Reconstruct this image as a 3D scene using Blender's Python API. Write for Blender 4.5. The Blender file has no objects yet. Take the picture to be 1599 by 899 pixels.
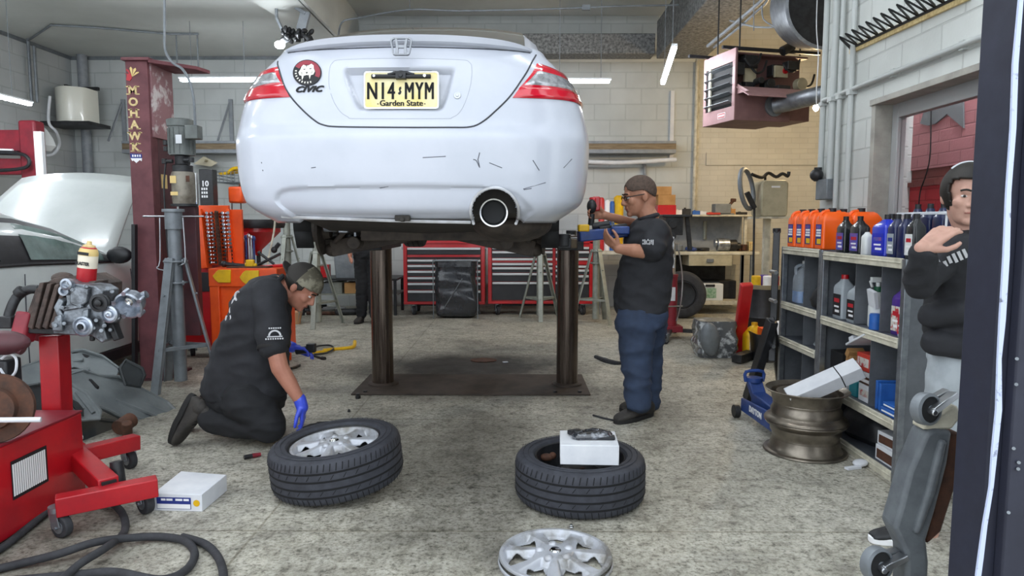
import bpy, bmesh, math, random
import numpy as np
from mathutils import Vector as V, Matrix, Euler, noise as mnoise
random.seed(7)
PI = math.pi; R = math.radians
SC = bpy.context.scene; COL = SC.collection
# ---------------------------------------------------------------- camera model (1599 x 899)
H = 1.36; F = 1080.0; CX, CY = 799.5, 449.5
TH = math.atan((CY-348)/F); PS = math.atan((806-CX)/F)
_fw = V((-math.sin(PS)*math.cos(TH), math.cos(PS)*math.cos(TH), -math.sin(TH)))
_rt = V((math.cos(PS), math.sin(PS), 0)); _up = _rt.cross(_fw)
CAMP = V((0, 0, H))
def ray(px, py): return _fw + _rt*((px-CX)/F) - _up*((py-CY)/F)
def at(px, py, Y):                       # point on the plane Y = const
    d = ray(px, py); return CAMP + d*(Y/d.y)
def gr(px, py, z=0.0):                   # point on the plane Z = z
    d = ray(px, py); return CAMP + d*((z-H)/d.z)
def atx(px, py, X):                      # point on the plane X = const
    d = ray(px, py); return CAMP + d*(X/d.x)
def proj(p):
    q = V(p)-CAMP; w = q.dot(_fw); return (CX+F*q.dot(_rt)/w, CY-F*q.dot(_up)/w)
# ---------------------------------------------------------------- materials
def lin(c):
    if isinstance(c, str):
        c = c.lstrip('#'); c = [int(c[i:i+2], 16)/255 for i in (0, 2, 4)]
    return tuple(x/12.92 if x <= .04045 else ((x+.055)/1.055)**2.4 for x in c[:3]) + (1,)
MATS = {}
def mk(name, col, rough=.5, metal=0, col2=None, vs=8, lo=.4, hi=.65, bump=0, bs=120, coat=0, trans=0, ior=1.45, emit=0, alpha=1, rv=0, det=6, stretch=None, spec=.5):
    m = bpy.data.materials.new(name); m.use_nodes = True; nt = m.node_tree; N = nt.nodes; L = nt.links
    b = N['Principled BSDF']
    b.inputs['Base Color'].default_value = lin(col); b.inputs['Roughness'].default_value = rough
    b.inputs['Metallic'].default_value = metal; b.inputs['Specular IOR Level'].default_value = spec
    if coat: b.inputs['Coat Weight'].default_value = coat; b.inputs['Coat Roughness'].default_value = .08
    if trans: b.inputs['Transmission Weight'].default_value = trans; b.inputs['IOR'].default_value = ior
    if alpha < 1: b.inputs['Alpha'].default_value = alpha
    if emit: b.inputs['Emission Color'].default_value = lin(col); b.inputs['Emission Strength'].default_value = emit
    if col2 or bump:
        tc = N.new('ShaderNodeTexCoord'); src = tc.outputs['Object']
        if stretch:
            mp = N.new('ShaderNodeMapping'); mp.inputs['Scale'].default_value = stretch
            L.new(src, mp.inputs['Vector']); src = mp.outputs['Vector']
    if col2:
        n = N.new('ShaderNodeTexNoise'); n.inputs['Scale'].default_value = vs; n.inputs['Detail'].default_value = det; n.inputs['Roughness'].default_value = .62
        r = N.new('ShaderNodeValToRGB'); r.color_ramp.elements[0].position = lo; r.color_ramp.elements[1].position = hi
        r.color_ramp.elements[0].color = lin(col); r.color_ramp.elements[1].color = lin(col2)
        L.new(src, n.inputs['Vector']); L.new(n.outputs['Fac'], r.inputs['Fac']); L.new(r.outputs['Color'], b.inputs['Base Color'])
        if rv:
            mr = N.new('ShaderNodeMapRange'); mr.inputs['From Min'].default_value = .3; mr.inputs['From Max'].default_value = .7
            mr.inputs['To Min'].default_value = rough; mr.inputs['To Max'].default_value = rough+rv
            L.new(n.outputs['Fac'], mr.inputs['Value']); L.new(mr.outputs['Result'], b.inputs['Roughness'])
    if bump:
        n2 = N.new('ShaderNodeTexNoise'); n2.inputs['Scale'].default_value = bs; n2.inputs['Detail'].default_value = 4
        bp = N.new('ShaderNodeBump'); bp.inputs['Strength'].default_value = bump; bp.inputs['Distance'].default_value = .01
        L.new(src, n2.inputs['Vector']); L.new(n2.outputs['Fac'], bp.inputs['Height']); L.new(bp.outputs['Normal'], b.inputs['Normal'])
    MATS[name] = m; return m
# ---------------------------------------------------------------- mesh builder
def catmull(pts, n=6, closed=False):
    P = [V(p) for p in pts]; out = []
    m = len(P)
    if m < 3: return P
    for i in range(m if closed else m-1):
        if closed: a, b, c, d = P[(i-1) % m], P[i], P[(i+1) % m], P[(i+2) % m]
        else: a, b, c, d = P[max(i-1, 0)], P[i], P[i+1], P[min(i+2, m-1)]
        for k in range(n):
            t = k/n
            out.append(.5*((2*b)+(c-a)*t+(2*a-5*b+4*c-d)*t*t+(3*b-a-3*c+d)*t**3))
    if not closed: out.append(P[-1])
    return out
def frame(z, x=None):                    # matrix whose Z column is z
    z = V(z).normalized(); x = V(x) if x is not None else (V((1, 0, 0)) if abs(z.x) < .9 else V((0, 1, 0)))
    y = z.cross(x).normalized(); x = y.cross(z)
    return Matrix((x, y, z)).transposed()
def TM(loc=(0, 0, 0), rot=(0, 0, 0)): return Matrix.Translation(V(loc)) @ Euler(rot).to_matrix().to_4x4()
class MB:
    def __init__(s): s.v = []; s.f = []; s.m = []; s.X = None
    def add(s, vs, fs, mi=0, M=None):
        o = len(s.v)
        if M is not None: vs = [M @ V(p) for p in vs]
        if s.X is not None: vs = [s.X @ V(p) for p in vs]
        s.v += [tuple(p) for p in vs]; s.f += [tuple(i+o for i in f) for f in fs]; s.m += [mi]*len(fs); return s
    def box(s, a, b, mi=0, M=None):
        x0, y0, z0 = a; x1, y1, z1 = b
        vs = [(x0, y0, z0), (x1, y0, z0), (x1, y1, z0), (x0, y1, z0), (x0, y0, z1), (x1, y0, z1), (x1, y1, z1), (x0, y1, z1)]
        return s.add(vs, [(0, 3, 2, 1), (4, 5, 6, 7), (0, 1, 5, 4), (1, 2, 6, 5), (2, 3, 7, 6), (3, 0, 4, 7)], mi, M)
    def cb(s, c, sz, rot=(0, 0, 0), mi=0):
        h = V(sz)/2; return s.box(-h, h, mi, TM(c, rot))
    def cyl(s, p0, p1, r0, r1=None, n=16, mi=0):
        r1 = r0 if r1 is None else r1; p0 = V(p0); p1 = V(p1); q = frame(p1-p0); vs = []
        for p, r in ((p0, r0), (p1, r1)):
            for i in range(n): a = 2*PI*i/n; vs.append(p+q @ V((r*math.cos(a), r*math.sin(a), 0)))
        fs = [(i, (i+1) % n, n+(i+1) % n, n+i) for i in range(n)]+[tuple(range(n-1, -1, -1)), tuple(range(n, 2*n))]
        return s.add(vs, fs, mi)
    def bar(s, p0, p1, w, h, mi=0, up=(0, 0, 1)):     # rectangular bar, h measured along 'up'
        p0 = V(p0); p1 = V(p1); z = (p1-p0).normalized(); u = V(up)
        if abs(z.dot(u)) > .95: u = V((0, 1, 0))
        x = u.cross(z).normalized(); y = z.cross(x); vs = []
        for p in (p0, p1):
            for a, b in ((-1, -1), (1, -1), (1, 1), (-1, 1)): vs.append(p+x*(a*w/2)+y*(b*h/2))
        return s.add(vs, [(0, 3, 2, 1), (4, 5, 6, 7), (0, 1, 5, 4), (1, 2, 6, 5), (2, 3, 7, 6), (3, 0, 4, 7)], mi)
    def tube(s, pts, r, n=8, mi=0, closed=False, sm=0):
        P = catmull(pts, sm, closed) if sm else [V(p) for p in pts]; m = len(P); vs = []; q = None
        rr = r if isinstance(r, (list, tuple)) else None
        for i in range(m):
            d = (P[(i+1) % m]-P[i-1]) if closed else (P[min(i+1, m-1)]-P[max(i-1, 0)])
            if d.length < 1e-9: d = V((0, 0, 1))
            d.normalize()
            q = frame(d) if q is None else frame(d, q.col[0])
            k = r
            if rr: t = i/(m-1)*(len(rr)-1); j = min(int(t), len(rr)-2); k = rr[j]+(rr[j+1]-rr[j])*(t-j)
            for a in range(n): an = 2*PI*a/n; vs.append(P[i]+q @ V((k*math.cos(an), k*math.sin(an), 0)))
        fs = []
        for i in range(m if closed else m-1):
            j = (i+1) % m
            for a in range(n): b = (a+1) % n; fs.append((i*n+a, i*n+b, j*n+b, j*n+a))
        if not closed: fs += [tuple(range(n-1, -1, -1)), tuple(range((m-1)*n, m*n))]
        return s.add(vs, fs, mi)
    def lathe(s, prof, n=24, M=None, mi=0, caps=True, arc=2*PI):
        vs = []; m = len(prof)
        for r, z in prof:
            for i in range(n): a = arc*i/n; vs.append((r*math.cos(a), r*math.sin(a), z))
        fs = [(k*n+i, k*n+(i+1) % n, (k+1)*n+(i+1) % n, (k+1)*n+i) for k in range(m-1) for i in range(n)]
        if caps:
            if prof[0][0] > 1e-5: fs.append(tuple(range(n-1, -1, -1)))
            if prof[-1][0] > 1e-5: fs.append(tuple(range((m-1)*n, m*n)))
        return s.add(vs, fs, mi, M)
    def prism(s, poly, h0, h1, M=None, mi=0):          # poly in local XY, extruded along Z
        n = len(poly); vs = [(x, y, h0) for x, y in poly]+[(x, y, h1) for x, y in poly]
        return s.add(vs, [tuple(range(n-1, -1, -1)), tuple(range(n, 2*n))]+[(i, (i+1) % n, n+(i+1) % n, n+i) for i in range(n)], mi, M)
    def ell(s, c, r, rot=(0, 0, 0), nu=16, nv=10, mi=0):
        vs = [(0, 0, -1)]; M = TM(c, rot) @ Matrix.Diagonal((r[0], r[1], r[2], 1))
        for j in range(1, nv):
            t = PI*j/nv
            for i in range(nu): a = 2*PI*i/nu; vs.append((math.sin(t)*math.cos(a), math.sin(t)*math.sin(a), -math.cos(t)))
        vs.append((0, 0, 1)); e = len(vs)-1; fs = []
        for i in range(nu):
            k = (i+1) % nu; fs.append((0, 1+k, 1+i)); fs.append((e, e-nu+i, e-nu+k))
            for j in range(nv-2): fs.append((1+j*nu+i, 1+j*nu+k, 1+(j+1)*nu+k, 1+(j+1)*nu+i))
        return s.add(vs, fs, mi, M)
    def cap(s, p0, p1, r0, r1=None, n=12, mi=0):       # capsule (for remeshed bodies)
        r1 = r0 if r1 is None else r1
        s.cyl(p0, p1, r0, r1, n, mi); s.ell(p0, (r0,)*3, nu=n, nv=8, mi=mi); s.ell(p1, (r1,)*3, nu=n, nv=8, mi=mi); return s
    def loft(s, rings, mi=0, closed=True, caps=True):
        n = len(rings[0]); vs = [p for r in rings for p in r]; m = len(rings); e = n if closed else n-1
        fs = [(k*n+i, k*n+(i+1) % n, (k+1)*n+(i+1) % n, (k+1)*n+i) for k in range(m-1) for i in range(e)]
        if caps and closed: fs += [tuple(range(n-1, -1, -1)), tuple(range((m-1)*n, m*n))]
        return s.add(vs, fs, mi)
    def grid(s, fn, nu, nv, mi=0):
        vs = [fn(i/nu, j/nv) for j in range(nv+1) for i in range(nu+1)]; w = nu+1
        return s.add(vs, [(j*w+i, j*w+i+1, (j+1)*w+i+1, (j+1)*w+i) for j in range(nv) for i in range(nu)], mi)
    def mesh(s, name, mats, ang=38, norm=True):
        me = bpy.data.meshes.new(name); me.from_pydata(s.v, [], s.f)
        mats = mats if isinstance(mats, (list, tuple)) else [mats]
        for m in mats: me.materials.append(m)
        if len(mats) > 1: me.polygons.foreach_set('material_index', s.m)
        me.validate(clean_customdata=False)
        if norm:
            bm = bmesh.new(); bm.from_mesh(me); bmesh.ops.recalc_face_normals(bm, faces=bm.faces); bm.to_mesh(me); bm.free()
        if ang:
            me.polygons.foreach_set('use_smooth', [True]*len(me.polygons)); me.set_sharp_from_angle(angle=R(ang))
        me.update(); return me
    def build(s, name, mats, parent=None, world=False, bevel=0, seg=2, sub=0, ang=38, norm=True, solid=0):
        if world and parent is not None:
            I = wm(parent).inverted(); s.v = [tuple(I @ V(p)) for p in s.v]
        o = bpy.data.objects.new(name, s.mesh(name, mats, ang, norm)); COL.objects.link(o)
        if parent is not None: o.parent = parent
        if solid: q = o.modifiers.new('s', 'SOLIDIFY'); q.thickness = solid; q.offset = 0
        if bevel: q = o.modifiers.new('b', 'BEVEL'); q.width = bevel; q.segments = seg; q.limit_method = 'ANGLE'; q.angle_limit = R(35)
        if sub: q = o.modifiers.new('u', 'SUBSURF'); q.levels = sub; q.render_levels = sub
        return o
WM = {}
def wm(o): return WM[o.name] if o.name in WM else wm(o.parent)
def tag(o, label, cat, group=None, kind=None):
    o['label'] = label; o['category'] = cat
    if group: o['group'] = group
    if kind: o['kind'] = kind
    return o
def thing(name, label, cat, loc=(0, 0, 0), rz=0, group=None, rot=None):
    o = bpy.data.objects.new(name, None); COL.objects.link(o); o.empty_display_size = .1
    o.location = loc; o.rotation_euler = rot or (0, 0, rz)
    WM[o.name] = TM(loc, rot or (0, 0, rz)); return tag(o, label, cat, group)
def struct(mb, name, mats, parent=None, **k):
    o = mb.build(name, mats, parent, **k)
    if parent is None: o['kind'] = 'structure'
    return o
def dup(root, loc, rz=None, label=None, rot=None):
    r = root.copy(); COL.objects.link(r); r.location = loc
    if rz is not None: r.rotation_euler = (0, 0, rz)
    if rot is not None: r.rotation_euler = rot
    if label: r['label'] = label
    for ch in list(root.children):
        c = ch.copy(); COL.objects.link(c); c.parent = r
        for g in list(ch.children):
            d = g.copy(); COL.objects.link(d); d.parent = c
    WM[r.name] = TM(loc, tuple(r.rotation_euler)); return r
def single(mb, name, mats, label, cat, group=None, kind=None, **k):
    return tag(mb.build(name, mats, **k), label, cat, group, kind)
def remesh(mb, name, mats, parent=None, vox=.008, smooth=4, world=True, wr=0, wscale=14, post=None):
    me = mb.mesh('tmp', MATS['skin'], 0); o = bpy.data.objects.new('tmp', me); COL.objects.link(o)
    q = o.modifiers.new('r', 'REMESH'); q.mode = 'VOXEL'; q.voxel_size = vox; q.use_smooth_shade = True
    q = o.modifiers.new('s', 'SMOOTH'); q.factor = .5; q.iterations = smooth
    dg = bpy.context.evaluated_depsgraph_get(); me2 = bpy.data.meshes.new_from_object(o.evaluated_get(dg))
    bpy.data.objects.remove(o); me2.name = name
    me2.materials.clear()
    for m in (mats if isinstance(mats, (list, tuple)) else [mats]): me2.materials.append(m)
    if wr or post:
        nn = [v.normal.copy() for v in me2.vertices]
        for v, n in zip(me2.vertices, nn):
            if wr:
                p = v.co; a = mnoise.noise(V((p.x*wscale*.7, p.y*wscale*.7, p.z*wscale*1.6)))
                b = mnoise.noise(V((p.x*wscale*2+9, p.y*wscale*2, p.z*wscale*3)))
                v.co = p+n*(wr*((1-2*abs(a))*.9+.35*b))
            if post: v.co = post(v.co)
    if world and parent is not None: me2.transform(wm(parent).inverted())
    me2.polygons.foreach_set('use_smooth', [True]*len(me2.polygons))
    o = bpy.data.objects.new(name, me2); COL.objects.link(o)
    if parent is not None: o.parent = parent
    return o
def text_mesh(txt, size, depth=.001, bold=0, shear=0, align='CENTER', space=1.0, sx=1.0):
    c = bpy.data.curves.new('t', 'FONT'); c.body = txt; c.size = size; c.extrude = depth; c.offset = bold; c.shear = shear
    c.align_x = align; c.align_y = 'CENTER'; c.space_character = space; c.resolution_u = 3
    o = bpy.data.objects.new('t', c); COL.objects.link(o)
    dg = bpy.context.evaluated_depsgraph_get(); me = bpy.data.meshes.new_from_object(o.evaluated_get(dg))
    bpy.data.objects.remove(o); bpy.data.curves.remove(c)
    vs = [(v.co.x*sx, v.co.y, v.co.z) for v in me.vertices]; fs = [tuple(p.vertices) for p in me.polygons]
    bpy.data.meshes.remove(me); return vs, fs
def put_text(mb, txt, size, M, depth=.001, mi=0, **k):
    vs, fs = text_mesh(txt, size, depth, **k); mb.add(vs, fs, mi, M); return mb
def facing(p, n, up=(0, 0, 1)):          # 4x4: local X right, Y up, Z = outward normal n
    z = V(n).normalized(); x = V(up).cross(z).normalized(); y = z.cross(x)
    return Matrix.Translation(V(p)) @ Matrix((x, y, z)).transposed().to_4x4()
FRONT = (0, -1, 0)
def rrect(w, h, r, n=4):
    out = []
    for cx, cy, a0 in ((w/2-r, h/2-r, 0), (-w/2+r, h/2-r, 90), (-w/2+r, -h/2+r, 180), (w/2-r, -h/2+r, 270)):
        for i in range(n+1): a = R(a0+90*i/n); out.append((cx+r*math.cos(a), cy+r*math.sin(a)))
    return out
def lerp(a, b, t): return a+(b-a)*t
def interp(tab, x):
    return float(np.interp(x, [t[0] for t in tab], [t[1] for t in tab]))
# ---------------------------------------------------------------- common materials
mk('skin', '#b9806a', .55, col2='#a9705c', vs=9, lo=.35, hi=.7, bump=.08, bs=160)
mk('skin_tan', '#b78369', .55, col2='#a7735b', vs=9, lo=.35, hi=.7, bump=.08, bs=160)
mk('skin_pale', '#c9a08e', .55, col2='#bd9080', vs=9, lo=.35, hi=.7, bump=.06, bs=160)
mk('white_paint', '#dfe2e6', .35, coat=.3)
mk('black_plastic', '#17181b', .45, col2='#222327', vs=20)
mk('black_matte', '#101113', .75)
mk('dark_rubber', '#26272b', .8, col2='#38393d', vs=14, lo=.35, hi=.7, bump=.15, bs=90)
mk('rubber_tread', '#2b2d34', .75, col2='#3a3c44', vs=18, lo=.35, hi=.7)
mk('groove', '#0d0e11', .9)
mk('chrome', '#d5d7da', .12, 1)
mk('brushed_steel', '#b9bcc0', .32, 1, col2='#9a9da2', vs=6)
mk('galvanized', '#a3a8ae', .42, .85, col2='#868b92', vs=16, lo=.35, hi=.65)
mk('grey_metal', '#7d8388', .45, .3, col2='#6d7277', vs=9)
mk('dark_metal', '#3a3b3d', .5, .5, col2='#2a2a2b', vs=12)
mk('rusty', '#5b3a2a', .8, .1, col2='#3b2a22', vs=14)
mk('red_paint', '#b3141f', .38, 0, col2='#9c1420', vs=5, coat=.2)
mk('red_dirty', '#8e2130', .5, 0, col2='#6e1a28', vs=7, lo=.35, hi=.7)
mk('maroon', '#6f3d42', .55, 0, col2='#573036', vs=6, lo=.35, hi=.7, rv=.2)
mk('maroon_dark', '#54292f', .55, 0, col2='#40242a', vs=7, lo=.35, hi=.7)
mk('orange_paint', '#f0560f', .4, col2='#e04a0c', vs=6, coat=.15)
mk('yellow', '#e6b90f', .45, col2='#cf9f10', vs=9)
mk('blue_paint', '#2a4687', .42, col2='#22386c', vs=9)
mk('white_card', '#d8dade', .75, col2='#cbced4', vs=7)
mk('cardboard', '#b58a58', .85, col2='#a57b4b', vs=7)
mk('grey_paint', '#8b9095', .45, col2='#7b8086', vs=9)
mk('ink_black', '#15151a', .6)
mk('ink_white', '#e8e8ea', .6)
mk('ink_blue', '#1f2f7c', .6)
mk('ink_red', '#b01d2a', .5)
mk('gold', '#d9bd7c', .55)
mk('glass_clear', '#ffffff', .03, trans=1, ior=1.05, spec=.3)
mk('wood', '#7a5c3e', .7, col2='#5f452d', vs=5, stretch=(1, 8, 8))
def cmu(name, col, col2, u, bw, bh, mort, rough=.75, mcol=None, msize=.012, bump=.5, dirt=None):
    m = bpy.data.materials.new(name); m.use_nodes = True; nt = m.node_tree; N = nt.nodes; L = nt.links; b = N['Principled BSDF']
    tc = N.new('ShaderNodeTexCoord'); sp = N.new('ShaderNodeSeparateXYZ'); cbn = N.new('ShaderNodeCombineXYZ')
    L.new(tc.outputs['Object'], sp.inputs[0]); L.new(sp.outputs[u], cbn.inputs[0]); L.new(sp.outputs['Z'], cbn.inputs[1])
    br = N.new('ShaderNodeTexBrick'); L.new(cbn.outputs[0], br.inputs['Vector'])
    br.inputs['Scale'].default_value = 1; br.inputs['Brick Width'].default_value = bw; br.inputs['Row Height'].default_value = bh
    br.inputs['Mortar Size'].default_value = msize; br.inputs['Mortar Smooth'].default_value = .4
    br.inputs['Color1'].default_value = lin(col); br.inputs['Color2'].default_value = lin(col2); br.inputs['Mortar'].default_value = lin(mort)
    n = N.new('ShaderNodeTexNoise'); n.inputs['Scale'].default_value = 2.2; n.inputs['Detail'].default_value = 7; L.new(tc.outputs['Object'], n.inputs['Vector'])
    mr = N.new('ShaderNodeMapRange'); mr.inputs['From Min'].default_value = .3; mr.inputs['From Max'].default_value = .75; mr.inputs['To Min'].default_value = 1; mr.inputs['To Max'].default_value = .82
    L.new(n.outputs['Fac'], mr.inputs['Value'])
    mx = N.new('ShaderNodeMix'); mx.data_type = 'RGBA'; mx.blend_type = 'MULTIPLY'; mx.inputs['Factor'].default_value = 1
    L.new(br.outputs['Color'], mx.inputs[6]); L.new(mr.outputs['Result'], mx.inputs[7]); L.new(mx.outputs[2], b.inputs['Base Color'])
    b.inputs['Roughness'].default_value = rough
    n2 = N.new('ShaderNodeTexNoise'); n2.inputs['Scale'].default_value = 60; n2.inputs['Detail'].default_value = 4; L.new(tc.outputs['Object'], n2.inputs['Vector'])
    mm = N.new('ShaderNodeMath'); mm.operation = 'MULTIPLY_ADD'; mm.inputs[1].default_value = -1.0; L.new(br.outputs['Fac'], mm.inputs[0])
    m3 = N.new('ShaderNodeMath'); m3.operation = 'MULTIPLY'; m3.inputs[1].default_value = .25; L.new(n2.outputs['Fac'], m3.inputs[0]); L.new(m3.outputs[0], mm.inputs[2])
    bp = N.new('ShaderNodeBump'); bp.inputs['Strength'].default_value = bump; bp.inputs['Distance'].default_value = .012
    L.new(mm.outputs[0], bp.inputs['Height']); L.new(bp.outputs['Normal'], b.inputs['Normal'])
    MATS[name] = m; return m
cmu('cmu_back', '#c3c7c6', '#bfc4c3', 'X', .5, .25, '#b4b9b8', bump=.3)
cmu('cmu_left', '#bcc0c0', '#b8bcbd', 'Y', .5, .25, '#aeb2b2', bump=.3)
cmu('cmu_right', '#d3d6d2', '#cccfcb', 'Y', .42, .21, '#bfc2be', msize=.008)
cmu('brick_cream', '#cfcbbf', '#cac6ba', 'X', .26, .085, '#c2beb2', msize=.006, bump=.3)
cmu('brick_red', '#c7333c', '#bf2d37', 'Y', .26, .085, '#b02730', msize=.006)
cmu('brick_pink', '#b77b7e', '#ad7276', 'Y', .26, .085, '#a0686c', msize=.006)
cmu('brick_brown', '#84453f', '#7a3d38', 'Y', .26, .085, '#6f3733', msize=.006)
mk('ceiling_white', '#c6c9c5', .7, col2='#b9bcb8', vs=1.3, lo=.35, hi=.7)
mk('duct_speck', '#4c4d4d', .6, .3, col2='#8a8b8a', vs=26, lo=.38, hi=.66)
mk('duct_light', '#8f9290', .5, .4, col2='#7c7f7e', vs=20, lo=.38, hi=.66)
def floor_mat():
    m = bpy.data.materials.new('speckled_concrete'); m.use_nodes = True; nt = m.node_tree; N = nt.nodes; L = nt.links; b = N['Principled BSDF']
    tc = N.new('ShaderNodeTexCoord'); O = tc.outputs['Object']
    def noise(sc, det=5, rough=.6):
        n = N.new('ShaderNodeTexNoise'); n.inputs['Scale'].default_value = sc; n.inputs['Detail'].default_value = det; n.inputs['Roughness'].default_value = rough; L.new(O, n.inputs['Vector']); return n.outputs['Fac']
    def ramp(f, stops):
        r = N.new('ShaderNodeValToRGB'); L.new(f, r.inputs['Fac']); e = r.color_ramp.elements
        while len(e) < len(stops): e.new(.5)
        for x, (p, c) in zip(e, stops): x.position = p; x.color = lin(c)
        return r.outputs['Color']
    def mul(a, c, fac=1, mode='MULTIPLY'):
        x = N.new('ShaderNodeMix'); x.data_type = 'RGBA'; x.blend_type = mode; x.inputs['Factor'].default_value = fac if not hasattr(fac, 'name') else 1
        if hasattr(fac, 'name'): L.new(fac, x.inputs['Factor'])
        L.new(a, x.inputs[6]); L.new(c, x.inputs[7]); return x.outputs[2]
    base = ramp(noise(3.2, 8, .68), [(.28, '#94918a'), (.45, '#c0bdb3'), (.62, '#d6d3c9'), (.8, '#e2dfd5')])
    speck = ramp(noise(48, 8, .8), [(.36, '#3a3936'), (.455, '#d8d7d3'), (.55, '#ffffff')])
    col = mul(base, speck, .95)
    grain = ramp(noise(16, 6, .75), [(.33, '#75736d'), (.46, '#e6e5e1'), (.58, '#ffffff')])
    col = mul(col, grain, .9)
    big = ramp(noise(.75, 4, .6), [(.3, '#8b8984'), (.5, '#f2f1ec'), (.7, '#ffffff')])
    col = mul(col, big, .7)
    # worn oily patch under the lift, at its own place on the floor
    def blob(c, s, r0, r1):
        mp = N.new('ShaderNodeMapping'); mp.vector_type = 'TEXTURE'; mp.inputs['Location'].default_value = c; mp.inputs['Scale'].default_value = s; L.new(O, mp.inputs['Vector'])
        ln = N.new('ShaderNodeVectorMath'); ln.operation = 'LENGTH'; L.new(mp.outputs[0], ln.inputs[0])
        ad = N.new('ShaderNodeMath'); ad.operation = 'MULTIPLY_ADD'; ad.inputs[1].default_value = .9; L.new(noise(2.6, 6, .7), ad.inputs[0]); L.new(ln.outputs['Value'], ad.inputs[2])
        mr = N.new('ShaderNodeMapRange'); mr.inputs['From Min'].default_value = r0; mr.inputs['From Max'].default_value = r1; mr.inputs['To Min'].default_value = 1; mr.inputs['To Max'].default_value = 0
        L.new(ad.outputs[0], mr.inputs['Value']); return mr.outputs[0]
    dark = N.new('ShaderNodeRGB'); dark.outputs[0].default_value = lin('#46423d')
    for c, s in (((-.45, 6.5, 0), (1.15, .75, 1)), ((-.3, 5.5, 0), (1.5, .35, 1)), ((-.2, 3.7, 0), (.5, 1.5, 1)), ((-2.4, 2.6, 0), (1.1, .8, 1)), ((-2.6, 5.0, 0), (.8, .8, 1))):
        f = blob(c, s, .95, 1.6)
        fm = N.new('ShaderNodeMath'); fm.operation = 'MULTIPLY'; fm.inputs[1].default_value = 1 if c[1] > 5.6 else .5; L.new(f, fm.inputs[0])
        col = mul(col, dark.outputs[0], fm.outputs[0], 'MULTIPLY')
    br = N.new('ShaderNodeTexBrick'); br.offset = 0; br.inputs['Scale'].default_value = 1; br.inputs['Brick Width'].default_value = 3.1; br.inputs['Row Height'].default_value = 1.75; br.inputs['Mortar Size'].default_value = .006
    br.inputs['Color1'].default_value = br.inputs['Color2'].default_value = (1, 1, 1, 1); br.inputs['Mortar'].default_value = lin('#d6d3cc'); mpj = N.new('ShaderNodeMapping'); mpj.inputs['Location'].default_value = (1.15, .55, 0); L.new(O, mpj.inputs['Vector']); L.new(mpj.outputs[0], br.inputs['Vector'])
    col = mul(col, br.outputs['Color'], 1)
    L.new(col, b.inputs['Base Color'])
    mr = N.new('ShaderNodeMapRange'); mr.inputs['To Min'].default_value = .38; mr.inputs['To Max'].default_value = .75; L.new(noise(5), mr.inputs['Value']); L.new(mr.outputs[0], b.inputs['Roughness'])
    bp = N.new('ShaderNodeBump'); bp.inputs['Strength'].default_value = .25; bp.inputs['Distance'].default_value = .01; L.new(noise(70), bp.inputs['Height']); L.new(bp.outputs['Normal'], b.inputs['Normal'])
    MATS['floor'] = m; return m
floor_mat()
M_ = MATS
# ---------------------------------------------------------------- shell
YB = 11.3; XL = -7.12; XR = 2.5; XF = 5.2; ZL = 4.0; ZH = 4.62; YC = 5.75
struct(MB().box((-10, -6, -.2), (6, YB+.3, 0)), 'floor', M_['floor'])
struct(MB().box((XL-.3, YB, 0), (2.92, YB+.3, 4.8)), 'wall_back', M_['cmu_back'])
struct(MB().box((2.92, YB, 0), (XF+.3, YB+.3, 4.8)), 'wall_back_brick', M_['brick_cream'])
struct(MB().box((XL-.3, 1.7, 0), (XL, YB, 4.8)), 'wall_left', M_['cmu_left'])
w = MB(); wy0, wy1, wz0, wz1 = 3.78, 4.94, .9, 2.18
w.box((XR, 1.75, 0), (XR+.25, wy0, 4.8)); w.box((XR, wy1, 0), (XR+.25, YC, 4.8)); w.box((XR, wy0, wz1), (XR+.25, wy1, 4.8)); w.box((XR, wy0, 0), (XR+.25, wy1, wz0))
struct(w, 'wall_right', M_['cmu_right'])
struct(MB().box((XR+.25, YC-.2, 0), (XF+.3, YC, 4.8)), 'wall_front', M_['cmu_right'])
struct(MB().box((XF, YC, 0), (XF+.3, YB, 4.8)), 'wall_far_right', M_['cmu_left'])
c = MB(); c.box((XL-.3, 1.7, ZL), (-2.5, YB+.3, ZL+.15)); c.box((-2.55, 1.7, ZL), (-2.5, YB+.3, ZH)); c.box((-2.5, 1.7, ZH), (XR+.25, YB+.3, ZH+.15)); c.box((XR+.25, YC-.2, ZH), (XF+.3, YB+.3, ZH+.15))
struct(c, 'ceiling', M_['ceiling_white'])
b = MB(); b.prism([(-3.9, 2), (-2.5, 2), (-2.48, 11.25), (-2.62, 11.25)], ZL-.1, ZL+.02); b.box((-2.5, 2, ZL-.1), (-2.44, 11.25, ZL+.1))
struct(b, 'trim_1', M_['grey_paint'] if 0 else M_['ceiling_white'])
# seam strip of the ceiling sheets and the ledge along the back wall
b = MB(); b.box((XL, YB-.03, ZL-.05), (-2.55, YB, ZL)); b.box((XL, 1.7, ZL-.05), (XL+.03, YB-.03, ZL)); struct(b, 'trim_2', M_['grey_metal'])
# right-hand ceiling: purlins that run across
for i, yy in enumerate((4.6, 6.6, 8.6)):
    struct(MB().box((-2.44, yy, ZH-.12), (XR, yy+.1, ZH)), 'trim_%d' % (3+i), M_['ceiling_white'])
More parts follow.
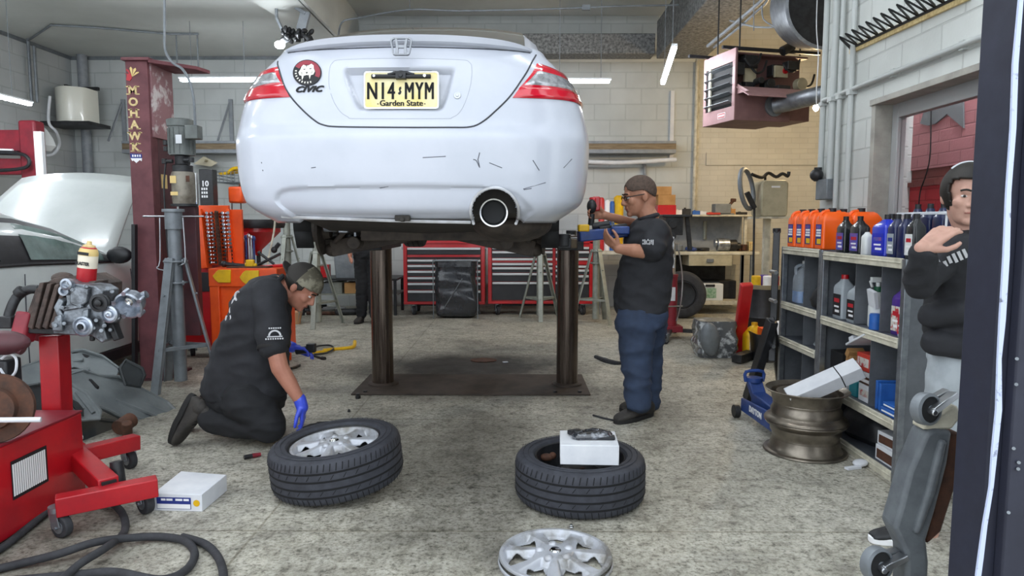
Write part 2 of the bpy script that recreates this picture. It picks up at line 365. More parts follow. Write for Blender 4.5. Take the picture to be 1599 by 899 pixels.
# window in the right wall with a red wall beyond
b = MB(); fx = XR+.12
for a, d in (((fx, wy0, wz0), (fx+.06, wy0+.04, wz1)), ((fx, wy1-.09, wz0), (fx+.06, wy1, wz1)), ((fx, wy0+.04, wz1-.1), (fx+.06, wy1-.09, wz1)), ((fx, wy0+.04, wz0), (fx+.06, wy1-.09, wz0+.05))): b.box(a, d)
w1 = struct(b, 'window_1', mk('frame_grey', '#a4a6a6', .5), bevel=.004)
MB().box((fx+.025, wy0+.04, wz0+.05), (fx+.03, wy1-.09, wz1-.1)).build('pane', M_['glass_clear'], w1)
b = MB(); b.box((XR-.004, wy1-.02, wz0), (XR+.12, wy1+.03, wz1)); b.box((XR-.02, wy0-.02, wz1-.005), (XR+.12, wy1+.03, wz1+.035)); struct(b, 'trim_6', mk('frame_beige', '#a6a39a', .5, col2='#8f8c84', vs=6), bevel=.003)
b = MB(); b.box((3.12, 2.2, 0), (3.35, 5.55, 1.66), 0); b.box((3.13, 2.2, 1.66), (3.35, 5.55, 1.77), 1); b.box((3.12, 2.2, 1.77), (3.35, 5.55, 2.7), 2); b.box((3.1, 2.2, 1.64), (3.13, 5.55, 1.675), 1)
struct(b, 'wall_outside', [M_['brick_red'], M_['brick_brown'], M_['brick_pink']])
# grey patch on the wall outside, and a cable hanging there
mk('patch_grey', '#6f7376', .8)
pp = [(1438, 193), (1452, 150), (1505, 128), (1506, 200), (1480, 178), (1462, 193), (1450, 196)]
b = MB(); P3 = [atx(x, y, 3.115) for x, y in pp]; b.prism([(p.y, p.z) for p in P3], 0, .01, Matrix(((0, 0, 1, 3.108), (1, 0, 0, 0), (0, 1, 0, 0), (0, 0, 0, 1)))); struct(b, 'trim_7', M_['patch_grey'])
b = MB(); b.tube([atx(x, y, 3.09) for x, y in ((1454, 150), (1453, 235), (1447, 270), (1437, 300), (1434, 340))], .005, 6, sm=4)
single(b, 'cable', M_['black_matte'], 'thin black cable hanging outside the red window', 'cable')
# foreground door jamb
mk('jamb_navy', '#232637', .5, col2='#1b1d2b', vs=4, lo=.35, hi=.7, rv=.2)
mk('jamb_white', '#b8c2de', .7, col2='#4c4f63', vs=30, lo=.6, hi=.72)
j = MB(); yj = 1.6; xe = at(1513, 348, yj+.12).x
j.box((xe, yj, 0), (1.75, yj+.12, 4.2)); j.box((xe+.03, yj-.03, 0), (1.75, yj, 4.2))
dj = struct(j, 'door_1', M_['jamb_navy'], bevel=.004)
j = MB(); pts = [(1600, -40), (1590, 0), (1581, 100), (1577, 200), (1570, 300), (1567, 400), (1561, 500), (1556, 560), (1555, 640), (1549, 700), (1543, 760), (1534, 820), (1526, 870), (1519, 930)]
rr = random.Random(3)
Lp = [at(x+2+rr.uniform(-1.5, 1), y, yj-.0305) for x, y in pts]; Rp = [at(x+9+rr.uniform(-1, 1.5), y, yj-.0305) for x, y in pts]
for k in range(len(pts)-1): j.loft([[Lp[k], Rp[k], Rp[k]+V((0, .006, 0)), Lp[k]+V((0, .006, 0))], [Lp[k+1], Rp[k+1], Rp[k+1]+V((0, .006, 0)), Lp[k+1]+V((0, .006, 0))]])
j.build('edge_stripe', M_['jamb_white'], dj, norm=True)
j = MB()
for (x, y) in ((1588, 560), (1591, 722), (1590, 732), (1583, 700), (1575, 800), (1587, 600)): j.cyl(at(x, y, yj-.036), at(x, y, yj-.026), .004, n=8)
j.build('rivet', M_['grey_metal'], dj)
# ---------------------------------------------------------------- camera, world, lamps
cam = bpy.data.cameras.new('camera'); co = bpy.data.objects.new('camera', cam); COL.objects.link(co)
cam.sensor_width = 36; cam.lens = F/1599*36; cam.clip_start = .05
co.matrix_world = Matrix.Translation(CAMP) @ Matrix((_rt, _up, -_fw)).transposed().to_4x4(); SC.camera = co
wd = bpy.data.worlds.new('overcast'); SC.world = wd; wd.use_nodes = True
wd.node_tree.nodes['Background'].inputs[0].default_value = (.86, .93, 1, 1); wd.node_tree.nodes['Background'].inputs[1].default_value = 1.0
SC.view_settings.view_transform = 'Standard'; SC.view_settings.look = 'None'; SC.view_settings.gamma = 1; SC.view_settings.use_curve_mapping = False
SC.view_settings.exposure = 1.3
mk('tube_glow', '#f2f8ff', .4, emit=37)
def tube_light(p0, p1, label, hang=True, group='tube lights'):
    p0 = V(p0); p1 = V(p1); t = thing('tube_light', label, 'light', p0.lerp(p1, .5), group=group)
    d = (p1-p0).normalized()
    MB().bar(p0, p1, .05, .035).build('diffuser', M_['tube_glow'], t, world=True, bevel=.01)
    MB().bar(p0-d*.02+V((0, 0, .028)), p1+d*.02+V((0, 0, .028)), .06, .022).build('housing', M_['white_paint'], t, world=True, bevel=.004)
    if hang:
        zc = ZL-.1 if p0.x < -2.6 else ZH
        for s in (.15, .85):
            q = p0.lerp(p1, s); MB().tube([q+V((0, 0, .035)), V((q.x, q.y, zc))], .004, 6).build('hanger', M_['grey_metal'], t, world=True)
    return t
tube_light((-5.6, 6.2, 2.72), (-5.6, 8.1, 2.72), 'white tube light at the left edge above the red lift arm')
tube_light(at(282, 125, 9.0), at(400, 125, 9.0), 'white tube light beside the top of the maroon lift post')
tube_light(at(860, 127, 9.0), at(952, 127, 9.0), 'short white tube light just right of the red tail light')
tube_light(at(1053, 75, 7.2), at(1035, 130, 8.4), 'tilted white tube light hanging left of the pink heater')

for i, (x, y) in enumerate(((-5.0, 3.0), (-2.0, 3.0), (1.0, 3.0), (-4.6, 5.6), (.3, 4.4), (-1.4, 5.4))):  # added tubes out of view, there to brighten the interior
    z = 3.86 if x < -2.45 else 4.42
    tube_light((x-.75, y, z), (x+.75, y, z), ['white tube light under the ceiling over the left bay, front', 'white tube light under the ceiling behind the lift post bay', 'white tube light under the right-hand ceiling near the doorway', 'white tube light under the ceiling over the white sedan', 'white tube light under the ceiling over the standing man', 'white tube light under the ceiling over the raised coupe'][i])
bt = thing('hanging_bulb', 'bare warm bulb hanging beyond the corner pipes', 'light', at(1274, 168, 8.8)); q = at(1274, 168, 8.8)
MB().ell(q, (.035, .035, .045)).build('bulb', mk('warm_bulb', '#ffd9a0', .4, emit=60), bt, world=True); MB().cyl(q+V((0, 0, .04)), q+V((0, 0, .09)), .02, n=10).build('bulb_holder', M_['black_plastic'], bt, world=True); MB().cyl(q+V((0, 0, .08)), V((q.x, q.y, ZH)), .004, n=6).build('bulb_flex', M_['white_card'], bt, world=True)
ld = bpy.data.lights.new('bulb_light', 'POINT'); ld.energy = 42; ld.color = (1, .72, .38); ld.shadow_soft_size = .06; lo_ = bpy.data.objects.new('bulb_light', ld); COL.objects.link(lo_); lo_.location = q-V((0, .0, .08))

tube_light((2.93, 3.7, 3.1), (2.93, 5.2, 3.1), 'white tube light outside above the red-wall window', hang=False)  # added unseen lamp that brightens the red wall beyond the window
# ---------------------------------------------------------------- the white coupe on the lift
mk('car_white', '#bfc3ce', .28, col2='#b7bcc7', vs=2.5, coat=.5)
mk('car_dirty', '#c9cbd0', .6, col2='#8f8b86', vs=7, lo=.4, hi=.75)
mk('panel_gap', '#3a3c42', .7)
mk('panel_crease', '#a9adb8', .5)
mk('lamp_red', '#c4122a', .12, col2='#b00f26', vs=3, coat=1)
mk('lamp_clear', '#b9bcc0', .15, .5, col2='#8d8f93', vs=40, coat=1)
mk('under_dark', '#2c2926', .8, col2='#3d3833', vs=8)
mk('under_rust', '#4a423b', .75, .2, col2='#2f2a27', vs=12)
mk('plate_yellow', '#e3cf83', .45, col2='#e4dcb9', vs=6)
mk('glass_dark', '#14181b', .06, coat=1)
mk('scuff', '#5b5d66', .8)
CXC = -.515; Y0 = 3.17
WT = [(1.36, .72), (1.395, .775), (1.45, .858), (1.52, .88), (1.60, .89), (1.72, .897), (1.80, .893), (1.86, .88), (1.93, .862), (1.99, .835), (2.06, .795), (2.11, .757), (2.17, .69), (2.21, .665), (2.24, .65)]
YT = [(1.355, .15), (1.375, .10), (1.39, .06), (1.42, .035), (1.47, .022), (1.52, .015), (1.60, .006), (1.70, .0), (1.755, .0), (1.785, .018), (1.81, .035), (1.90, .05), (2.0, .075), (2.1, .10), (2.17, .125), (2.22, .16)]
from_z = np.array([t[0] for t in WT])
def sm_interp(tab, z):
    return sum(interp(tab, z+d)*w for d, w in ((-.018, .25), (0, .5), (.018, .25)))
OUT = [(0, 0), (.1, .001), (.2, .004), (.3, .009), (.4, .016), (.5, .027), (.6, .042), (.7, .064), (.78, .09), (.85, .125), (.905, .172), (.945, .232), (.972, .31), (.988, .40), (.997, .52), (1, .66), (1, .9), (1, 1.3), (.998, 2.2), (.985, 3.2), (.95, 3.8), (.86, 4.15), (.7, 4.32), (.4, 4.41), (0, 4.44)]
_oc = catmull([(a*.88, b, 0) for a, b in OUT], 10)
_oa = [0.0]
for i in range(1, len(_oc)): _oa.append(_oa[-1]+(_oc[i]-_oc[i-1]).length)
_ox = np.array([p.x/.88 for p in _oc]); _oy = np.array([p.y for p in _oc]); _oa = np.array(_oa); LT = _oa[-1]
def S0(s, z):
    u = float(np.interp(abs(s), _oa, _ox)); yo = float(np.interp(abs(s), _oa, _oy))
    y = Y0+yo+sm_interp(YT, z)*max(0, 1-yo/.8)
    return V((CXC+math.copysign(u*sm_interp(WT, z), s), y, z))
def solve(px, py, s=None, z=None):
    if s is None: s = (px-627)/327.; z = H+(348-py)/327.
    for _ in range(14):
        a = proj(S0(s, z)); e = 1e-3
        b = proj(S0(s+e, z)); c = proj(S0(s, z+e))
        j = np.array([[(b[0]-a[0])/e, (c[0]-a[0])/e], [(b[1]-a[1])/e, (c[1]-a[1])/e]])
        try: d = np.linalg.solve(j, np.array([px-a[0], py-a[1]]))
        except Exception: break
        d = np.clip(d, -.08, .08); s += float(d[0]); z += float(d[1])
        if abs(d).max() < 1e-5: break
    return s, z
def sdf(poly, P):                         # signed distance, negative inside
    P = np.asarray(P); poly = np.asarray(poly); n = len(poly); d = np.full(len(P), 1e9); inside = np.zeros(len(P), bool)
    for i in range(n):
        a = poly[i]; b = poly[(i+1) % n]; e = b-a; w = P-a
        t = np.clip((w@e)/max(e@e, 1e-12), 0, 1); q = w-np.outer(t, e); d = np.minimum(d, (q*q).sum(1))
        c = ((a[1] > P[:, 1]) != (b[1] > P[:, 1])) & (P[:, 0] < (b[0]-a[0])*(P[:, 1]-a[1])/((b[1]-a[1]) if abs(b[1]-a[1]) > 1e-12 else 1e-12)+a[0]); inside ^= c
    return np.where(inside, -1, 1)*np.sqrt(d)
def sstep(x): x = np.clip(x, 0, 1); return x*x*(3-2*x)
RECESS = [solve(*p) for p in ((536, 106), (712, 106), (709, 120), (694, 168), (688, 173), (562, 173), (556, 168), (537, 120))]
LOWER = [solve(*p) for p in ((427, 311), (431, 301), (438, 296), (450, 293), (480, 291), (560, 289), (640, 288), (760, 290), (790, 294), (808, 301), (822, 314), (834, 331))]
LOWER = LOWER+[(LOWER[-1][0]+.01, 1.30), (LOWER[0][0]-.01, 1.30)]
EXC = V(at(772, 331, 3.2)); EXR = .108
def disp(P):
    d = .034*sstep(-sdf(RECESS, P)/.022)
    d += .016*sstep(-sdf(LOWER, P)/.014)*(np.abs(P[:, 0]) < .9)
    return d
def S(s, z, off=0):
    p = S0(s, z); a = S0(s+.004, z)-S0(s-.004, z); b = S0(s, z+.004)-S0(s, z-.004); n = a.cross(b).normalized()
    d = float(disp(np.array([[s, z]]))[0]); return p-n*(-off+d) if n.y < 0 or True else p
def Sn(s, z):
    a = S0(s+.004, z)-S0(s-.004, z); b = S0(s, z+.004)-S0(s, z-.004); return a.cross(b).normalized()
car = thing('coupe_car', 'white two-door coupe raised on the lift, seen from behind', 'car', (CXC, 5.4, 1.25))
# body skin
ss = list(np.arange(0, 1.2, .0105))+list(np.arange(1.2, LT, .07))+[LT]
ss = [-x for x in ss[:0:-1]]+ss
zs = list(np.arange(1.36, 2.205, .0105))
P = np.array([[s, z] for z in zs for s in ss]); D = disp(P); W = len(ss)
vs = []
for (s, z), d in zip(P, D):
    p = S0(s, z)
    if d > 1e-5: p = p-Sn(s, z)*d
    vs.append(p)
fs = []
for k in range(len(zs)-1):
    for i in range(W-1):
        c = (vs[k*W+i]+vs[(k+1)*W+i+1])/2
        if (c.x-EXC.x)**2+(c.z-EXC.z)**2 < EXR**2 and c.y < 3.6: continue
        yy = c.y-4.32
        if abs(ss[i]) > 1.05 and (yy*yy+(c.z-1.42)**2 < .34**2 or (c.y-6.95)**2+(c.z-1.42)**2 < .34**2): continue
        fs.append((k*W+i, k*W+i+1, (k+1)*W+i+1, (k+1)*W+i))
b = MB(); b.add(vs, fs); body = b.build('body_shell', M_['car_white'], car, world=True, ang=50)
q = body.modifiers.new('s', 'SOLIDIFY'); q.thickness = .006; q.offset = -1
# deck and greenhouse: sections along Y
def sect(y, wb, zb, wr, zr, n=28):
    r = []
    for i in range(n+1):
        t = -1+2*i/n; a = abs(t)
        if a > .62: k = (a-.62)/.38; x = wr+(wb-wr)*k**1.15; z = lerp(zr-.05, zb, k)
        else: x = wr*a/.62; z = zr-.05*(a/.62)**3
        r.append(V((CXC+math.copysign(x, t), y, z)))
    k = V((0, 0, -.2 if y > 3.5 else -.08)); return [r[0]+k+V((.02, .02, 0))]+r+[r[-1]+k+V((-.02, .02, 0))]
b = MB(); rr = [sect(3.335, .33, 2.19, .25, 2.215), sect(3.40, .49, 2.185, .40, 2.225), sect(3.45, .59, 2.17, .50, 2.235), sect(3.6, .715, 2.09, .60, 2.255), sect(3.75, .785, 2.0, .635, 2.30), sect(4.1, .84, 1.965, .62, 2.455), sect(4.45, .852, 1.94, .61, 2.565), sect(4.8, .855, 1.93, .60, 2.625), sect(5.3, .86, 1.92, .60, 2.64), sect(5.8, .86, 1.92, .59, 2.56), sect(6.2, .86, 1.92, .58, 2.44), sect(6.7, .85, 1.92, .60, 2.22), sect(6.9, .82, 2.0, .65, 2.17), sect(7.5, .7, 1.98, .5, 2.05)]
b.loft(rr, closed=False); b.build('roof_shell', M_['car_white'], car, world=True, ang=60)
b = MB(); rg = []
for y, w, zr in ((3.74, .56, 2.302), (4.1, .56, 2.457), (4.42, .55, 2.56)):
    rg.append([V((CXC+w*(-1+2*i/12), y, zr+.006-.05*abs((-1+2*i/12)*w/.62)**3)) for i in range(13)])
b.loft(rg, closed=False); b.build('rear_window', M_['glass_dark'], car, world=True)
for sd in (-1, 1):
    for y0, y1 in ((4.85, 5.3), (5.36, 6.25)):
        b = MB(); A = [V((CXC+sd*.816, y0, 2.10)), V((CXC+sd*.816, y1, 2.10)), V((CXC+sd*.634, y1-(.25 if y1 > 6 else 0), 2.45 if y1 < 6 else 2.34)), V((CXC+sd*.634, y0+(.15 if y0 < 5 else 0), 2.46))]
        b.add(A, [(0, 1, 2, 3)]); b.build('side_window', M_['glass_dark'], car, world=True, solid=.01)
# boot spoiler
b = MB(); rg = []
for i in range(41):
    px = lerp(449, 829, i/40); t = (px-639)/190.; s, z = solve(px, 83-10.5*(1-t*t)); e = (1-abs(t)**6)
    c = S0(s, z); n = Sn(s, z); hz = .012+.038*e
    rg.append([c+V((0, .02, -.004)), c+n*(.012+.022*e)+V((0, 0, 0)), c+n*(.014+.03*e)+V((0, 0, .018*e+.004)), c+n*.012*e+V((0, .03, hz*.72)), c+V((0, .10, hz)), c+V((0, .17, hz*.9)), c+V((0, .17, -.01))])
b.loft(rg); b.build('spoiler', M_['car_white'], car, world=True, ang=30)
def on(pts, off=0, n=5, closed=False):
    q = catmull([(p[0], p[1], 0) for p in [solve(*a) for a in pts]], n, closed); return [S(p.x, p.y, off) for p in q]
TR = [(434, 96), (437, 112), (447, 140), (468, 167), (490, 187), (505, 195), (530, 198), (620, 199), (700, 199), (735, 198), (755, 189), (775, 172), (795, 152), (815, 124), (830, 98), (837, 86)]
b = MB(); b.tube(on(TR, .0), .0042, 6); b.tube(on([(450, 83), (540, 76), (627, 73.5), (740, 76), (828, 83)], 0), .003, 6)
b.build('trunk_gap', M_['panel_gap'], car, world=True)
b = MB(); b.tube(on([(515, 140), (514, 112), (519, 98), (535, 93), (620, 91), (715, 93), (733, 97), (737, 110), (733, 140), (720, 172), (706, 183), (690, 185), (560, 185), (543, 182), (528, 170)], -.001, closed=True), .0022, 6)
b.build('lid_crease', M_['panel_crease'], car, world=True)
# tail lamps: patches over the corner
def patch(rows, off, name, m, nu=24, nv=8, par=None, thick=.02):
    # rows: bottom edge and top edge pixel polylines, left to right
    A = [solve(*p) for p in rows[0]]; B = [solve(*p) for p in rows[1]]
    if len(A[0]) == 2: pass
    def pl(Pp, t):
        k = t*(len(Pp)-1); i = min(int(k), len(Pp)-2); f = k-i; return (lerp(Pp[i][0], Pp[i+1][0], f), lerp(Pp[i][1], Pp[i+1][1], f))
    bb = MB()
    def fn(u, v):
        a = pl(A, u); c = pl(B, u); s = lerp(a[0], c[0], v); z = lerp(a[1], c[1], v)
        ed = min(1, min(u, 1-u, v, 1-v)*8+.15); return S0(s, z)+Sn(s, z)*(off*ed)
    bb.grid(fn, nu, nv); return bb.build(name, m, par or car, world=True, ang=60, norm=False)
sR = [solve(880, 155)[0], 1.42]
def edge_s(z, s): return s
tl = []
for sd in (-1, 1):
    # in (s,z): inner edge slants, outer edge wraps to the side
    if sd > 0: i0, i1, i2, i3 = solve(800, 153), solve(812, 136), solve(818, 129), solve(838, 99)
    else: i0, i1, i2, i3 = solve(453, 152), solve(443, 131), solve(440, 124), solve(435, 104)
    zo0, zo1 = (1.945, 2.105)
    o0 = sd*1.30; o1 = sd*1.13
    def quad(a, b_, zt0, zt1, e0, e1, name, m, off, par=None):
        bb = MB()
        def fn(u, v):
            sa = lerp(a[0], b_[0], v); za = lerp(a[1], b_[1], v); sb = lerp(e0, e1, v); zb = lerp(zt0, zt1, v)
            uu = u; s = lerp(sa, sb, uu); z = lerp(za, zb, uu); ed = min(1, min(u, 1-u, v, 1-v)*10+.2)
            return S0(s, z)+Sn(s, z)*(off*ed)
        bb.grid(fn, 28, 8); return bb.build(name, m, par or car, world=True, ang=60, norm=False)
    lo = quad(i0, i1, 1.945, 1.995, sd*1.24, sd*1.20, 'tail_lamp', M_['lamp_red'], .014)
    quad(i1, i3, 1.995, 2.085, sd*1.20, sd*1.02, 'upper_lens', M_['lamp_red'], .010, lo)
    m1 = (lerp(i1[0], i3[0], .05)+sd*.008, lerp(i1[1], i3[1], .05)); m3 = (lerp(i1[0], i3[0], .72)+sd*.012, lerp(i1[1], i3[1], .72))
    quad(m1, m3, 1.997, 2.043, sd*1.04, sd*.98, 'clear_lens', M_['lamp_clear'], .0135, lo)
# number plate with camera bar
pc = at(627, 141, 3.225); Mp = facing(pc, (0, -1, .10)); sc = 3.225/1080
plate = MB(); plate.prism(rrect(.334, .163, .012), 0, .004, Mp, 0); plate.build('number_plate', M_['plate_yellow'], car, world=True)
pl = [o for o in car.children if o.name.startswith('number_plate')][0]
b = MB(); [(put_text(b, 'N14', .112, Mp @ Matrix.Translation((-.094+d, -.008, .0052)), sx=.60, space=1.16), put_text(b, 'MYM', .112, Mp @ Matrix.Translation((.082+d, -.008, .0052)), sx=.52, space=1.18)) for d in (-.0022, -.0011, 0, .0011, .0022)]
[put_text(b, 'Garden State', .037, Mp @ Matrix.Translation((d, -.061, .0052))) for d in (-.0012, 0, .0012)]
for x in (-.107, .107): b.prism(rrect(.006, .004, .001), .004, .0055, Mp @ Matrix.Translation((x, -.063, 0)))
b.prism([(-.003, .016), (.006, .020), (.007, .010), (.003, .004), (.008, -.004), (.004, -.014), (-.004, -.018), (-.009, -.010), (-.002, -.004), (-.005, .006)], .004, .0055, Mp @ Matrix.Translation((-.007, -.004, 0)))
Ip = WM[car.name]; o = b.build('plate_lettering', M_['ink_black'], None); o.parent = pl; o.data.transform(Ip.inverted())
b = MB(); fr = rrect(.342, .171, .014); fi = rrect(.330, .159, .011)
vsx = [(x, y, .006) for x, y in fr]+[(x, y, .006) for x, y in fi]+[(x, y, -.002) for x, y in fr]+[(x, y, -.002) for x, y in fi]; n = len(fr)
b.add(vsx, [(i, (i+1) % n, n+(i+1) % n, n+i) for i in range(n)]+[(i, (i+1) % n, 2*n+(i+1) % n, 2*n+i) for i in range(n)]+[(n+i, n+(i+1) % n, 3*n+(i+1) % n, 3*n+i) for i in range(n)], 0, Mp)
o = b.build('plate_frame', M_['chrome'], None); o.parent = pl; o.data.transform(Ip.inverted())
b = MB(); y = .06
b.tube([Mp @ V((-.135, y, .012)), Mp @ V((.135, y, .012))], .010, 10); b.box((-.024, y-.014, .004), (.024, y+.014, .030), 0, Mp); b.cyl(Mp @ V((0, y, .03)), Mp @ V((0, y, .036)), .010)
b.tube([Mp @ V((-.06, y+.006, .014)), Mp @ V((-.03, y+.014, .016)), Mp @ V((0, y+.018, .016)), Mp @ V((.03, y+.014, .016)), Mp @ V((.06, y+.006, .014))], .008, 8)
b.box((-.14, y+.022, -.01), (.14, y+.028, .006), 0, Mp)
b.build('reverse_camera_bar', M_['black_plastic'], car, world=True, bevel=.002)
b = MB(); b.cyl(Mp @ V((.108, y, .02)), Mp @ V((.108, y, .026)), .007, n=10); b.cyl(Mp @ V((-.122, y, .02)), Mp @ V((-.122, y, .024)), .006, n=10)
b.build('plate_screw', M_['chrome'], car, world=True)
# badge in a chrome rounded trapezoid with an upright letter form
s0, z0 = solve(627, 73); em = at(627, 73.5, 3.205); Me = facing(em, (0, -1, .16))
k = 3.2/1080
def trap(w0, w1, h, r=.3):
    return [(-w0*.7, h), (w0*.7, h), (w0*.93, h*.85), (w0, h*.6), (w1, -h*.7), (w1*.9, -h*.93), (w1*.7, -h), (-w1*.7, -h), (-w1*.9, -h*.93), (-w1, -h*.7), (-w0, h*.6), (-w0*.93, h*.85)]
b = MB(); fo = trap(.050, .040, .041); fi = trap(.043, .033, .034); n = len(fo)
b.add([(x, y, z) for z in (0, .012) for x, y in fo]+[(x, y, z) for z in (0, .012) for x, y in fi], [(i, (i+1) % n, n+(i+1) % n, n+i) for i in range(n)]+[(2*n+i, 2*n+(i+1) % n, 3*n+(i+1) % n, 3*n+i) for i in range(n)]+[(n+i, n+(i+1) % n, 3*n+(i+1) % n, 3*n+i) for i in range(n)], 0, Me)
for sx in (-1, 1): b.prism([(sx*.030, .034), (sx*.019, .034), (sx*.0125, .003), (sx*.012, -.034), (sx*.027, -.034), (sx*.024, 0)], 0, .012, Me)
b.prism([(-.016, .006), (.016, .006), (.014, -.008), (-.014, -.008)], 0, .011, Me)
b.build('emblem', mk('badge', '#8d9095', .3, .9), car, world=True, bevel=.001)
# model lettering, keyhole, sticker
s0, z0 = solve(482, 140); p = S(s0, z0, .003); Mc = facing(p, Sn(s0, z0))
b = MB(); [put_text(b, 'CIVIC', .040, Mc @ Matrix.Translation((d, e, 0)), depth=.002, shear=.35, sx=1.25, space=1.06) for d in (-.002, 0, .002) for e in (-.001, .001)]; b.build('model_lettering', M_['dark_metal'], car, world=True)
s0, z0 = solve(714, 149); p = S(s0, z0, 0); b = MB(); b.cyl(p, p+Sn(s0, z0)*.004, .017, n=20); b.cyl(p, p+Sn(s0, z0)*.007, .008, n=12); b.build('keyhole', M_['brushed_steel'], car, world=True, bevel=.001)
s0, z0 = solve(480, 114); p = S(s0, z0, .004); n = Sn(s0, z0); Ms = facing(p, n) @ Matrix.Rotation(R(-28), 4, 'Z')
b = MB()
el = [(.074*math.cos(2*PI*i/40), .063*math.sin(2*PI*i/40)) for i in range(40)]
b.prism(el, -.004, .001, Ms, 0)
b.prism([(.070*math.cos(a), .059*math.sin(a)) for a in [R(5+i*175/24) for i in range(25)]]+[(.046*math.cos(a), .037*math.sin(a)) for a in [R(180-i*175/24) for i in range(25)]], .001, .0015, Ms, 1)
U = facing(p, n)
head = [(-.030, .030), (-.022, .040), (-.008, .034), (.006, .036), (.018, .043), (.030, .034), (.033, .018), (.040, .004), (.034, -.012), (.022, -.014), (.018, -.034), (.012, -.016), (0, -.012), (-.012, -.018), (-.020, -.038), (-.024, -.016), (-.036, -.012), (-.042, .002), (-.034, .016)]
b.prism(head, .0015, .0022, U, 2)
for x, y, w, h in ((-.014, .016, .014, .004), (.016, .018, .014, .004), (0, -.002, .012, .007), (-.026, .0, .012, .002), (.026, .002, .012, .002), (-.004, .030, .003, .008), (-.024, -.006, .012, .002), (.024, -.004, .012, .002)):
    b.prism([(x-w/2, y+h/2), (x+w/2, y+h/2), (x+w*.2, y-h/2), (x-w*.2, y-h/2)], .0022, .0028, U, 0)
b.prism([(-.014, -.016), (.013, -.014), (.012, -.032), (-.014, -.036)], .0022, .0026, U, 0)
for i in range(9):
    a = R(-160+i*15); b.box((-.0028, -.0045, .001), (.0028, .0045, .0018), 2, Ms @ Matrix.Translation((.058*math.cos(a), .049*math.sin(a), 0)) @ Matrix.Rotation(a+PI/2, 4, 'Z'))
b.build('tiger_sticker', [M_['ink_black'], mk('sticker_red', '#8e2a3a', .5), mk('sticker_cream', '#e6e2d8', .5)], car, world=True, ang=0)['label'] = 'round black and red sticker with a snarling big cat'
# bumper scratches
b = MB()
for pts in (((746, 248), (749, 262), (744, 251), (739, 249)), ((749, 238), (746, 250)), ((764, 254), (784, 262)), ((817, 295), (852, 285)), ((818, 296), (830, 294)), ((590, 293), (606, 291)), ((592, 294), (602, 292)), ((486, 262), (493, 261)), ((832, 250), (842, 266)), ((880, 262), (893, 248)), ((408, 253), (409, 255)), ((410, 265), (411, 267)), ((660, 246), (696, 244))):
    b.tube(on(pts, .0, n=3), .0022, 5)
b.build('scratch', M_['scuff'], car, world=True)
# exhaust with its cut-out rim
b = MB(); ring = [V((EXC.x+.112*math.cos(a), S(0, 1.5).y+.02+.02*abs(math.cos(a)), EXC.z+.112*math.sin(a))) for a in [R(-28+i*236/30) for i in range(31)]]
for i, q in enumerate(ring):
    s_, z_ = solve(*proj(q)); q.y = S(s_, z_, .004).y if z_ > 1.365 else q.y
b.tube(ring, .007, 8); b.build('exhaust_cutout_rim', M_['car_dirty'], car, world=True)
b = MB(); Mx = facing(at(771, 332, 3.175), (0.05, -1, -.03))
b.lathe([(.052, -.30), (.058, -.05), (.063, -.01), (.0655, 0), (.064, .006), (.058, .004), (.054, -.01), (.050, -.30)], 40, Mx, 0, caps=False); b.lathe([(.0, -.06), (.051, -.06)], 40, Mx, 1, caps=False)
b.build('exhaust_tip', [M_['chrome'], M_['black_matte']], car, world=True)
b = MB(); b.ell(at(800, 350, 3.85), (.22, .33, .10), nu=24, nv=14); b.tube([at(771, 332, 3.4), at(775, 336, 3.7), at(790, 345, 3.9)], .045, 12, sm=4); b.tube([at(790, 350, 4.0), at(740, 355, 4.8), at(720, 358, 6.2)], .03, 10, sm=4)
b.build('muffler', M_['under_rust'], car, world=True)
# floor pan and tank
def pan(y, z): return [V((CXC-.74, y, z+.10)), V((CXC-.60, y, z+.01)), V((CXC-.3, y, z)), V((CXC, y, z-.01)), V((CXC+.3, y, z)), V((CXC+.60, y, z+.01)), V((CXC+.74, y, z+.10)), V((CXC+.74, y, z+.3)), V((CXC-.74, y, z+.3))]
b = MB(); b.loft([pan(3.36, 1.40), pan(3.7, 1.36), pan(4.1, 1.31), pan(4.5, 1.255), pan(5.2, 1.255), pan(6.4, 1.28), pan(7.3, 1.34)]); b.build('floor_pan', M_['under_dark'], car, world=True, ang=25)
b = MB(); b.tube([at(440, 338, 3.33), at(520, 341, 3.3), at(630, 345, 3.29), at(735, 347, 3.29)], .008, 6, sm=3); b.build('bumper_lip', M_['car_dirty'], car, world=True)
b = MB(); q = at(629, 341, 3.27); b.box(q+V((-.035, -.02, -.012)), q+V((.035, .08, .015))); b.cyl(q+V((0, -.03, -.004)), q+V((0, .03, -.004)), .012); b.build('tow_hook', M_['under_dark'], car, world=True, bevel=.004)
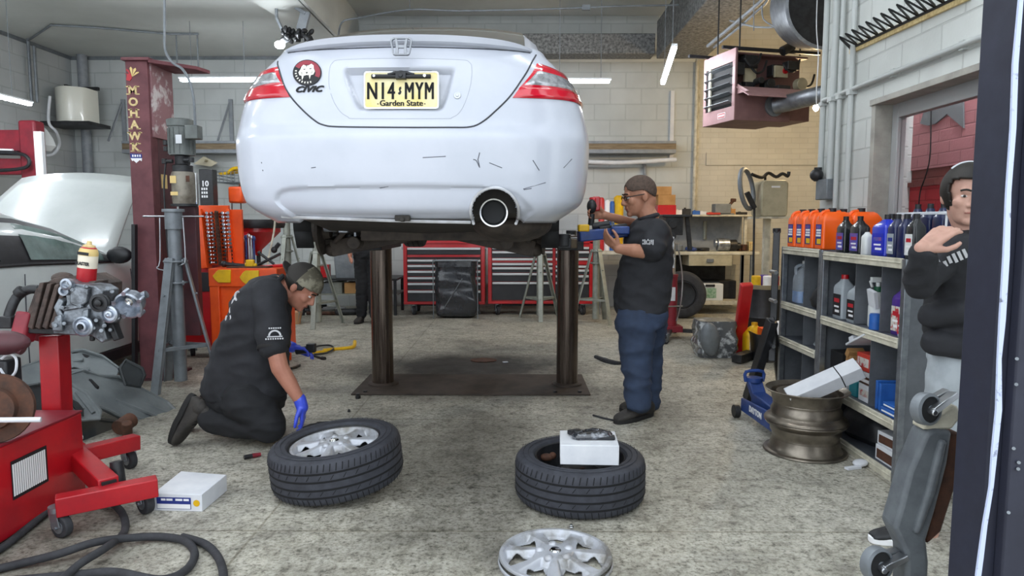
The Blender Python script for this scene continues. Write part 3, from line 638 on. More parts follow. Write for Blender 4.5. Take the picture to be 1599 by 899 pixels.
# rear suspension, both sides
for sd in (-1, 1):
    cx = CXC+sd*.66; y = 4.3
    wl = MB()
    for k in range(14):
        a0 = R(-36+k*252/14); a1 = R(-36+(k+1)*252/14); r = .345
        wl.add([(cx-sd*.0, y+r*math.cos(a0), 1.42+r*math.sin(a0)), (cx-sd*.0, y+r*math.cos(a1), 1.42+r*math.sin(a1)), (cx+sd*.10, y+r*math.cos(a1), 1.42+r*math.sin(a1)), (cx+sd*.10, y+r*math.cos(a0), 1.42+r*math.sin(a0))], [(0, 1, 2, 3)])
    wl.build('wheel_well', M_['black_matte'], car, world=True, solid=.012)
    b = MB(); Mh = Matrix.Translation((cx+sd*.03, y-.02, 1.315)) @ Matrix.Rotation(PI/2*sd, 4, 'Y')
    b.lathe([(.0, -.06), (.05, -.06), (.055, -.02), (.15, -.016), (.152, 0), (.10, .006), (.075, .01), (.07, .06), (.0, .06)], 30, Mh); b.build('brake_disc', M_['under_rust'], car, world=True)
    b = MB(); b.bar((cx-sd*.02, y+.02, 1.20), (cx-sd*.56, y+.12, 1.31), .11, .10); b.bar((cx, y, 1.22), (cx-sd*.15, y+.75, 1.33), .08, .08); b.bar((cx-sd*.25, y-.12, 1.30), (cx-sd*.66, y-.1, 1.30), .16, .09); b.cyl((cx-sd*.2, y-.16, 1.24), (cx-sd*.2, y-.05, 1.24), .04, n=14); b.ell((cx-sd*.03, y+.02, 1.195), (.055, .055, .045)); b.ell((cx-sd*.5, y+.2, 1.325), (.05, .05, .04))
    b.tube([(cx-sd*.06, y-.06, 1.24), (cx-sd*.2, y-.1, 1.345), (cx-sd*.45, y-.05, 1.37)], .016, 8, sm=4)
    b.build('control_arm', M_['under_rust'], car, world=True, bevel=.008)
    b = MB(); b.cyl((cx-sd*.13, y+.04, 1.25), (cx-sd*.16, y+.05, 1.75), .028); hx = [(cx-sd*.15+.055*math.cos(t), y+.05+.055*math.sin(t), 1.34+.02*t/2.2) for t in np.arange(0, 36, .45)]; b.tube(hx, .008, 6); b.build('coil_spring_strut', M_['black_plastic'], car, world=True)
    b = MB(); b.box((cx-sd*.14-.03, y-.16, 1.30), (cx-sd*.14+.03, y-.05, 1.36)); b.cyl((cx-sd*.10, y-.14, 1.33), (cx-sd*.02, y-.14, 1.33), .024); b.cyl((cx-sd*.2, y-.1, 1.27), (cx-sd*.2, y-.1, 1.35), .012); b.build('brake_caliper', M_['galvanized'], car, world=True, bevel=.006)
# front wheels still on
def tyre_prof(r, w, rim):
    return [(rim, -w*.42), (rim+.012, -w*.5), (r*.86, -w*.52), (r*.955, -w*.46), (r*.985, -w*.40), (r, -w*.3), (r, w*.3), (r*.985, w*.40), (r*.955, w*.46), (r*.86, w*.52), (rim+.012, w*.5), (rim, w*.42)]
for sx in (-1.0, .16):
    b = MB(); Mw = Matrix.Translation((sx, 6.85, 1.44)) @ Matrix.Rotation(PI/2, 4, 'Y'); b.lathe(tyre_prof(.315, .205, .2), 40, Mw, 0, caps=False); b.lathe([(0, .03), (.2, .05), (.2, -.08)], 30, Mw, 1, caps=False)
    for k in (-.05, 0, .05): b.lathe([(.3165, k-.005), (.3165, k+.005)], 40, Mw, 2, caps=False)
    b.build('front_wheel', [M_['dark_rubber'], M_['grey_metal'], M_['groove']], car, world=True)
# ---------------------------------------------------------------- the in-ground lift under it
mk('ram_steel', '#6a5f56', .24, .7, col2='#3a2e27', vs=3, stretch=(12, 12, .6), lo=.35, hi=.65)
mk('plate_rust', '#4b4039', .75, .2, col2='#37302b', vs=5)
lift = thing('car_lift', 'two-column in-ground lift with oily steel columns under the white coupe', 'lift', (-.34, 5.72, 0))
for px in (596.5, 886):
    x = at(px, 500, 5.72).x
    b = MB(); b.lathe([(.0, 0), (.089, 0), (.089, 1.25), (0, 1.25)], 40, TM((x, 5.72, 0.004))); b.build('column', M_['ram_steel'], lift, world=True)
    b = MB(); b.lathe([(.092, 0), (.125, 0), (.125, .012), (.092, .02)], 32, TM((x, 5.72, .012))); b.build('column_collar', M_['plate_rust'], lift, world=True)
    b = MB(); b.box((x-.09, 5.3, 1.15), (x+.09, 6.2, 1.245)); b.bar((x, 5.35, 1.2), (x-.10, 4.75, 1.22), .10, .07); b.bar((x, 6.1, 1.2), (x+.1, 6.7, 1.22), .10, .07); b.cyl((x-.1, 4.78, 1.2), (x-.1, 4.78, 1.285), .05); b.cyl((x+.1, 6.65, 1.2), (x+.1, 6.65, 1.29), .05)
    b.build('lift_arm', M_['dark_metal'], lift, world=True, bevel=.006)
g = [gr(548, 617), gr(922, 617), gr(922, 588), gr(548, 588)]
b = MB(); b.box((g[0].x, g[0].y, 0), (g[1].x, g[2].y+.05, .012)); b.build('floor_plate', M_['plate_rust'], lift, world=True, bevel=.003)
b = MB()
for x in (at(865, 612, 5.6).x, g[0].x+.1, g[1].x-.08): MB().cyl((x, g[0].y+.06, .01), (x, g[0].y+.06, .024), .016, n=8).build('bolt', M_['dark_metal'], lift, world=True)
# ---------------------------------------------------------------- maroon lift post with its pump motor
mk('maroon_scuff', '#8a6468', .6, col2='#c3bcbb', vs=7, lo=.52, hi=.62)
mk('letter_cream', '#d9c48e', .6, col2='#b79c6a', vs=40)
mk('motor_grey', '#6a6f6d', .5, .2, col2='#575b59', vs=9)
mk('reservoir', '#8a8478', .5, .3, col2='#5f564a', vs=8)
Yp = 5.88
a = at(194, 95, Yp); x0 = a.x+.005; x1 = x0+.185; zt = a.z
post = thing('lift_post', 'tall maroon lift post with cream lettering down its front, at left', 'lift', (x0+.09, Yp+.2, 0))
b = MB(); b.box((x0, Yp, .02), (x1, Yp+.02, zt)); b.box((x0, Yp+.02, .02), (x0+.02, Yp+.40, zt)); b.box((x0, Yp+.38, .02), (x1, Yp+.40, zt)); b.box((x0+.02, Yp+.12, .02), (x1-.03, Yp+.14, zt-.02)); b.box((x1-.012, Yp+.02, .02), (x1+.0, Yp+.11, zt))
b.build('column', M_['maroon'], post, world=True, bevel=.004)
b = MB(); b.box((x1-.002, Yp+.03, zt-.62), (x1+.012, Yp+.395, zt-.005)); b.build('side_panel', M_['maroon_scuff'], post, world=True, bevel=.003)
b = MB(); b.box((x1-.03, Yp+.12, .02), (x1-.005, Yp+.39, zt-.62)); b.build('carriage_track', M_['maroon_dark'], post, world=True, bevel=.003)
b = MB(); b.box((x0-.02, Yp-.03, zt), (x1+.03, Yp+.42, zt+.025)); b.prism([(x1+.02, Yp-.03), (x1+.30, Yp+.25), (x1+.34, Yp+.42), (x1+.02, Yp+.42)], zt-.02, zt+.012); b.build('top_plate', M_['maroon'], post, world=True, bevel=.004)
b = MB(); b.box((x0-.05, Yp-.02, 0), (x1+.05, Yp+.45, .022)); b.build('base_plate', M_['maroon_dark'], post, world=True, bevel=.003)
b = MB()
for ch, px, py in (('M', 207, 141), ('O', 208, 159.5), ('H', 209, 177), ('A', 210, 195), ('W', 210.5, 213), ('K', 211.5, 230)):
    M = facing(at(px, py, Yp-.002), FRONT); put_text(b, ch, .092, M, bold=.0035, sx=1.05)
    hw, hh = .032, .036
    sl = {'M': ((-.04, -1), (.04, -1), (-.04, 1), (.04, 1)), 'H': ((-.03, -1), (.03, -1), (-.03, 1), (.03, 1)), 'A': ((-.034, -1), (.034, -1)), 'W': ((-.046, 1), (.046, 1)), 'K': ((-.026, -1), (.032, -1), (-.026, 1), (.03, 1)), 'O': ()}[ch]
    for sx, sy in sl: b.box((sx-.017, sy*.031-.0045, -.001), (sx+.017, sy*.031+.0045, .001), 0, M)
b.build('lettering', M_['letter_cream'], post, world=True)
b = MB(); M = facing(at(206, 116, Yp-.002), FRONT)
for i in range(5):
    an = R(20+i*38); b.prism([(0, -.02), (.05*math.cos(an)-.012, .05*math.sin(an)), (.062*math.cos(an), .062*math.sin(an)), (.05*math.cos(an)+.012, .05*math.sin(an)-.004)], -.001, .001+.0003*i, M, 0 if i < 3 else 1)
b.prism([(-.05, -.045), (-.02, -.055), (.0, -.03), (-.012, .01), (-.04, .0)], -.001, .0014, M, 1); b.build('feather_emblem', [M_['gold'], M_['ink_red']], post, world=True, ang=0)
b = MB(); M = facing(at(212.5, 246, Yp-.002), FRONT); b.prism([(-.05, .035), (.05, .03), (.05, -.004), (.02, -.012), (-.045, -.006)], -.001, .001, M, 1); b.prism([(-.045, -.005), (.05, -.005), (.045, -.03), (.03, -.02), (.0, -.045), (-.02, -.025), (-.035, -.028)], -.001, .0012, M, 0)
for i in range(4): b.box((-.032+i*.02, .006, .001), (-.02+i*.02, .024, .0018), 0, M)
b.build('map_emblem', [M_['ink_white'], M_['ink_blue']], post, world=True, ang=0)
b = MB(); b.bar(at(210, 350, Yp-.06), V((x0-.02, Yp-.06, .03)), .03, .05); b.build('cable_guard', M_['black_plastic'], post, world=True, bevel=.004)
mx = at(279, 200, 5.78).x; my = 5.82; zz = lambda py: at(279, py, 5.78).z
b = MB(); T = TM((mx, my, 0)); b.lathe([(0, zz(242)), (.098, zz(242)), (.098, zz(198)), (.108, zz(197)), (.112, zz(187)), (.09, zz(185)), (0, zz(184))], 28, T)
for i in range(14):
    an = 2*PI*i/14; b.box((.09, -.004, zz(240)), (.106, .004, zz(200)), 0, T @ Matrix.Rotation(an, 4, 'Z'))
b.build('motor', M_['motor_grey'], post, world=True)
b = MB(); q = at(303, 207, 5.74); b.box(q+V((-.055, -.05, -.055)), q+V((.05, .05, .055))); b.build('junction_box', M_['motor_grey'], post, world=True, bevel=.006)
b = MB(); b.lathe([(0, zz(268)), (.08, zz(268)), (.08, zz(258)), (.06, zz(256)), (.06, zz(243)), (0, zz(242))], 20, T)
for dx, dy, z_ in ((-.10, -.06, zz(252)), (.09, -.07, zz(250)), (-.11, .0, zz(222)), (-.10, -.02, zz(232))): b.cyl((mx+dx*.5, my+dy, z_), (mx+dx*1.3, my+dy, z_), .016); b.cyl((mx+dx*1.2, my+dy, z_-.02), (mx+dx*1.2, my+dy, z_+.02), .022)
b.tube([(mx-.11, my-.06, zz(255)), (mx-.13, my-.07, zz(300)), (mx-.12, my-.07, zz(400))], .008, 6, sm=4)
b.build('pump_valve', M_['dark_metal'], post, world=True, bevel=.002)
b = MB(); b.lathe([(0, zz(318)), (.088, zz(318)), (.092, zz(310)), (.092, zz(272)), (.085, zz(268)), (0, zz(268))], 28, T, 0); b.lathe([(.0, zz(322)), (.105, zz(322)), (.105, zz(318)), (0, zz(318))], 24, T, 1)
for (px, py, w, h, mi) in ((270, 280, .05, .06, 2), (272, 302, .06, .03, 2), (293, 279, .03, .05, 3)): b.box((-w/2, -h/2, -.002), (w/2, h/2, .001), mi, facing(at(px, py, my-.093), FRONT))
b.build('oil_reservoir', [M_['reservoir'], M_['dark_metal'], M_['gold'], M_['rusty']], post, world=True)
b = MB(); b.box((mx-.06, my+.02, .4), (mx+.08, my+.09, zz(322))); b.build('pump_bracket', M_['maroon_dark'], post, world=True, bevel=.004)
b = MB(); b.box((-.025, -.035, 0), (.025, .035, .002), 0, facing(at(279, 217, my-.104), FRONT)); b.box((-.05, -.06, 0), (.05, .06, .002), 1, facing((x1-.0045, Yp+.2, zz(280)), (1, 0, 0)));
b.build('rating_label', [M_['white_card'], M_['gold']], post, world=True)
b = MB(); b.tube([at(257, -30, 5.8), at(257, 40, 5.8), at(258, 78, 5.8), at(270, 98, 5.75), at(285, 108, 5.7), at(297, 130, 5.68), at(303, 160, 5.68), at(305, 203, 5.72)], .011, 8, sm=5); b.tube([V((-2.96, 5.8, ZL)), at(257, 0, 5.8)], .011, 6)
single(b, 'power_cable', M_['grey_metal'], 'grey power cable dropping from the ceiling to the lift post motor', 'cable')
# ---------------------------------------------------------------- tall tripod stands
def tripod(mats, zt, foot, r=.028, leg=(.045, .012), col=(.05, .5), thand=True, yoke=False):
    # returns list of (name, MB); local coords, feet on a circle of radius foot
    out = []
    b = MB(); b.cyl((0, 0, .05), (0, 0, zt*.92), r*1.15, n=18); out.append(('post', b))
    b = MB(); b.cyl((0, 0, zt*.9), (0, 0, zt), r*1.5, n=18); b.cyl((0, 0, zt-.005), (0, 0, zt+.02), r*1.9, n=18); out.append(('saddle', b))
    for z, rr in ((zt*.72, r*2.1), (zt*.60, r*2.0)):
        b = MB(); b.cyl((0, 0, z-.006), (0, 0, z+.006), rr, n=18)
        for k in range(3): an = R(90+120*k); b.cyl((rr*.85*math.cos(an), rr*.85*math.sin(an), z-.02), (rr*.85*math.cos(an), rr*.85*math.sin(an), z+.018), .009, n=8)
        out.append(('collar', b))
    for k in range(3):
        an = R(-110+120*k); c, s_ = math.cos(an), math.sin(an); b = MB()
        p0 = V((r*1.6*c, r*1.6*s_, zt*.74)); p1 = V((foot*c, foot*s_, .0)); d = (p1-p0).normalized(); t = V((-s_, c, 0)); n = d.cross(t)
        w = leg[0]/2
        for (ta, na) in ((w, 0),):
            b.bar(p0, p1, leg[0], leg[1], up=n)
        b.bar(p0+t*(w-.003)-n*.01, p1+t*(w-.003)-n*.01, .006, .03, up=n)
        b.cyl(p0.lerp(p1, .28)-n*.012, p0.lerp(p1, .28)+n*.02, .010, n=8); out.append(('leg', b))
    b = MB(); zb = zt*.235; rb = lerp(r*1.6, foot, 1-zb/(zt*.74))
    cs = [V((rb*math.cos(R(-110+120*k)), rb*math.sin(R(-110+120*k)), zb)) for k in range(3)]
    for k in range(3): b.bar(cs[k], cs[(k+1) % 3], .008, .03)
    for c in cs: b.bar(c, (0, 0, zb), .03, .008); b.cyl(c+V((0, 0, -.02)), c+V((0, 0, .02)), .009, n=8)
    out.append(('brace', b))
    if thand:
        b = MB(); b.cyl((-.24, 0, zt-.04), (.24, 0, zt-.04), .008, n=8); b.tube([(-.10, -.02, zt-.05), (-.11, -.03, zt-.40), (-.13, -.05, zt-.46), (-.06, -.05, zt-.48)], .006, 6, sm=3); b.tube([(.08, -.02, zt-.05), (.09, -.03, zt-.38), (.07, -.05, zt-.43), (.03, -.04, zt-.44)], .006, 6, sm=3); out.append(('screw_handle', b))
    return out
def make_stand(label, loc, zt, foot, m, rz=0, group=None, **k):
    t = thing('tripod_stand', label, 'stand', loc, rz, group)
    for n, b in tripod(None, zt, foot, **k): b.build(n, M_[m] if n != 'screw_handle' else M_['brushed_steel'], t, bevel=.002)
    return t
g = gr(283, 603)
make_stand('large grey tripod stand with a wire handle, in front of the maroon post', (g.x, g.y, 0), at(283, 330, g.y).z, .30, 'grey_metal', R(6), r=.045, leg=(.075, .012))
mk('stand_pale', '#9c9f96', .45, .35, col2='#85887f', vs=9)
# ---------------------------------------------------------------- white car in the left bay
mk('car2_white', '#bcc1bf', .25, col2='#b3b8b6', vs=2, coat=.5)
mk('car2_glass', '#27302f', .04, coat=1)
mk('car2_glass_green', '#7b918c', .05, col2='#4d5c58', vs=2.2, coat=1)  # pale green mix stands in for light reflected in the glass
CX2 = -4.38
car2 = thing('sedan_car', 'white car with its bonnet raised, parked behind the engine at left', 'car', (CX2, 5.6, 0))
HW = [(2.2, .70), (2.6, .84), (3.4, .90), (5, .91), (6.2, .91), (7.2, .90), (7.8, .80), (8.1, .6)]
BELT = [(2.2, .98), (3.0, 1.06), (4.5, 1.075), (6.1, 1.02), (6.6, .99), (7.6, .86), (8.1, .62)]
def body2(y):
    w = interp(HW, y); zb = interp(BELT, y); pr = [(w*.90, .20), (w*.985, .28), (w*.99, .45), (w, .62), (w*.995, .8), (w*.965, zb-.06), (w*.93, zb)]
    return [V((CX2+x, y, z)) for x, z in pr]+[V((CX2-x, y, z)) for x, z in reversed(pr)]
b = MB(); b.loft([body2(y) for y in (2.2, 2.4, 2.7, 3.2, 3.8, 4.4, 5, 5.5, 6.0, 6.3, 6.55)], closed=True); b.build('body_shell', M_['car2_white'], car2, world=True, ang=30)
b = MB(); fy = [6.55, 6.7, 6.9, 7.2, 7.5, 7.8, 8.0, 8.1]; FS = []
for y in fy:
    w = interp(HW, y); zb = interp(BELT, y); lo = .25
    dx = abs(y-7.12); zw = .33+math.sqrt(max(0, .37**2-dx*dx)) if dx < .37 else .25
    pr = [(w*.9, zw-.01), (w*.99, max(zw, .5)), (w*.97, zb-.05), (w*.9, zb)]; FS.append([V((CX2+x, y, z)) for x, z in pr]+[V((CX2-x, y, z)) for x, z in reversed(pr)])
b.loft(FS); b.build('front_fender', M_['car2_white'], car2, world=True, ang=30)
RT = [(2.6, 1.10), (3.2, 1.38), (3.9, 1.47), (4.6, 1.485), (5.1, 1.455), (5.5, 1.36), (5.9, 1.18), (6.2, 1.03)]
def green(y):
    zr = interp(RT, y); zb = min(interp(BELT, y), zr-.005); k = (zr-zb)/.43
    pr = [(.845, zb), (.845-.10*k, zb+.6*(zr-zb)), (.79-.16*k, zr-.055*k), (.60-.05*k, zr-.012), (.3, zr)]
    return [V((CX2+x, y, z)) for x, z in pr]+[V((CX2-x, y, z)) for x, z in reversed(pr)]
b = MB(); b.loft([green(y) for y in (2.6, 2.9, 3.2, 3.6, 4, 4.4, 4.8, 5.1, 5.3, 5.5, 5.7, 5.9, 6.05, 6.2)]); b.build('roof_shell', M_['car2_white'], car2, world=True, ang=40)
def gpt(y, f, off): # point on the greenhouse side
    r = green(y); a, m_, c = r[0], r[1], r[2]
    p = a.lerp(m_, f/.6) if f < .6 else m_.lerp(c, (f-.6)/.4); return p+V((off, 0, off*.3))
def wpane(ys, f0, f1, off, name, m):
    b = MB(); rows = [[gpt(y, f0 if not callable(f0) else f0(y), off), gpt(y, lerp(f0, f1, .5), off), gpt(y, f1, off)] for y in ys]
    b.loft(rows, closed=False); return b.build(name, m, car2, world=True, ang=60)
wpane([2.9, 3.4, 3.9, 4.4, 4.8, 5.1, 5.3, 5.5, 5.7, 5.9, 6.08], .0, .95, .006, 'window_frame', M_['black_plastic'])
wpane([3.0, 3.5, 4.0, 4.4, 4.72], .06, .84, .011, 'rear_side_window', M_['car2_glass'])
wpane([5.02, 5.2, 5.4, 5.6, 5.75, 5.9], .08, .80, .011, 'front_side_window', M_['car2_glass_green'])
b = MB(); b.tube([gpt(y, .0, .012) for y in (2.9, 4, 5, 6.05)], .012, 6); b.build('belt_trim', M_['black_plastic'], car2, world=True)
b = MB(); q = gpt(5.98, .12, .02); b.ell(q+V((.09, -.02, .04)), (.11, .05, .075)); b.bar(q, q+V((.08, 0, .02)), .05, .04); b.build('side_mirror', M_['black_plastic'], car2, world=True, sub=0)
b = MB(); b.tube([(CX2+.905, 4.86, 1.0), (CX2+.912, 4.84, .7), (CX2+.90, 4.86, .3)], .004, 5); b.tube([(CX2+.905, 6.2, .95), (CX2+.91, 6.24, .6), (CX2+.90, 6.2, .3)], .004, 5); b.build('door_gap', M_['panel_gap'], car2, world=True)
b = MB(); b.box((CX2+.80, 2.9, .17), (CX2+.90, 6.55, .27)); b.build('sill', M_['black_plastic'], car2, world=True, bevel=.01)
b = MB(); b.box((CX2+.908, 4.95, .88), (CX2+.935, 5.12, .905)); b.build('door_handle', M_['car2_white'], car2, world=True, bevel=.008)
# raised bonnet
b = MB(); hA = V((CX2, 6.25, 1.04)); hB = V((CX2-.02, 7.05, 1.80)); rg = []
for j in range(9):
    v = j/8; c = hA.lerp(hB, v); w = lerp(.72, .60, v**2); rg.append([c+V((w*(-1+2*i/14), -.05*(1-abs(-1+2*i/14)**4)-.06*math.sin(v*PI), .05*(1-(-1+2*i/14)**2)*v)) for i in range(15)])
b.loft(rg, closed=False); b.build('bonnet', M_['car2_white'], car2, world=True, solid=.03, ang=60)
for yw in (7.12, 3.2):
    b = MB(); Mw = Matrix.Translation((CX2+.80, yw, .325)) @ Matrix.Rotation(PI/2, 4, 'Y'); b.lathe(tyre_prof(.325, .21, .225), 36, Mw); wh = b.build('wheel', M_['dark_rubber'], car2, world=True)
    b = MB(); b.lathe([(.225, .06), (.215, .08), (.205, .06), (.20, -.05)], 36, Mw, caps=False)
    for k in range(10):
        an = 2*PI*k/10; b.bar(Mw @ V((.05*math.cos(an), .05*math.sin(an), .07)), Mw @ V((.21*math.cos(an), .21*math.sin(an), .055)), .035, .02, up=(1, 0, 0))
    b.lathe([(0, .085), (.055, .08), (.06, .04), (0, .04)], 20, Mw); b.build('alloy_rim', M_['brushed_steel'], wh, world=True)
# ---------------------------------------------------------------- engine on its red stand
Ye = 3.35
st = thing('engine_stand', 'red engine stand on casters holding the bare engine block', 'stand', (-2.0, 3.4, 0))
b = MB(); b.bar(at(85, 522, Ye+.12), at(92, 690, Ye+.12), .10, .10, up=(1, 0, 0)); b.bar(at(92, 690, Ye+.12), V((-2.2, Ye+.12, .10)), .10, .10, up=(1, 0, 0)); b.build('upright', M_['red_paint'], st, world=True, bevel=.006)
b = MB(); b.bar(gr(108, 702, .20), gr(170, 760, .17), .085, .085); b.build('main_rail', M_['red_paint'], st, world=True, bevel=.005)
b = MB(); p = gr(171, 761, .17); d = (gr(170, 760, .17)-gr(108, 702, .20)).normalized(); b.bar(p-d*.012, p+d*.004, .060, .060); b.build('rail_opening', M_['black_matte'], st, world=True)
b = MB(); b.bar(gr(87, 790, .14), gr(246, 758, .15), .075, .085); b.build('cross_foot', M_['red_paint'], st, world=True, bevel=.005)
b = MB(); b.bar(gr(118, 712, .17), gr(214, 689, .16), .075, .08); b.build('rear_foot', M_['red_paint'], st, world=True, bevel=.005)
def caster(parent, p, r=.045, yaw=0, m='dark_rubber', name='caster'):
    p = V(p); ax = V((math.cos(yaw), math.sin(yaw), 0)); b = MB()
    c = V((p.x, p.y, r)); b.cyl(c-ax*r*.36, c+ax*r*.36, r, n=22); w = b.build(name, M_[m], parent, world=True, bevel=.006)
    b = MB(); b.cyl(c-ax*r*.42, c+ax*r*.42, r*.55, n=16)
    for s_ in (-1, 1): q = c+ax*(r*.55*s_); b.bar(q, q+V((-ax.y*.02, ax.x*.02, r*1.35)), r*.1, r*.9, up=(-ax.y, ax.x, 0))
    b.cyl(c+V((-ax.y*.02, ax.x*.02, r*1.3)), c+V((-ax.y*.02, ax.x*.02, r*1.75)), r*.75, n=14); b.cyl(c-ax*r*.7, c+ax*r*.7, r*.14, n=8)
    b.build('fork', M_['galvanized'], w, world=True); return w
caster(st, gr(98, 838), .05, R(70)); caster(st, gr(228, 801), .055, R(55)); caster(st, gr(203, 731), .052, R(60))
b = MB(); q = gr(186, 748, .16); b.cyl(q+V((0, 0, -.07)), q+V((-.02, .02, .08)), .032, .03, n=16); b.build('lock_sleeve', M_['black_plastic'], st, world=True)
b = MB(); b.bar(at(45, 488, Ye+.02), at(34, 532, Ye-.02), .075, .09, up=(0, 1, 0)); b.bar(at(34, 530, Ye-.02), at(28, 545, Ye), .05, .06, up=(0, 1, 0)); b.bar(at(45, 520, Ye+.1), at(84, 530, Ye+.12), .05, .05); b.build('mount_arm', M_['red_dirty'], st, world=True, bevel=.012)
# engine block
mk('alu_dirty', '#8f959c', .42, .75, col2='#4d4f52', vs=16, lo=.4, hi=.66, bump=.3, bs=40)
mk('iron_brown', '#584a44', .6, .4, col2='#3c3532', vs=13, bump=.4, bs=50)
mk('alu_bright', '#b4bbc6', .35, .8, col2='#7d838c', vs=18)
en = thing('engine_block', 'bare grey engine block with pulleys, bolted to the red stand', 'engine', at(125, 480, Ye))
def ex(px, py, dy=0): return at(px, py, Ye+dy)
b = MB()
def slab(pts, y0, y1, mi=0, mb=b):
    Q = [at(x, y, Ye) for x, y in pts]; mb.prism([(p.x, -p.z) for p in Q], y0, y1, Matrix(((1, 0, 0, 0), (0, 0, 1, Ye), (0, -1, 0, 0), (0, 0, 0, 1))), mi)
slab([(60, 450), (88, 434), (102, 432), (130, 448), (128, 512), (98, 516), (62, 505), (46, 490)], -.02, .34)
for i in range(5): slab([(74+i*11, 440+i*1.5), (81+i*11, 439+i*1.5), (64+i*10, 512), (56+i*10, 508)], -.06+.004*i, .02)
for (px, py) in ((72, 500), (80, 488), (66, 492), (88, 504), (95, 500), (78, 508)): b.cyl(ex(px, py, -.03), ex(px, py, .05), .014, n=10); b.cb(ex(px+4, py-4, -.01), (.03, .05, .022), (0, R(30), 0))
b.build('cylinder_block', M_['iron_brown'], en, world=True, bevel=.005)
b = MB()
slab([(118, 434), (132, 440), (165, 444), (178, 452), (172, 480), (186, 490), (178, 505), (184, 525), (176, 531), (160, 520), (102, 517), (98, 500), (116, 488), (122, 468)], -.09, .05, 0, b)
slab([(132, 444), (160, 447), (158, 468), (146, 476), (132, 470)], -.115, -.08, 0, b); slab([(118, 474), (150, 470), (152, 476), (120, 482)], -.11, -.08, 0, b); slab([(150, 480), (160, 478), (156, 514), (146, 516)], -.112, -.08, 0, b); slab([(108, 490), (118, 486), (120, 512), (104, 512)], -.11, -.08, 0, b)
slab([(104, 476), (112, 462), (120, 466), (114, 480), (120, 490), (112, 496)], -.10, .0, 0, b)
b.build('timing_cover', M_['alu_dirty'], en, world=True, bevel=.006)
b = MB()
for px, py in ((108, 442), (112, 452), (105, 450), (135, 447), (168, 450), (175, 455), (184, 496), (120, 510), (146, 512), (163, 508), (170, 500), (124, 478), (140, 478), (150, 500), (165, 490), (100, 505), (92, 498), (86, 508), (97, 480), (158, 516), (172, 515)):
    b = MB(); b.cyl(ex(px, py, -.12), ex(px, py, -.07), .009, n=10); b.cyl(ex(px, py, -.127), ex(px, py, -.12), .006, n=6); b.build('bolt', M_['alu_dirty'], en, world=True)
Mf = lambda px, py, dy: facing(ex(px, py, dy), FRONT)
b = MB(); b.lathe([(0, .0), (.026, .0), (.028, .03), (.018, .034), (.018, .02), (0, .02)], 20, Mf(109, 443, -.10)); b.lathe([(0, 0), (.024, 0), (.024, .03), (.014, .03), (.014, .015), (0, .015)], 20, Mf(105, 453, -.10)); b.build('dowel', M_['alu_bright'], en, world=True)
b = MB(); b.lathe([(0, 0), (.042, 0), (.042, .012), (.036, .016), (.036, .022), (.042, .026), (.042, .034), (.03, .036), (.03, .026), (.016, .026), (.016, .04), (.008, .045), (0, .045)], 32, Mf(160, 472, -.12)); b.build('idler_pulley', M_['dark_metal'], en, world=True)
b = MB(); b.lathe([(0, 0), (.040, 0), (.040, .02), (.032, .024), (.028, .014), (.018, .014), (.016, .026), (.008, .028), (0, .02)], 32, Mf(174, 490, -.12)); b.build('drive_pulley', M_['alu_bright'], en, world=True)
b = MB(); b.lathe([(0, 0), (.046, 0), (.048, .015), (.040, .02), (.034, .012), (.026, .012), (.024, .03), (.016, .032), (.014, .02), (0, .02)], 32, Mf(132, 509, -.12), 0); b.lathe([(0, .02), (.012, .02), (.012, .034), (0, .034)], 12, Mf(132, 509, -.12), 1); b.build('crank_seal', [M_['alu_bright'], M_['black_matte']], en, world=True)
b = MB(); Mh = Mf(205, 473, -.10) @ Matrix.Rotation(R(20), 4, 'X'); b.lathe([(.03, -.04), (.055, -.03), (.062, .0), (.066, .03), (.058, .034), (.052, .0), (.035, -.02), (.0, -.022)], 32, Mh, 0, caps=False); b.lathe([(.0, -.02), (.02, -.018), (.02, .002), (.012, .004), (0, -.004)], 18, Mh @ Matrix.Translation((-.01, .006, 0)), 1)
for k in range(5): an = 2*PI*k/5+.4; b.cyl(Mh @ V((.064*math.cos(an), .064*math.sin(an), -.01)), Mh @ V((.064*math.cos(an), .064*math.sin(an), .034)), .011, n=10)
b.bar(ex(188, 480, -.06), ex(176, 478, -.04), .06, .05); b.cyl(ex(222, 462, -.08), ex(229, 459, -.08), .018, n=12)
b.build('pump_housing', [M_['alu_bright'], M_['chrome']], en, world=True)
b = MB(); b.tube([ex(62, 452, .1), ex(45, 452, .1), ex(28, 462, .08), ex(18, 480, .05), ex(14, 500, .03), ex(30, 508, .03), ex(60, 508, .05)], .024, 10, sm=5); b.cb(ex(14, 502, .03), (.07, .07, .06)); b.tube([ex(28, 460, .08), ex(36, 452, .08)], .03, 10); b.build('flywheel_bracket', M_['dark_metal'], en, world=True, bevel=.006)
b = MB(); b.bar(ex(48, 514, .0), ex(100, 517, .0), .06, .03); b.bar(ex(95, 517, -.02), ex(160, 518, -.04), .08, .025); b.cyl(ex(145, 518, -.05), ex(144, 532, -.05), .012); b.bar(ex(176, 505, -.05), ex(186, 530, -.05), .05, .03); b.build('oil_rail', M_['dark_metal'], en, world=True, bevel=.005)
b = MB(); b.ell(ex(98, 434, .05), (.05, .05, .03)); b.cb(ex(140, 442, .06), (.12, .12, .03)); b.build('block_top_lug', M_['iron_brown'], en, world=True, bevel=.005)
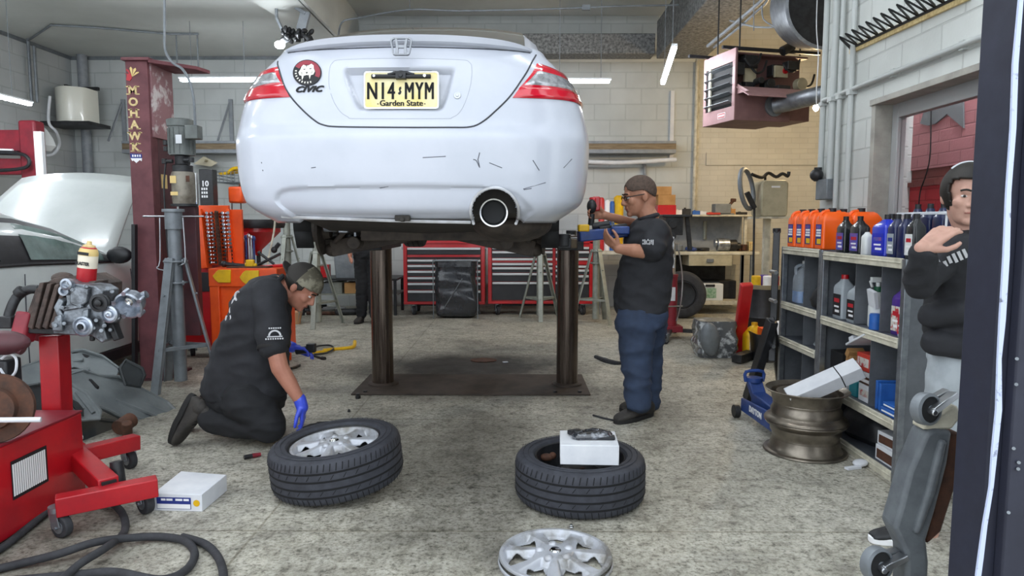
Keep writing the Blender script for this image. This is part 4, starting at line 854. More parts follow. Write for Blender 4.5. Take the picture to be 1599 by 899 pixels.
# spray can standing on the block
sp = thing('spray_can', 'red and yellow aerosol can standing on the engine block', 'can', at(134, 446, Ye+.03))
Tl = Matrix.Rotation(R(8), 4, 'Y'); b = MB(); b.lathe([(0, 0), (.041, 0), (.043, .004), (.043, .10), (.043, .165), (.036, .185), (.03, .192), (0, .192)], 28, Tl, 0); b.lathe([(.0435, .09), (.0437, .092), (.0437, .15), (.0435, .152)], 28, Tl, 1, caps=False); b.lathe([(.0436, .15), (.0436, .166), (.037, .186)], 28, Tl, 2, caps=False)
cn = b.build('can_body', [M_['red_paint'], MATS.get('lbl') or mk('lbl', '#e2d9c6', .5), M_['gold']], sp)
b = MB(); put_text(b, 'BLASTER', .022, Tl @ facing((0, -.0445, .112), FRONT), bold=.0008, sx=.8); b.box((-.028, -.0008, .0), (.028, .014, .001), 0, Tl @ facing((0, -.044, .155), FRONT)); b.build('can_lettering', M_['ink_black'], cn)
b = MB(); b.lathe([(.028, .19), (.028, .2), (.012, .205), (.011, .222), (.0, .223)], 16, Tl); b.build('nozzle', M_['letter_cream'], sp)
# ---------------------------------------------------------------- red cabinet, front left
cb_ = thing('steel_cabinet', 'low red steel cabinet with a striped vent, at the lower left edge', 'cabinet', (-2.5, 2.8, 0))
b = MB(); b.box((-3.0, 1.9, .015), (-2.17, 3.37, .42)); b.build('cabinet_body', M_['red_paint'], cb_, world=True, bevel=.008)
b = MB(); b.box((-3.0, 1.9, .42), (-2.168, 3.372, .43)); b.build('top_plate', M_['red_dirty'], cb_, world=True, bevel=.003)
b = MB(); Mx = facing((-2.168, 2.98, .255), (1, 0, 0)); b.box((-.11, -.085, 0), (.115, .085, .002), 0, Mx)
for i in range(16): b.box((-.105+i*.0132, -.07, .002), (-.105+i*.0132+.008, .07, .004), 1, Mx)
b.build('vent', [M_['ink_black'], M_['ink_white']], cb_, world=True)
dsc = thing('brake_disc', 'rusty brown brake disc leaning on top of the red cabinet', 'disc', (-2.36, 2.93, .43)); b = MB(); q = at(0, 646, 2.86)
Mx = facing((q.x-.02, 2.86, .43+.148), (.35, -1, .12)); b.lathe([(.03, -.02), (.145, -.02), (.148, 0), (.145, .012), (.09, .014), (.085, .05), (.03, .052), (.03, -.02)], 40, Mx, caps=False); b.build('disc', M_['rusty'], dsc, world=True)
b = MB(); b.cyl(at(-40, 656, 2.75), at(64, 655, 2.82), .011, n=16); o = single(b, 'tube', M_['white_card'], 'pale plastic tube lying across the red cabinet in front of the disc', 'tube')
# things behind the disc
t = thing('hand_grinder', 'dark red power tool lying behind the rusty disc at the left edge', 'tool', at(5, 560, 3.0)); b = MB(); b.ell(at(0, 535, 3.0), (.13, .07, .055)); b.cyl(at(10, 532, 3.0), at(36, 548, 3.0), .035, .02); b.build('tool_body', M_['maroon_dark'], t, world=True); b = MB(); b.tube([at(0, 575, 3.0), at(12, 590, 3.0), at(24, 580, 3.0), at(25, 560, 3.0), at(14, 552, 3.0), at(2, 560, 3.0)], .006, 6, sm=5); b.build('cord', M_['white_card'], t, world=True); b = MB(); b.box(at(-30, 590, 3.0)+V((0, 0, -.12)), at(34, 556, 3.1)); b.build('tool_case', M_['black_plastic'], t, world=True, bevel=.01)
# ---------------------------------------------------------------- pile of grey splash shields
mk('shield_grey', '#565c5e', .45, col2='#6b7172', vs=5, lo=.35, hi=.65, rv=.15)
mk('shield_dark', '#2a2e30', .5, col2='#383d3f', vs=5)
def sheet(pts, ribs, label, m, shade_strips=(), name='splash_shield', th=.014, rim=.012):
    Q = [at(*p) for p in pts]; c = sum(Q, V())/len(Q); n = (Q[len(Q)//3]-Q[0]).cross(Q[2*len(Q)//3]-Q[0]).normalized()
    if n.y > 0: n = -n
    t = thing(name, label, 'car part', (c.x, c.y, min(q.z for q in Q)), group=None)
    b = MB(); k = len(Q); b.add([q for q in Q]+[q-n*th for q in Q], [tuple(range(k)), tuple(range(2*k-1, k-1, -1))]+[(i, k+i, k+(i+1) % k, (i+1) % k) for i in range(k)]); bm = bmesh.new(); b.build('panel', M_[m], t, world=True, bevel=.004, ang=25); bm.free()
    b = MB(); b.tube(Q, rim, 6, closed=True); b.build('rim', M_[m], t, world=True)
    for r in ribs: b = MB(); b.tube([at(*p)+n*.004 for p in r], .013, 6); b.build('rib', M_[m], t, world=True)
    for r in shade_strips: b = MB(); b.tube([at(*p)+n*.002 for p in r], [.004, .02, .02, .004], 6); b.build('slot', M_['black_matte'], t, world=True)  # black strips stand in for the shadows between the ribs
    return t
sheet([(-30, 590, 4.6), (30, 575, 4.6), (70, 562, 4.8), (112, 549, 4.9), (130, 546, 4.9), (160, 556, 4.9), (186, 575, 4.9), (180, 590, 4.8), (130, 600, 4.7), (90, 604, 4.6), (30, 610, 4.5), (-30, 620, 4.4)], [[(60, 572, 4.75), (130, 562, 4.85)], [(60, 585, 4.65), (140, 577, 4.8)]], 'grey plastic splash shield lying highest in the pile of car panels', 'shield_grey', [[(100, 556, 4.88), (118, 553, 4.9), (138, 558, 4.9), (160, 568, 4.9)], [(96, 580, 4.75), (115, 577, 4.78), (130, 580, 4.8), (140, 587, 4.78)], [(0, 600, 4.55), (30, 593, 4.6), (60, 592, 4.65), (84, 596, 4.66)]])
sheet([(96, 588, 4.5), (130, 578, 4.6), (152, 586, 4.7), (185, 588, 4.8), (215, 604, 4.9), (262, 628, 5.0), (284, 650, 4.95), (268, 674, 4.8), (232, 668, 4.7), (196, 655, 4.6), (168, 640, 4.5), (140, 630, 4.45), (120, 612, 4.4)], [[(180, 625, 4.65), (255, 655, 4.82)], [(188, 615, 4.75), (268, 648, 4.9)], [(175, 638, 4.6), (240, 663, 4.75)]], 'long ribbed grey splash shield reaching right to the boots of the kneeling man', 'shield_grey', [[(184, 620, 4.7), (210, 631, 4.77), (240, 645, 4.84), (262, 654, 4.87)], [(178, 632, 4.62), (200, 644, 4.68), (225, 655, 4.75), (246, 662, 4.8)], [(120, 590, 4.55), (140, 596, 4.6), (150, 606, 4.6), (152, 616, 4.6)]])
sheet([(97, 604, 4.25), (112, 600, 4.3), (135, 614, 4.3), (157, 642, 4.25), (156, 653, 4.2), (120, 656, 4.15), (97, 650, 4.15), (96, 630, 4.2)], [[(105, 606, 4.27), (130, 640, 4.22)], [(120, 612, 4.28), (146, 645, 4.22)]], 'dark curved wheel arch liner at the front of the panel pile', 'shield_grey', [[(108, 622, 4.22), (118, 632, 4.2), (126, 642, 4.18), (130, 650, 4.16)]])
sheet([(96, 652, 4.3), (156, 655, 4.35), (200, 660, 4.6), (180, 680, 4.55), (150, 690, 4.3), (110, 702, 4.1), (96, 700, 4.05)], [], 'black plastic panel at the bottom of the pile beside the engine stand', 'shield_dark')
sheet([(-20, 612, 3.9), (60, 600, 4.0), (90, 606, 4.1), (96, 665, 4.1), (50, 680, 4.0), (-20, 690, 3.9)], [[(0, 625, 3.95), (80, 620, 4.08)]], 'black plastic panel left of the red engine stand upright', 'shield_dark')
sheet([(186, 575, 4.7), (196, 562, 4.75), (222, 575, 4.8), (226, 585, 4.8), (218, 604, 4.8), (196, 600, 4.7)], [], 'small black plastic duct piece on top of the long ribbed shield', 'shield_dark')
b = MB(); b.cyl(gr(185, 668, .06), gr(205, 655, .08), .05, n=16); b.cyl(gr(198, 660, .09)+V((0, 0, -.09)), gr(198, 660, .10), .03, n=12); single(b, 'wheel_hub', M_['rusty'], 'rusty hub part on the floor under the ribbed shield', 'car part', bevel=.004)
b = MB(); b.tube([gr(118, 700, .12), gr(128, 684, .14), gr(122, 676, .16), gr(108, 680, .2)], .006, 6, sm=5); single(b, 'wire', M_['white_card'], 'short white wire on the floor behind the red cabinet', 'wire')
# ---------------------------------------------------------------- hose, carton
b = MB()
b.tube([gr(-20, 868, .02), gr(10, 850, .02), gr(45, 822, .02), gr(85, 790, .03), gr(125, 778, .03), gr(165, 781, .03), (gr(188, 797, .025)), gr(196, 818, .02), gr(190, 836, .02), gr(165, 855, .05), gr(125, 880, .05), gr(80, 915, .03), gr(-20, 960, .02)], .0165, 10, sm=7)
b.tube([gr(-20, 892, .02), gr(30, 880, .02), gr(90, 865, .035), gr(150, 846, .05), (gr(210, 839, .03)), gr(255, 838, .02), gr(290, 845, .02), gr(304, 865, .02), gr(290, 890, .02), gr(250, 905, .03), gr(180, 893, .03), gr(120, 897, .02), gr(-20, 910, .02)], .0165, 10, sm=7)
b.tube([gr(285, 838, .02), gr(318, 848, .02), gr(338, 866, .02), gr(348, 890, .02), gr(350, 930, .02)], .0165, 10, sm=6)
single(b, 'air_hose', M_['dark_rubber'], 'thick black hose looped on the floor at the lower left', 'hose')
cr = thing('parts_carton', 'flat white parts carton with a blue label beside the engine stand caster', 'carton', gr(298, 780))
A, B_, C_, D_ = gr(240, 797), gr(316, 799), gr(355, 766), gr(284, 760); h = V((0, 0, .085))
b = MB(); b.add([A, B_, C_, D_, A+h, B_+h, C_+h, D_+h], [(0, 3, 2, 1), (4, 5, 6, 7), (0, 1, 5, 4), (1, 2, 6, 5), (2, 3, 7, 6), (3, 0, 4, 7)]); b.build('box', M_['white_card'], cr, world=True, bevel=.003)
n = (B_-A).normalized(); nn = V((n.y, -n.x, 0)); Mx = facing(A.lerp(B_, .42)+V((0, 0, .042))+nn*.0012, nn); b = MB(); b.box((-.082, -.030, 0), (.085, .026, .001), 0, Mx); b.box((-.08, -.028, .001), (.082, -.006, .0016), 1, Mx)
[b.box((x, .010, .001), (x+w, .020, .0016), 1, Mx) for x, w in ((-.06, .022), (-.034, .03), (.01, .034), (.05, .026))]; b.lathe([(0, .0), (.016, 0), (.016, .001), (0, .001)], 16, Mx @ Matrix.Translation((.112, .0, 0)), 2); b.build('label', [M_['ink_blue'], M_['ink_white'], M_['yellow']], cr, world=True)
# ---------------------------------------------------------------- shelving along the right wall
mk('shelf_grey', '#7d8187', .45, .5, col2='#6d7177', vs=7)
mk('shelf_dark', '#565b63', .55, .3, col2='#474b53', vs=5)
mk('shelf_edge', '#cfcab8', .5, col2='#a9a493', vs=9)
mk('jug_orange', '#f4600f', .35, coat=.2)
mk('bottle_black', '#1d2023', .25, coat=.3)
mk('bottle_blue', '#1c2fb4', .3, coat=.3)
mk('bottle_navy', '#16204a', .3, coat=.3)
mk('bottle_grey', '#98a0a6', .35)
mk('bottle_purple', '#4a2a86', .3, coat=.3)
mk('bottle_white', '#d5d8d8', .4)
mk('clear_plastic', '#dfe8f0', .15, trans=.75, ior=1.15)
mk('liquid_blue', '#3f86c8', .2, coat=.3)
mk('label_blue', '#3450a8', .45, col2='#7f4a86', vs=28)
mk('label_mix', '#c9c6be', .5, col2='#b02a33', vs=30, lo=.5, hi=.6)
mk('teal', '#1e7f8c', .5); mk('card_red', '#c03a2c', .6, col2='#a83024', vs=9); mk('card_blue', '#2660b0', .5, col2='#1f4f95', vs=9)
mk('green_dark', '#1c5a3c', .5); mk('beige_metal', '#b3ab92', .4, col2='#9c947c', vs=6); mk('steel_bare', '#8f877b', .34, .85, col2='#6b635a', vs=7, lo=.35, hi=.65)
SX0, SX1, SY0, SYm, SY1 = 1.985, 2.42, 3.52, 4.5, 5.17
def shelf_unit(y0, y1, levels, divs, label, zt):
    t = thing('shelving_unit', label, 'shelf', (2.2, (y0+y1)/2, 0), group=None)
    for y in (y0, y1-.012):
        b = MB(); b.box((SX0, y, 0), (SX1, y+.012, zt)); b.build('side_panel', M_['shelf_grey'], t, world=True)
    b = MB(); b.box((SX1-.01, y0+.012, 0), (SX1, y1-.012, zt)); b.build('back_panel', M_['shelf_dark'], t, world=True)
    for y in (y0-.002, y1-.036):
        b = MB(); b.box((SX0-.006, y, 0), (SX0+.03, y+.038, zt+.0)); b.build('corner_post', M_['galvanized'], t, world=True, bevel=.002)
    for z in levels:
        b = MB(); b.box((SX0, y0+.012, z-.012), (SX1-.01, y1-.012, z), 0); sh = b.build('shelf', M_['shelf_dark'], t, world=True)
        b = MB(); b.box((SX0-.012, y0+.036, z-.05), (SX0+.004, y1-.036, z+.004)); b.box((SX0-.016, y0+.036, z-.024), (SX0-.01, y1-.036, z-.014)); b.build('shelf_edge', M_['shelf_edge'], sh, world=True, bevel=.003)
    for y, z0, z1 in divs:
        b = MB(); b.box((SX0+.015, y, z0), (SX1-.012, y+.006, z1)); b.build('divider', M_['shelf_grey'], t, world=True)
    return t
ZT = 1.185; ZM = .765
shelf_unit(SYm, SY1, (ZT, ZM+.015, .515, .05), [(4.8, ZM+.015, ZT-.012), (4.78, .05, ZM)], 'grey metal shelving unit holding the orange jugs, farther of the two', ZT)
shelf_unit(SY0, SYm-.004, (ZT-.01, ZM-.005, .325, .05), [(4.07, ZM, ZT-.02), (3.78, ZM, ZT-.02), (3.86, .325, ZM-.017)], 'grey metal shelving unit holding boxes and bottles, nearer of the two', ZT-.01)
def put(name, label, cat, loc, rz=0, group=None): return thing(name, label, cat, loc, rz, group)
# orange jugs; local front faces -X
def jug_parts(t):
    b = MB(); w, d, h = .062, .10, .185
    rg = []
    for z, k in ((0, .94), (.006, 1), (h, 1), (h+.02, .97), (h+.05, .72), (h+.062, .5)):
        r = rrect(2*d*(k if z < h+.01 else lerp(1, k, .8)), 2*w*k, .016, 3); rg.append([V((x, y, z)) for x, y in r])
    b.loft(rg); b.tube([(-.085, 0, h-.005), (-.09, 0, h+.035), (-.07, 0, h+.062), (-.02, 0, h+.068)], .012, 8, sm=4); b.build('jug_body', M_['jug_orange'], t, bevel=.003)
    b = MB(); b.lathe([(0, 0), (.024, 0), (.024, .026), (.0, .027)], 18, TM((-.015, 0, h+.06))); b.build('cap', M_['black_plastic'], t)
    b = MB(); b.box((-.1015, -.042, .03), (-.1003, .042, .165), 0); b.box((-.102, -.036, .085), (-.1014, .036, .098), 1); b.box((-.102, -.036, .103), (-.1014, .03, .115), 1); b.box((-.102, -.036, .12), (-.1014, .032, .133), 1); b.box((-.102, -.038, .036), (-.1014, .02, .07), 2); b.box((-.102, -.03, .138), (-.1014, .03, .158), 3)
    b.build('label', [M_['ink_blue'], M_['ink_white'], M_['yellow'], M_['label_blue']], t)
lab = ['orange jug on the far shelving unit, leftmost of the front row', 'orange jug on the far shelving unit, second from the left in front', 'orange jug on the far shelving unit, third from the left in front', 'orange jug at the right end of the front row with its bare side showing', 'orange jug in the back row above the black bottles, left one', 'orange jug in the back row nearest the red window']
J0 = None
for i, (x, y) in enumerate(((2.10, 5.07), (2.10, 4.92), (2.10, 4.77), (2.10, 4.60), (2.30, 4.87), (2.30, 4.62))):
    if J0 is None: J0 = put('oil_jug', lab[0], 'jug', (x, y, ZT+.001), 0, 'orange jugs on the shelving'); jug_parts(J0)
    else: dup(J0, (x, y, ZT+.001), 0, lab[i])
def bottle_parts(t, m, cap, w=.05, d=.035, h=.16, lab=None, neck=.018, cr=.016, label2=None):
    b = MB(); rg = []
    for z, k in ((0, .93), (.005, 1), (h, 1), (h*1.1, .9), (h*1.24, .52), (h*1.32, neck/w)):
        rg.append([V((x, y, z)) for x, y in rrect(2*d*max(k, neck/d*.9), 2*w*k, min(.014, .8*d*max(k, .4)), 3)])
    b.loft(rg); b.build('bottle_body', M_[m], t)
    b = MB(); b.lathe([(0, 0), (cr, 0), (cr, .028), (0, .028)], 16, TM((0, 0, h*1.31))); b.build('cap', M_[cap], t)
    if lab:
        b = MB(); b.box((-d-.0015, -w*.8, h*.12), (-d-.0003, w*.8, h*.82), 0); b.box((-d-.0022, -w*.55, h*.55), (-d-.0014, w*.55, h*.68), 1); b.box((-d-.0022, -w*.5, h*.38), (-d-.0014, w*.5, h*.44), 2); b.box((-d-.0022, -w*.6, h*.22), (-d-.0014, w*.3, h*.3), 2)
        b.build('label', [M_[lab], M_[label2 or 'ink_red'], M_['ink_white']], t)
def bottle(label, x, y, z, m, cap, rz=0, group=None, **k):
    t = put('bottle', label, 'bottle', (x, y, z), rz, group); bottle_parts(t, m, cap, **k); return t
zt = ZT-.009
bottle('black oil bottle with a blue label, first to the right of the orange jugs', 2.05, 4.33, zt, 'bottle_black', 'black_plastic', lab='label_blue', w=.055, h=.15)
bottle('black oil bottle with a blue label, second to the right of the orange jugs', 2.05, 4.15, zt, 'bottle_black', 'black_plastic', lab='label_blue', w=.06, h=.15)
bottle('black bottle standing behind the small white bottle on the shelf top', 2.22, 4.12, zt, 'bottle_black', 'black_plastic', w=.05, h=.16)
bottle('small white bottle with a black neck on the shelf top', 2.03, 4.02, zt, 'bottle_white', 'black_plastic', w=.032, d=.025, h=.10, neck=.012, cr=.012)
bottle('wide bright blue container on the shelf top, largest one there', 2.07, 3.885, zt, 'bottle_blue', 'black_plastic', w=.075, d=.05, h=.155, lab='bottle_blue', label2='label_blue')
bottle('narrow navy bottle with a grey label right of the wide blue container', 2.05, 3.745, zt, 'bottle_navy', 'black_plastic', w=.04, h=.155, lab='bottle_grey', label2='ink_blue')
bottle('plain navy bottle, second to the right of the wide blue container', 2.05, 3.655, zt, 'bottle_navy', 'black_plastic', w=.035, h=.155)
bottle('dark bottle with a white and red label above the raised elbow', 2.05, 3.57, zt, 'bottle_black', 'black_plastic', w=.04, h=.155, lab='bottle_white')
B0 = None
for i, y in enumerate((3.98, 3.86, 3.74, 3.62)):
    l = ['dark bottle behind the wide blue container, leftmost of the back row', 'dark bottle in the back row, second from its left end', 'dark bottle in the back row, third from its left end', 'dark bottle in the back row, nearest to the person at right'][i]
    if B0 is None: B0 = bottle(l, 2.29, y, zt, 'bottle_navy', 'black_plastic', w=.05, h=.20, group='dark bottles in the back row'); 
    else: dup(B0, (2.29, y, zt), 0, l)
b = MB(); b.bar((2.205, 4.03, zt+.235), (2.205, 3.55, zt+.235), .02, .016); b.box((2.20, 4.0, zt), (2.21, 4.01, zt+.235)); b.box((2.20, 3.57, zt), (2.21, 3.58, zt+.235)); single(b, 'tray_rail', M_['white_card'], 'white tray rail running across the tops of the blue bottles', 'rail', bevel=.003)
# middle shelves
zl = ZM+.016
t = put('water_jug', 'clear plastic jug half full of blue liquid in the left shelf cell', 'jug', (2.09, 4.99, zl))
b = MB(); rg = []
for z, k in ((0, .9), (.01, 1), (.17, 1), (.20, .92), (.25, .5), (.265, .32), (.29, .32)): rg.append([V((x, y, z)) for x, y in rrect(.15*k, .15*k, .035*k, 4)])
b.loft(rg); b.tube([(-.05, .045, .20), (-.05, .055, .255), (-.02, .04, .275), (0, .01, .272)], .012, 8, sm=4); b.build('jug_body', M_['clear_plastic'], t)
b = MB(); b.loft([[V((x, y, z)) for x, y in rrect(.142*k, .142*k, .033, 4)] for z, k in ((.006, .9), (.012, 1), (.09, 1))]); b.build('liquid', M_['liquid_blue'], t)
b = MB(); b.lathe([(0, 0), (.027, 0), (.027, .022), (0, .022)], 18, TM((0, 0, .285))); b.build('cap', M_['bottle_white'], t)
b = MB(); rg = [[V((2.13+r*1.1*math.cos(a)*(1+.1*math.sin(3*a)), 4.66+r*math.sin(a), zl+.001+z)) for a in [2*PI*i/18 for i in range(18)]] for r, z in ((.05, 0), (.10, .01), (.115, .06), (.10, .11), (.07, .16), (.03, .175))]
b.loft(rg); single(b, 'plastic_bag', M_['dark_metal'], 'dark bag bunched up in the cell beside the blue liquid jug', 'bag')
zr_ = ZM-.004
bottle('grey oil bottle with a red cap, nearer the shelf post', 2.06, 4.33, zr_, 'bottle_grey', 'red_paint', w=.062, d=.045, h=.19, lab='ink_black', label2='ink_red', neck=.022, cr=.022)
bottle('grey oil bottle half hidden behind the divider, right of the red capped one', 2.06, 4.15, zr_, 'bottle_grey', 'red_paint', w=.06, d=.045, h=.17, lab='ink_black', label2='ink_red', neck=.022, cr=.02)
t = put('spray_bottle', 'white spray bottle with a green collar in the middle shelf cell', 'bottle', (2.08, 3.97, zr_))
b = MB(); b.lathe([(0, 0), (.055, 0), (.058, .01), (.058, .12), (.05, .15), (.022, .19), (.018, .21), (0, .21)], 24, Matrix.Diagonal((.75, 1, 1, 1))); b.build('bottle_body', M_['bottle_white'], t)
b = MB(); b.lathe([(0, .205), (.022, .205), (.022, .235), (0, .235)], 16); b.build('collar', M_['green_dark'], t); b = MB(); b.cyl((0, 0, .235), (0, 0, .262), .012); b.cb((-.012, .0, .275), (.06, .026, .03)); b.cb((-.04, 0, .25), (.012, .014, .04), (0, R(-20), 0)); b.build('trigger', M_['bottle_white'], t, bevel=.003)
b = MB(); b.cb((2.035, 3.935, zr_+.17), (.02, .075, .10), (R(12), R(-15), 0)); o = single(b, 'paper_tag', M_['white_card'], 'white paper tag stuck up in front of the spray bottle', 'paper')
b = MB(); b.cyl((2.03, 3.885, zr_), (2.03, 3.885, zr_+.085), .033, n=20); b.cyl((2.03, 3.885, zr_+.085), (2.03, 3.885, zr_+.09), .03, n=20); single(b, 'tin_can', M_['card_blue'], 'short blue can at the front of the spray bottle cell', 'can', bevel=.002)
b = MB(); b.cb((2.2, 3.83, zr_+.08), (.16, .06, .16)); single(b, 'carton', M_['card_red'], 'red carton standing behind the blue can', 'carton', bevel=.002)
bottle('purple jug with a clear top and pale cap in the last shelf cell', 2.08, 3.68, zr_, 'bottle_purple', 'bottle_white', w=.055, d=.05, h=.19, lab='label_mix', neck=.025, cr=.025)
bottle('red and white bottle right of the purple jug', 2.04, 3.60, zr_, 'bottle_white', 'red_paint', w=.028, d=.03, h=.15, lab='ink_red', neck=.014, cr=.014)
b = MB(); b.cyl((2.03, 3.555, zr_), (2.03, 3.555, zr_+.11), .018, n=16); b.cyl((2.03, 3.555, zr_+.11), (2.03, 3.555, zr_+.125), .02, n=16); single(b, 'paint_can', M_['card_blue'], 'slim blue can at the near end of the middle shelf', 'can')
# third row
b = MB(); rg = [[V((2.1+r*math.cos(a), 4.63+r*math.sin(a)*1.1, .516+z)) for a in [2*PI*i/14 for i in range(14)]] for r, z in ((.05, 0), (.085, .02), (.07, .05), (.03, .07), (.02, .10))]; b.loft(rg); single(b, 'parts_bag', M_['clear_plastic'], 'clear plastic bag of parts on the small lower left shelf', 'bag')
z3 = .326
def crate(name, label, cat, c, sz, m, rot=(0, 0, 0), stripe=None, extra=None):
    t = thing(name, label, cat, (c[0], c[1], c[2]), 0, rot=rot); b = MB(); b.box((-sz[0]/2, -sz[1]/2, 0), (sz[0]/2, sz[1]/2, sz[2])); b.build('box', M_[m], t, bevel=.003)
    if stripe:
        b = MB(); b.box((-sz[0]/2-.0015, -sz[1]*.42, sz[2]*stripe[1]), (-sz[0]/2-.0003, sz[1]*.42, sz[2]*stripe[2])); b.box((-sz[0]*.4, -sz[1]/2-.0015, sz[2]*stripe[1]), (sz[0]*.4, -sz[1]/2-.0003, sz[2]*stripe[2])); b.build('printed_panel', M_[stripe[0]], t)
    return t
crate('carton', 'black carton with a yellow lower band next to the shelf post', 'carton', (2.1, 4.36, z3), (.12, .16, .22), 'black_matte', stripe=('yellow', .1, .4))
b = MB(); b.cb((2.1, 4.22, z3+.115), (.12, .05, .23), (R(8), 0, 0)); b.cb((2.08, 4.20, z3+.24), (.10, .04, .05), (R(30), 0, 0)); single(b, 'cardboard_sheet', M_['cardboard'], 'brown torn cardboard piece upright beside the black carton', 'cardboard', bevel=.002)
b = MB(); b.cb((2.06, 4.155, z3+.10), (.1, .035, .2)); single(b, 'booklet', M_['white_card'], 'white upright booklet between the cardboard and the red box', 'booklet', bevel=.002)
crate('carton', 'white carton with small print at the bottom of the red box stack', 'carton', (2.1, 3.95, z3), (.16, .14, .10), 'white_card', stripe=('label_mix', .3, .7))
crate('carton', 'flat dark carton in the middle of the red box stack', 'carton', (2.1, 3.95, z3+.102), (.16, .145, .045), 'rusty', stripe=('ink_white', .3, .7))
crate('carton', 'flat white carton just under the red box', 'carton', (2.1, 3.95, z3+.149), (.17, .15, .03), 'white_card')
crate('carton', 'bright red carton on top of the stack on the lower shelf', 'carton', (2.1, 3.96, z3+.182), (.18, .15, .10), 'card_red', stripe=('label_mix', .25, .75))
crate('carton', 'teal carton low on the shelf behind the upper steel rim', 'carton', (2.08, 4.09, z3), (.12, .09, .09), 'teal')
b = MB(); b.cb((2.08, 3.99, z3+.36), (.22, .24, .012), (R(-24), 0, 0)); b.cb((2.08, 4.06, z3+.352), (.2, .05, .03), (R(-24), 0, 0)); single(b, 'folder', M_['white_card'], 'grey and white folder lying tilted above the red carton', 'folder', bevel=.002)
for i, (y, h, l) in enumerate(((3.80, .16, 'thin blue booklet standing at the left of the last lower cell'), (3.765, .15, 'second blue booklet standing beside the first in the last lower cell'))):
    b = MB(); b.cb((2.08, y, z3+h/2+.001), (.14, .022, h)); single(b, 'booklet', M_['card_blue'], l, 'booklet', bevel=.002)
crate('carton', 'tall white carton in the last lower shelf cell', 'carton', (2.2, 3.66, z3), (.12, .18, .22), 'white_card')
crate('carton', 'flat blue carton lying lowest in front of the tall white one', 'carton', (2.06, 3.65, z3), (.12, .16, .035), 'card_blue', stripe=('ink_white', .35, .6))
crate('carton', 'flat blue carton lying on another in front of the tall white one', 'carton', (2.06, 3.645, z3+.036), (.11, .15, .03), 'card_blue', stripe=('ink_white', .35, .6))
# bottom row
z4 = .051
crate('carton', 'white carton with a brown panel on the bottom shelf, lower of two', 'carton', (2.08, 3.68, z4), (.14, .20, .085), 'white_card', stripe=('rusty', .15, .75))
crate('carton', 'white carton with a brown panel on the bottom shelf, upper of two', 'carton', (2.09, 3.69, z4+.086), (.13, .19, .075), 'white_card', rot=(0, 0, R(5)), stripe=('rusty', .15, .75))
b = MB(); rg = [[V((2.16+r*.8*math.cos(a)*(1+.15*math.sin(3*a+z*9)), 4.12+r*1.5*math.sin(a), z4+z)) for a in [2*PI*i/20 for i in range(20)]] for r, z in ((.12, 0), (.17, .04), (.16, .12), (.12, .18), (.05, .22), (.02, .23))]; b.loft(rg); single(b, 'plastic_bag', M_['black_plastic'], 'black plastic bag slumped on the bottom shelf behind the rims', 'bag')
b = MB(); b.ell((1.93, 3.78, .022), (.05, .035, .02), (0, 0, .5)); b.cb((1.87, 3.74, .008), (.09, .03, .012), (0, 0, .3)); single(b, 'paper_scrap', M_['white_card'], 'crumpled white paper scrap on the floor beside the lower rim', 'paper')
# ---------------------------------------------------------------- bare steel rims, stacked
RX, RY = 1.73, 4.05
def rim(label, z, flip):
    t = thing('bare_wheel', label, 'wheel rim', (RX, RY, z), 0, 'bare steel rims', rot=(PI if flip else 0, 0, .3))
    b = MB(); p = [(.232, .0), (.238, .004), (.232, .012), (.212, .016), (.20, .03), (.196, .06), (.188, .085), (.188, .105), (.20, .125), (.20, .15), (.212, .165), (.226, .17), (.236, .185), (.232, .19), (.222, .178), (.205, .168), (.195, .15), (.182, .105), (.19, .06), (.2, .02), (.232, .0)]
    b.lathe(p, 56, caps=False); b.build('barrel', M_['steel_bare'], t)
    b = MB(); b.lathe([(.184, .085), (.165, .03), (.13, .022), (.10, .035), (.06, .03), (.035, .034), (.034, .028), (.06, .024), (.10, .028), (.13, .015), (.17, .022), (.19, .085)], 56, caps=False)
    b.build('centre_disc', M_['steel_bare'], t)
    b = MB()
    for k in range(12): an = 2*PI*k/12; M = Matrix.Rotation(an, 4, 'Z') @ TM((.174, 0, .053)) @ Matrix.Rotation(R(70), 4, 'Y'); b.prism([(.016*math.cos(q)*.8, .016*math.sin(q)) for q in [2*PI*i/12 for i in range(12)]], -.006, .006, M)
    b.build('vent_hole', M_['black_matte'], t); return t
rim('bare steel wheel rim lying on the floor, lower of the stacked pair', .0, False).location.z = .002
u = rim('bare steel wheel rim on top of the stacked pair, holding a white box', .19, True); u.location.z = .382
bx = thing('long_carton', 'long white carton resting at a slant in the upper steel rim', 'carton', (1.70, 4.0, .385)); P0 = at(1232, 622, 3.98); P1 = at(1342, 574, 3.90)
b = MB(); b.bar(P0, P1, .12, .075, up=(-.3, -.3, 1)); b.build('box', M_['white_card'], bx, world=True, bevel=.003)
b = MB(); d = (P1-P0).normalized(); q = P0.lerp(P1, .72); b.bar(q-d*.003, q+d*.003, .123, .078, up=(-.3, -.3, 1)); b.build('strap', M_['black_matte'], bx, world=True)
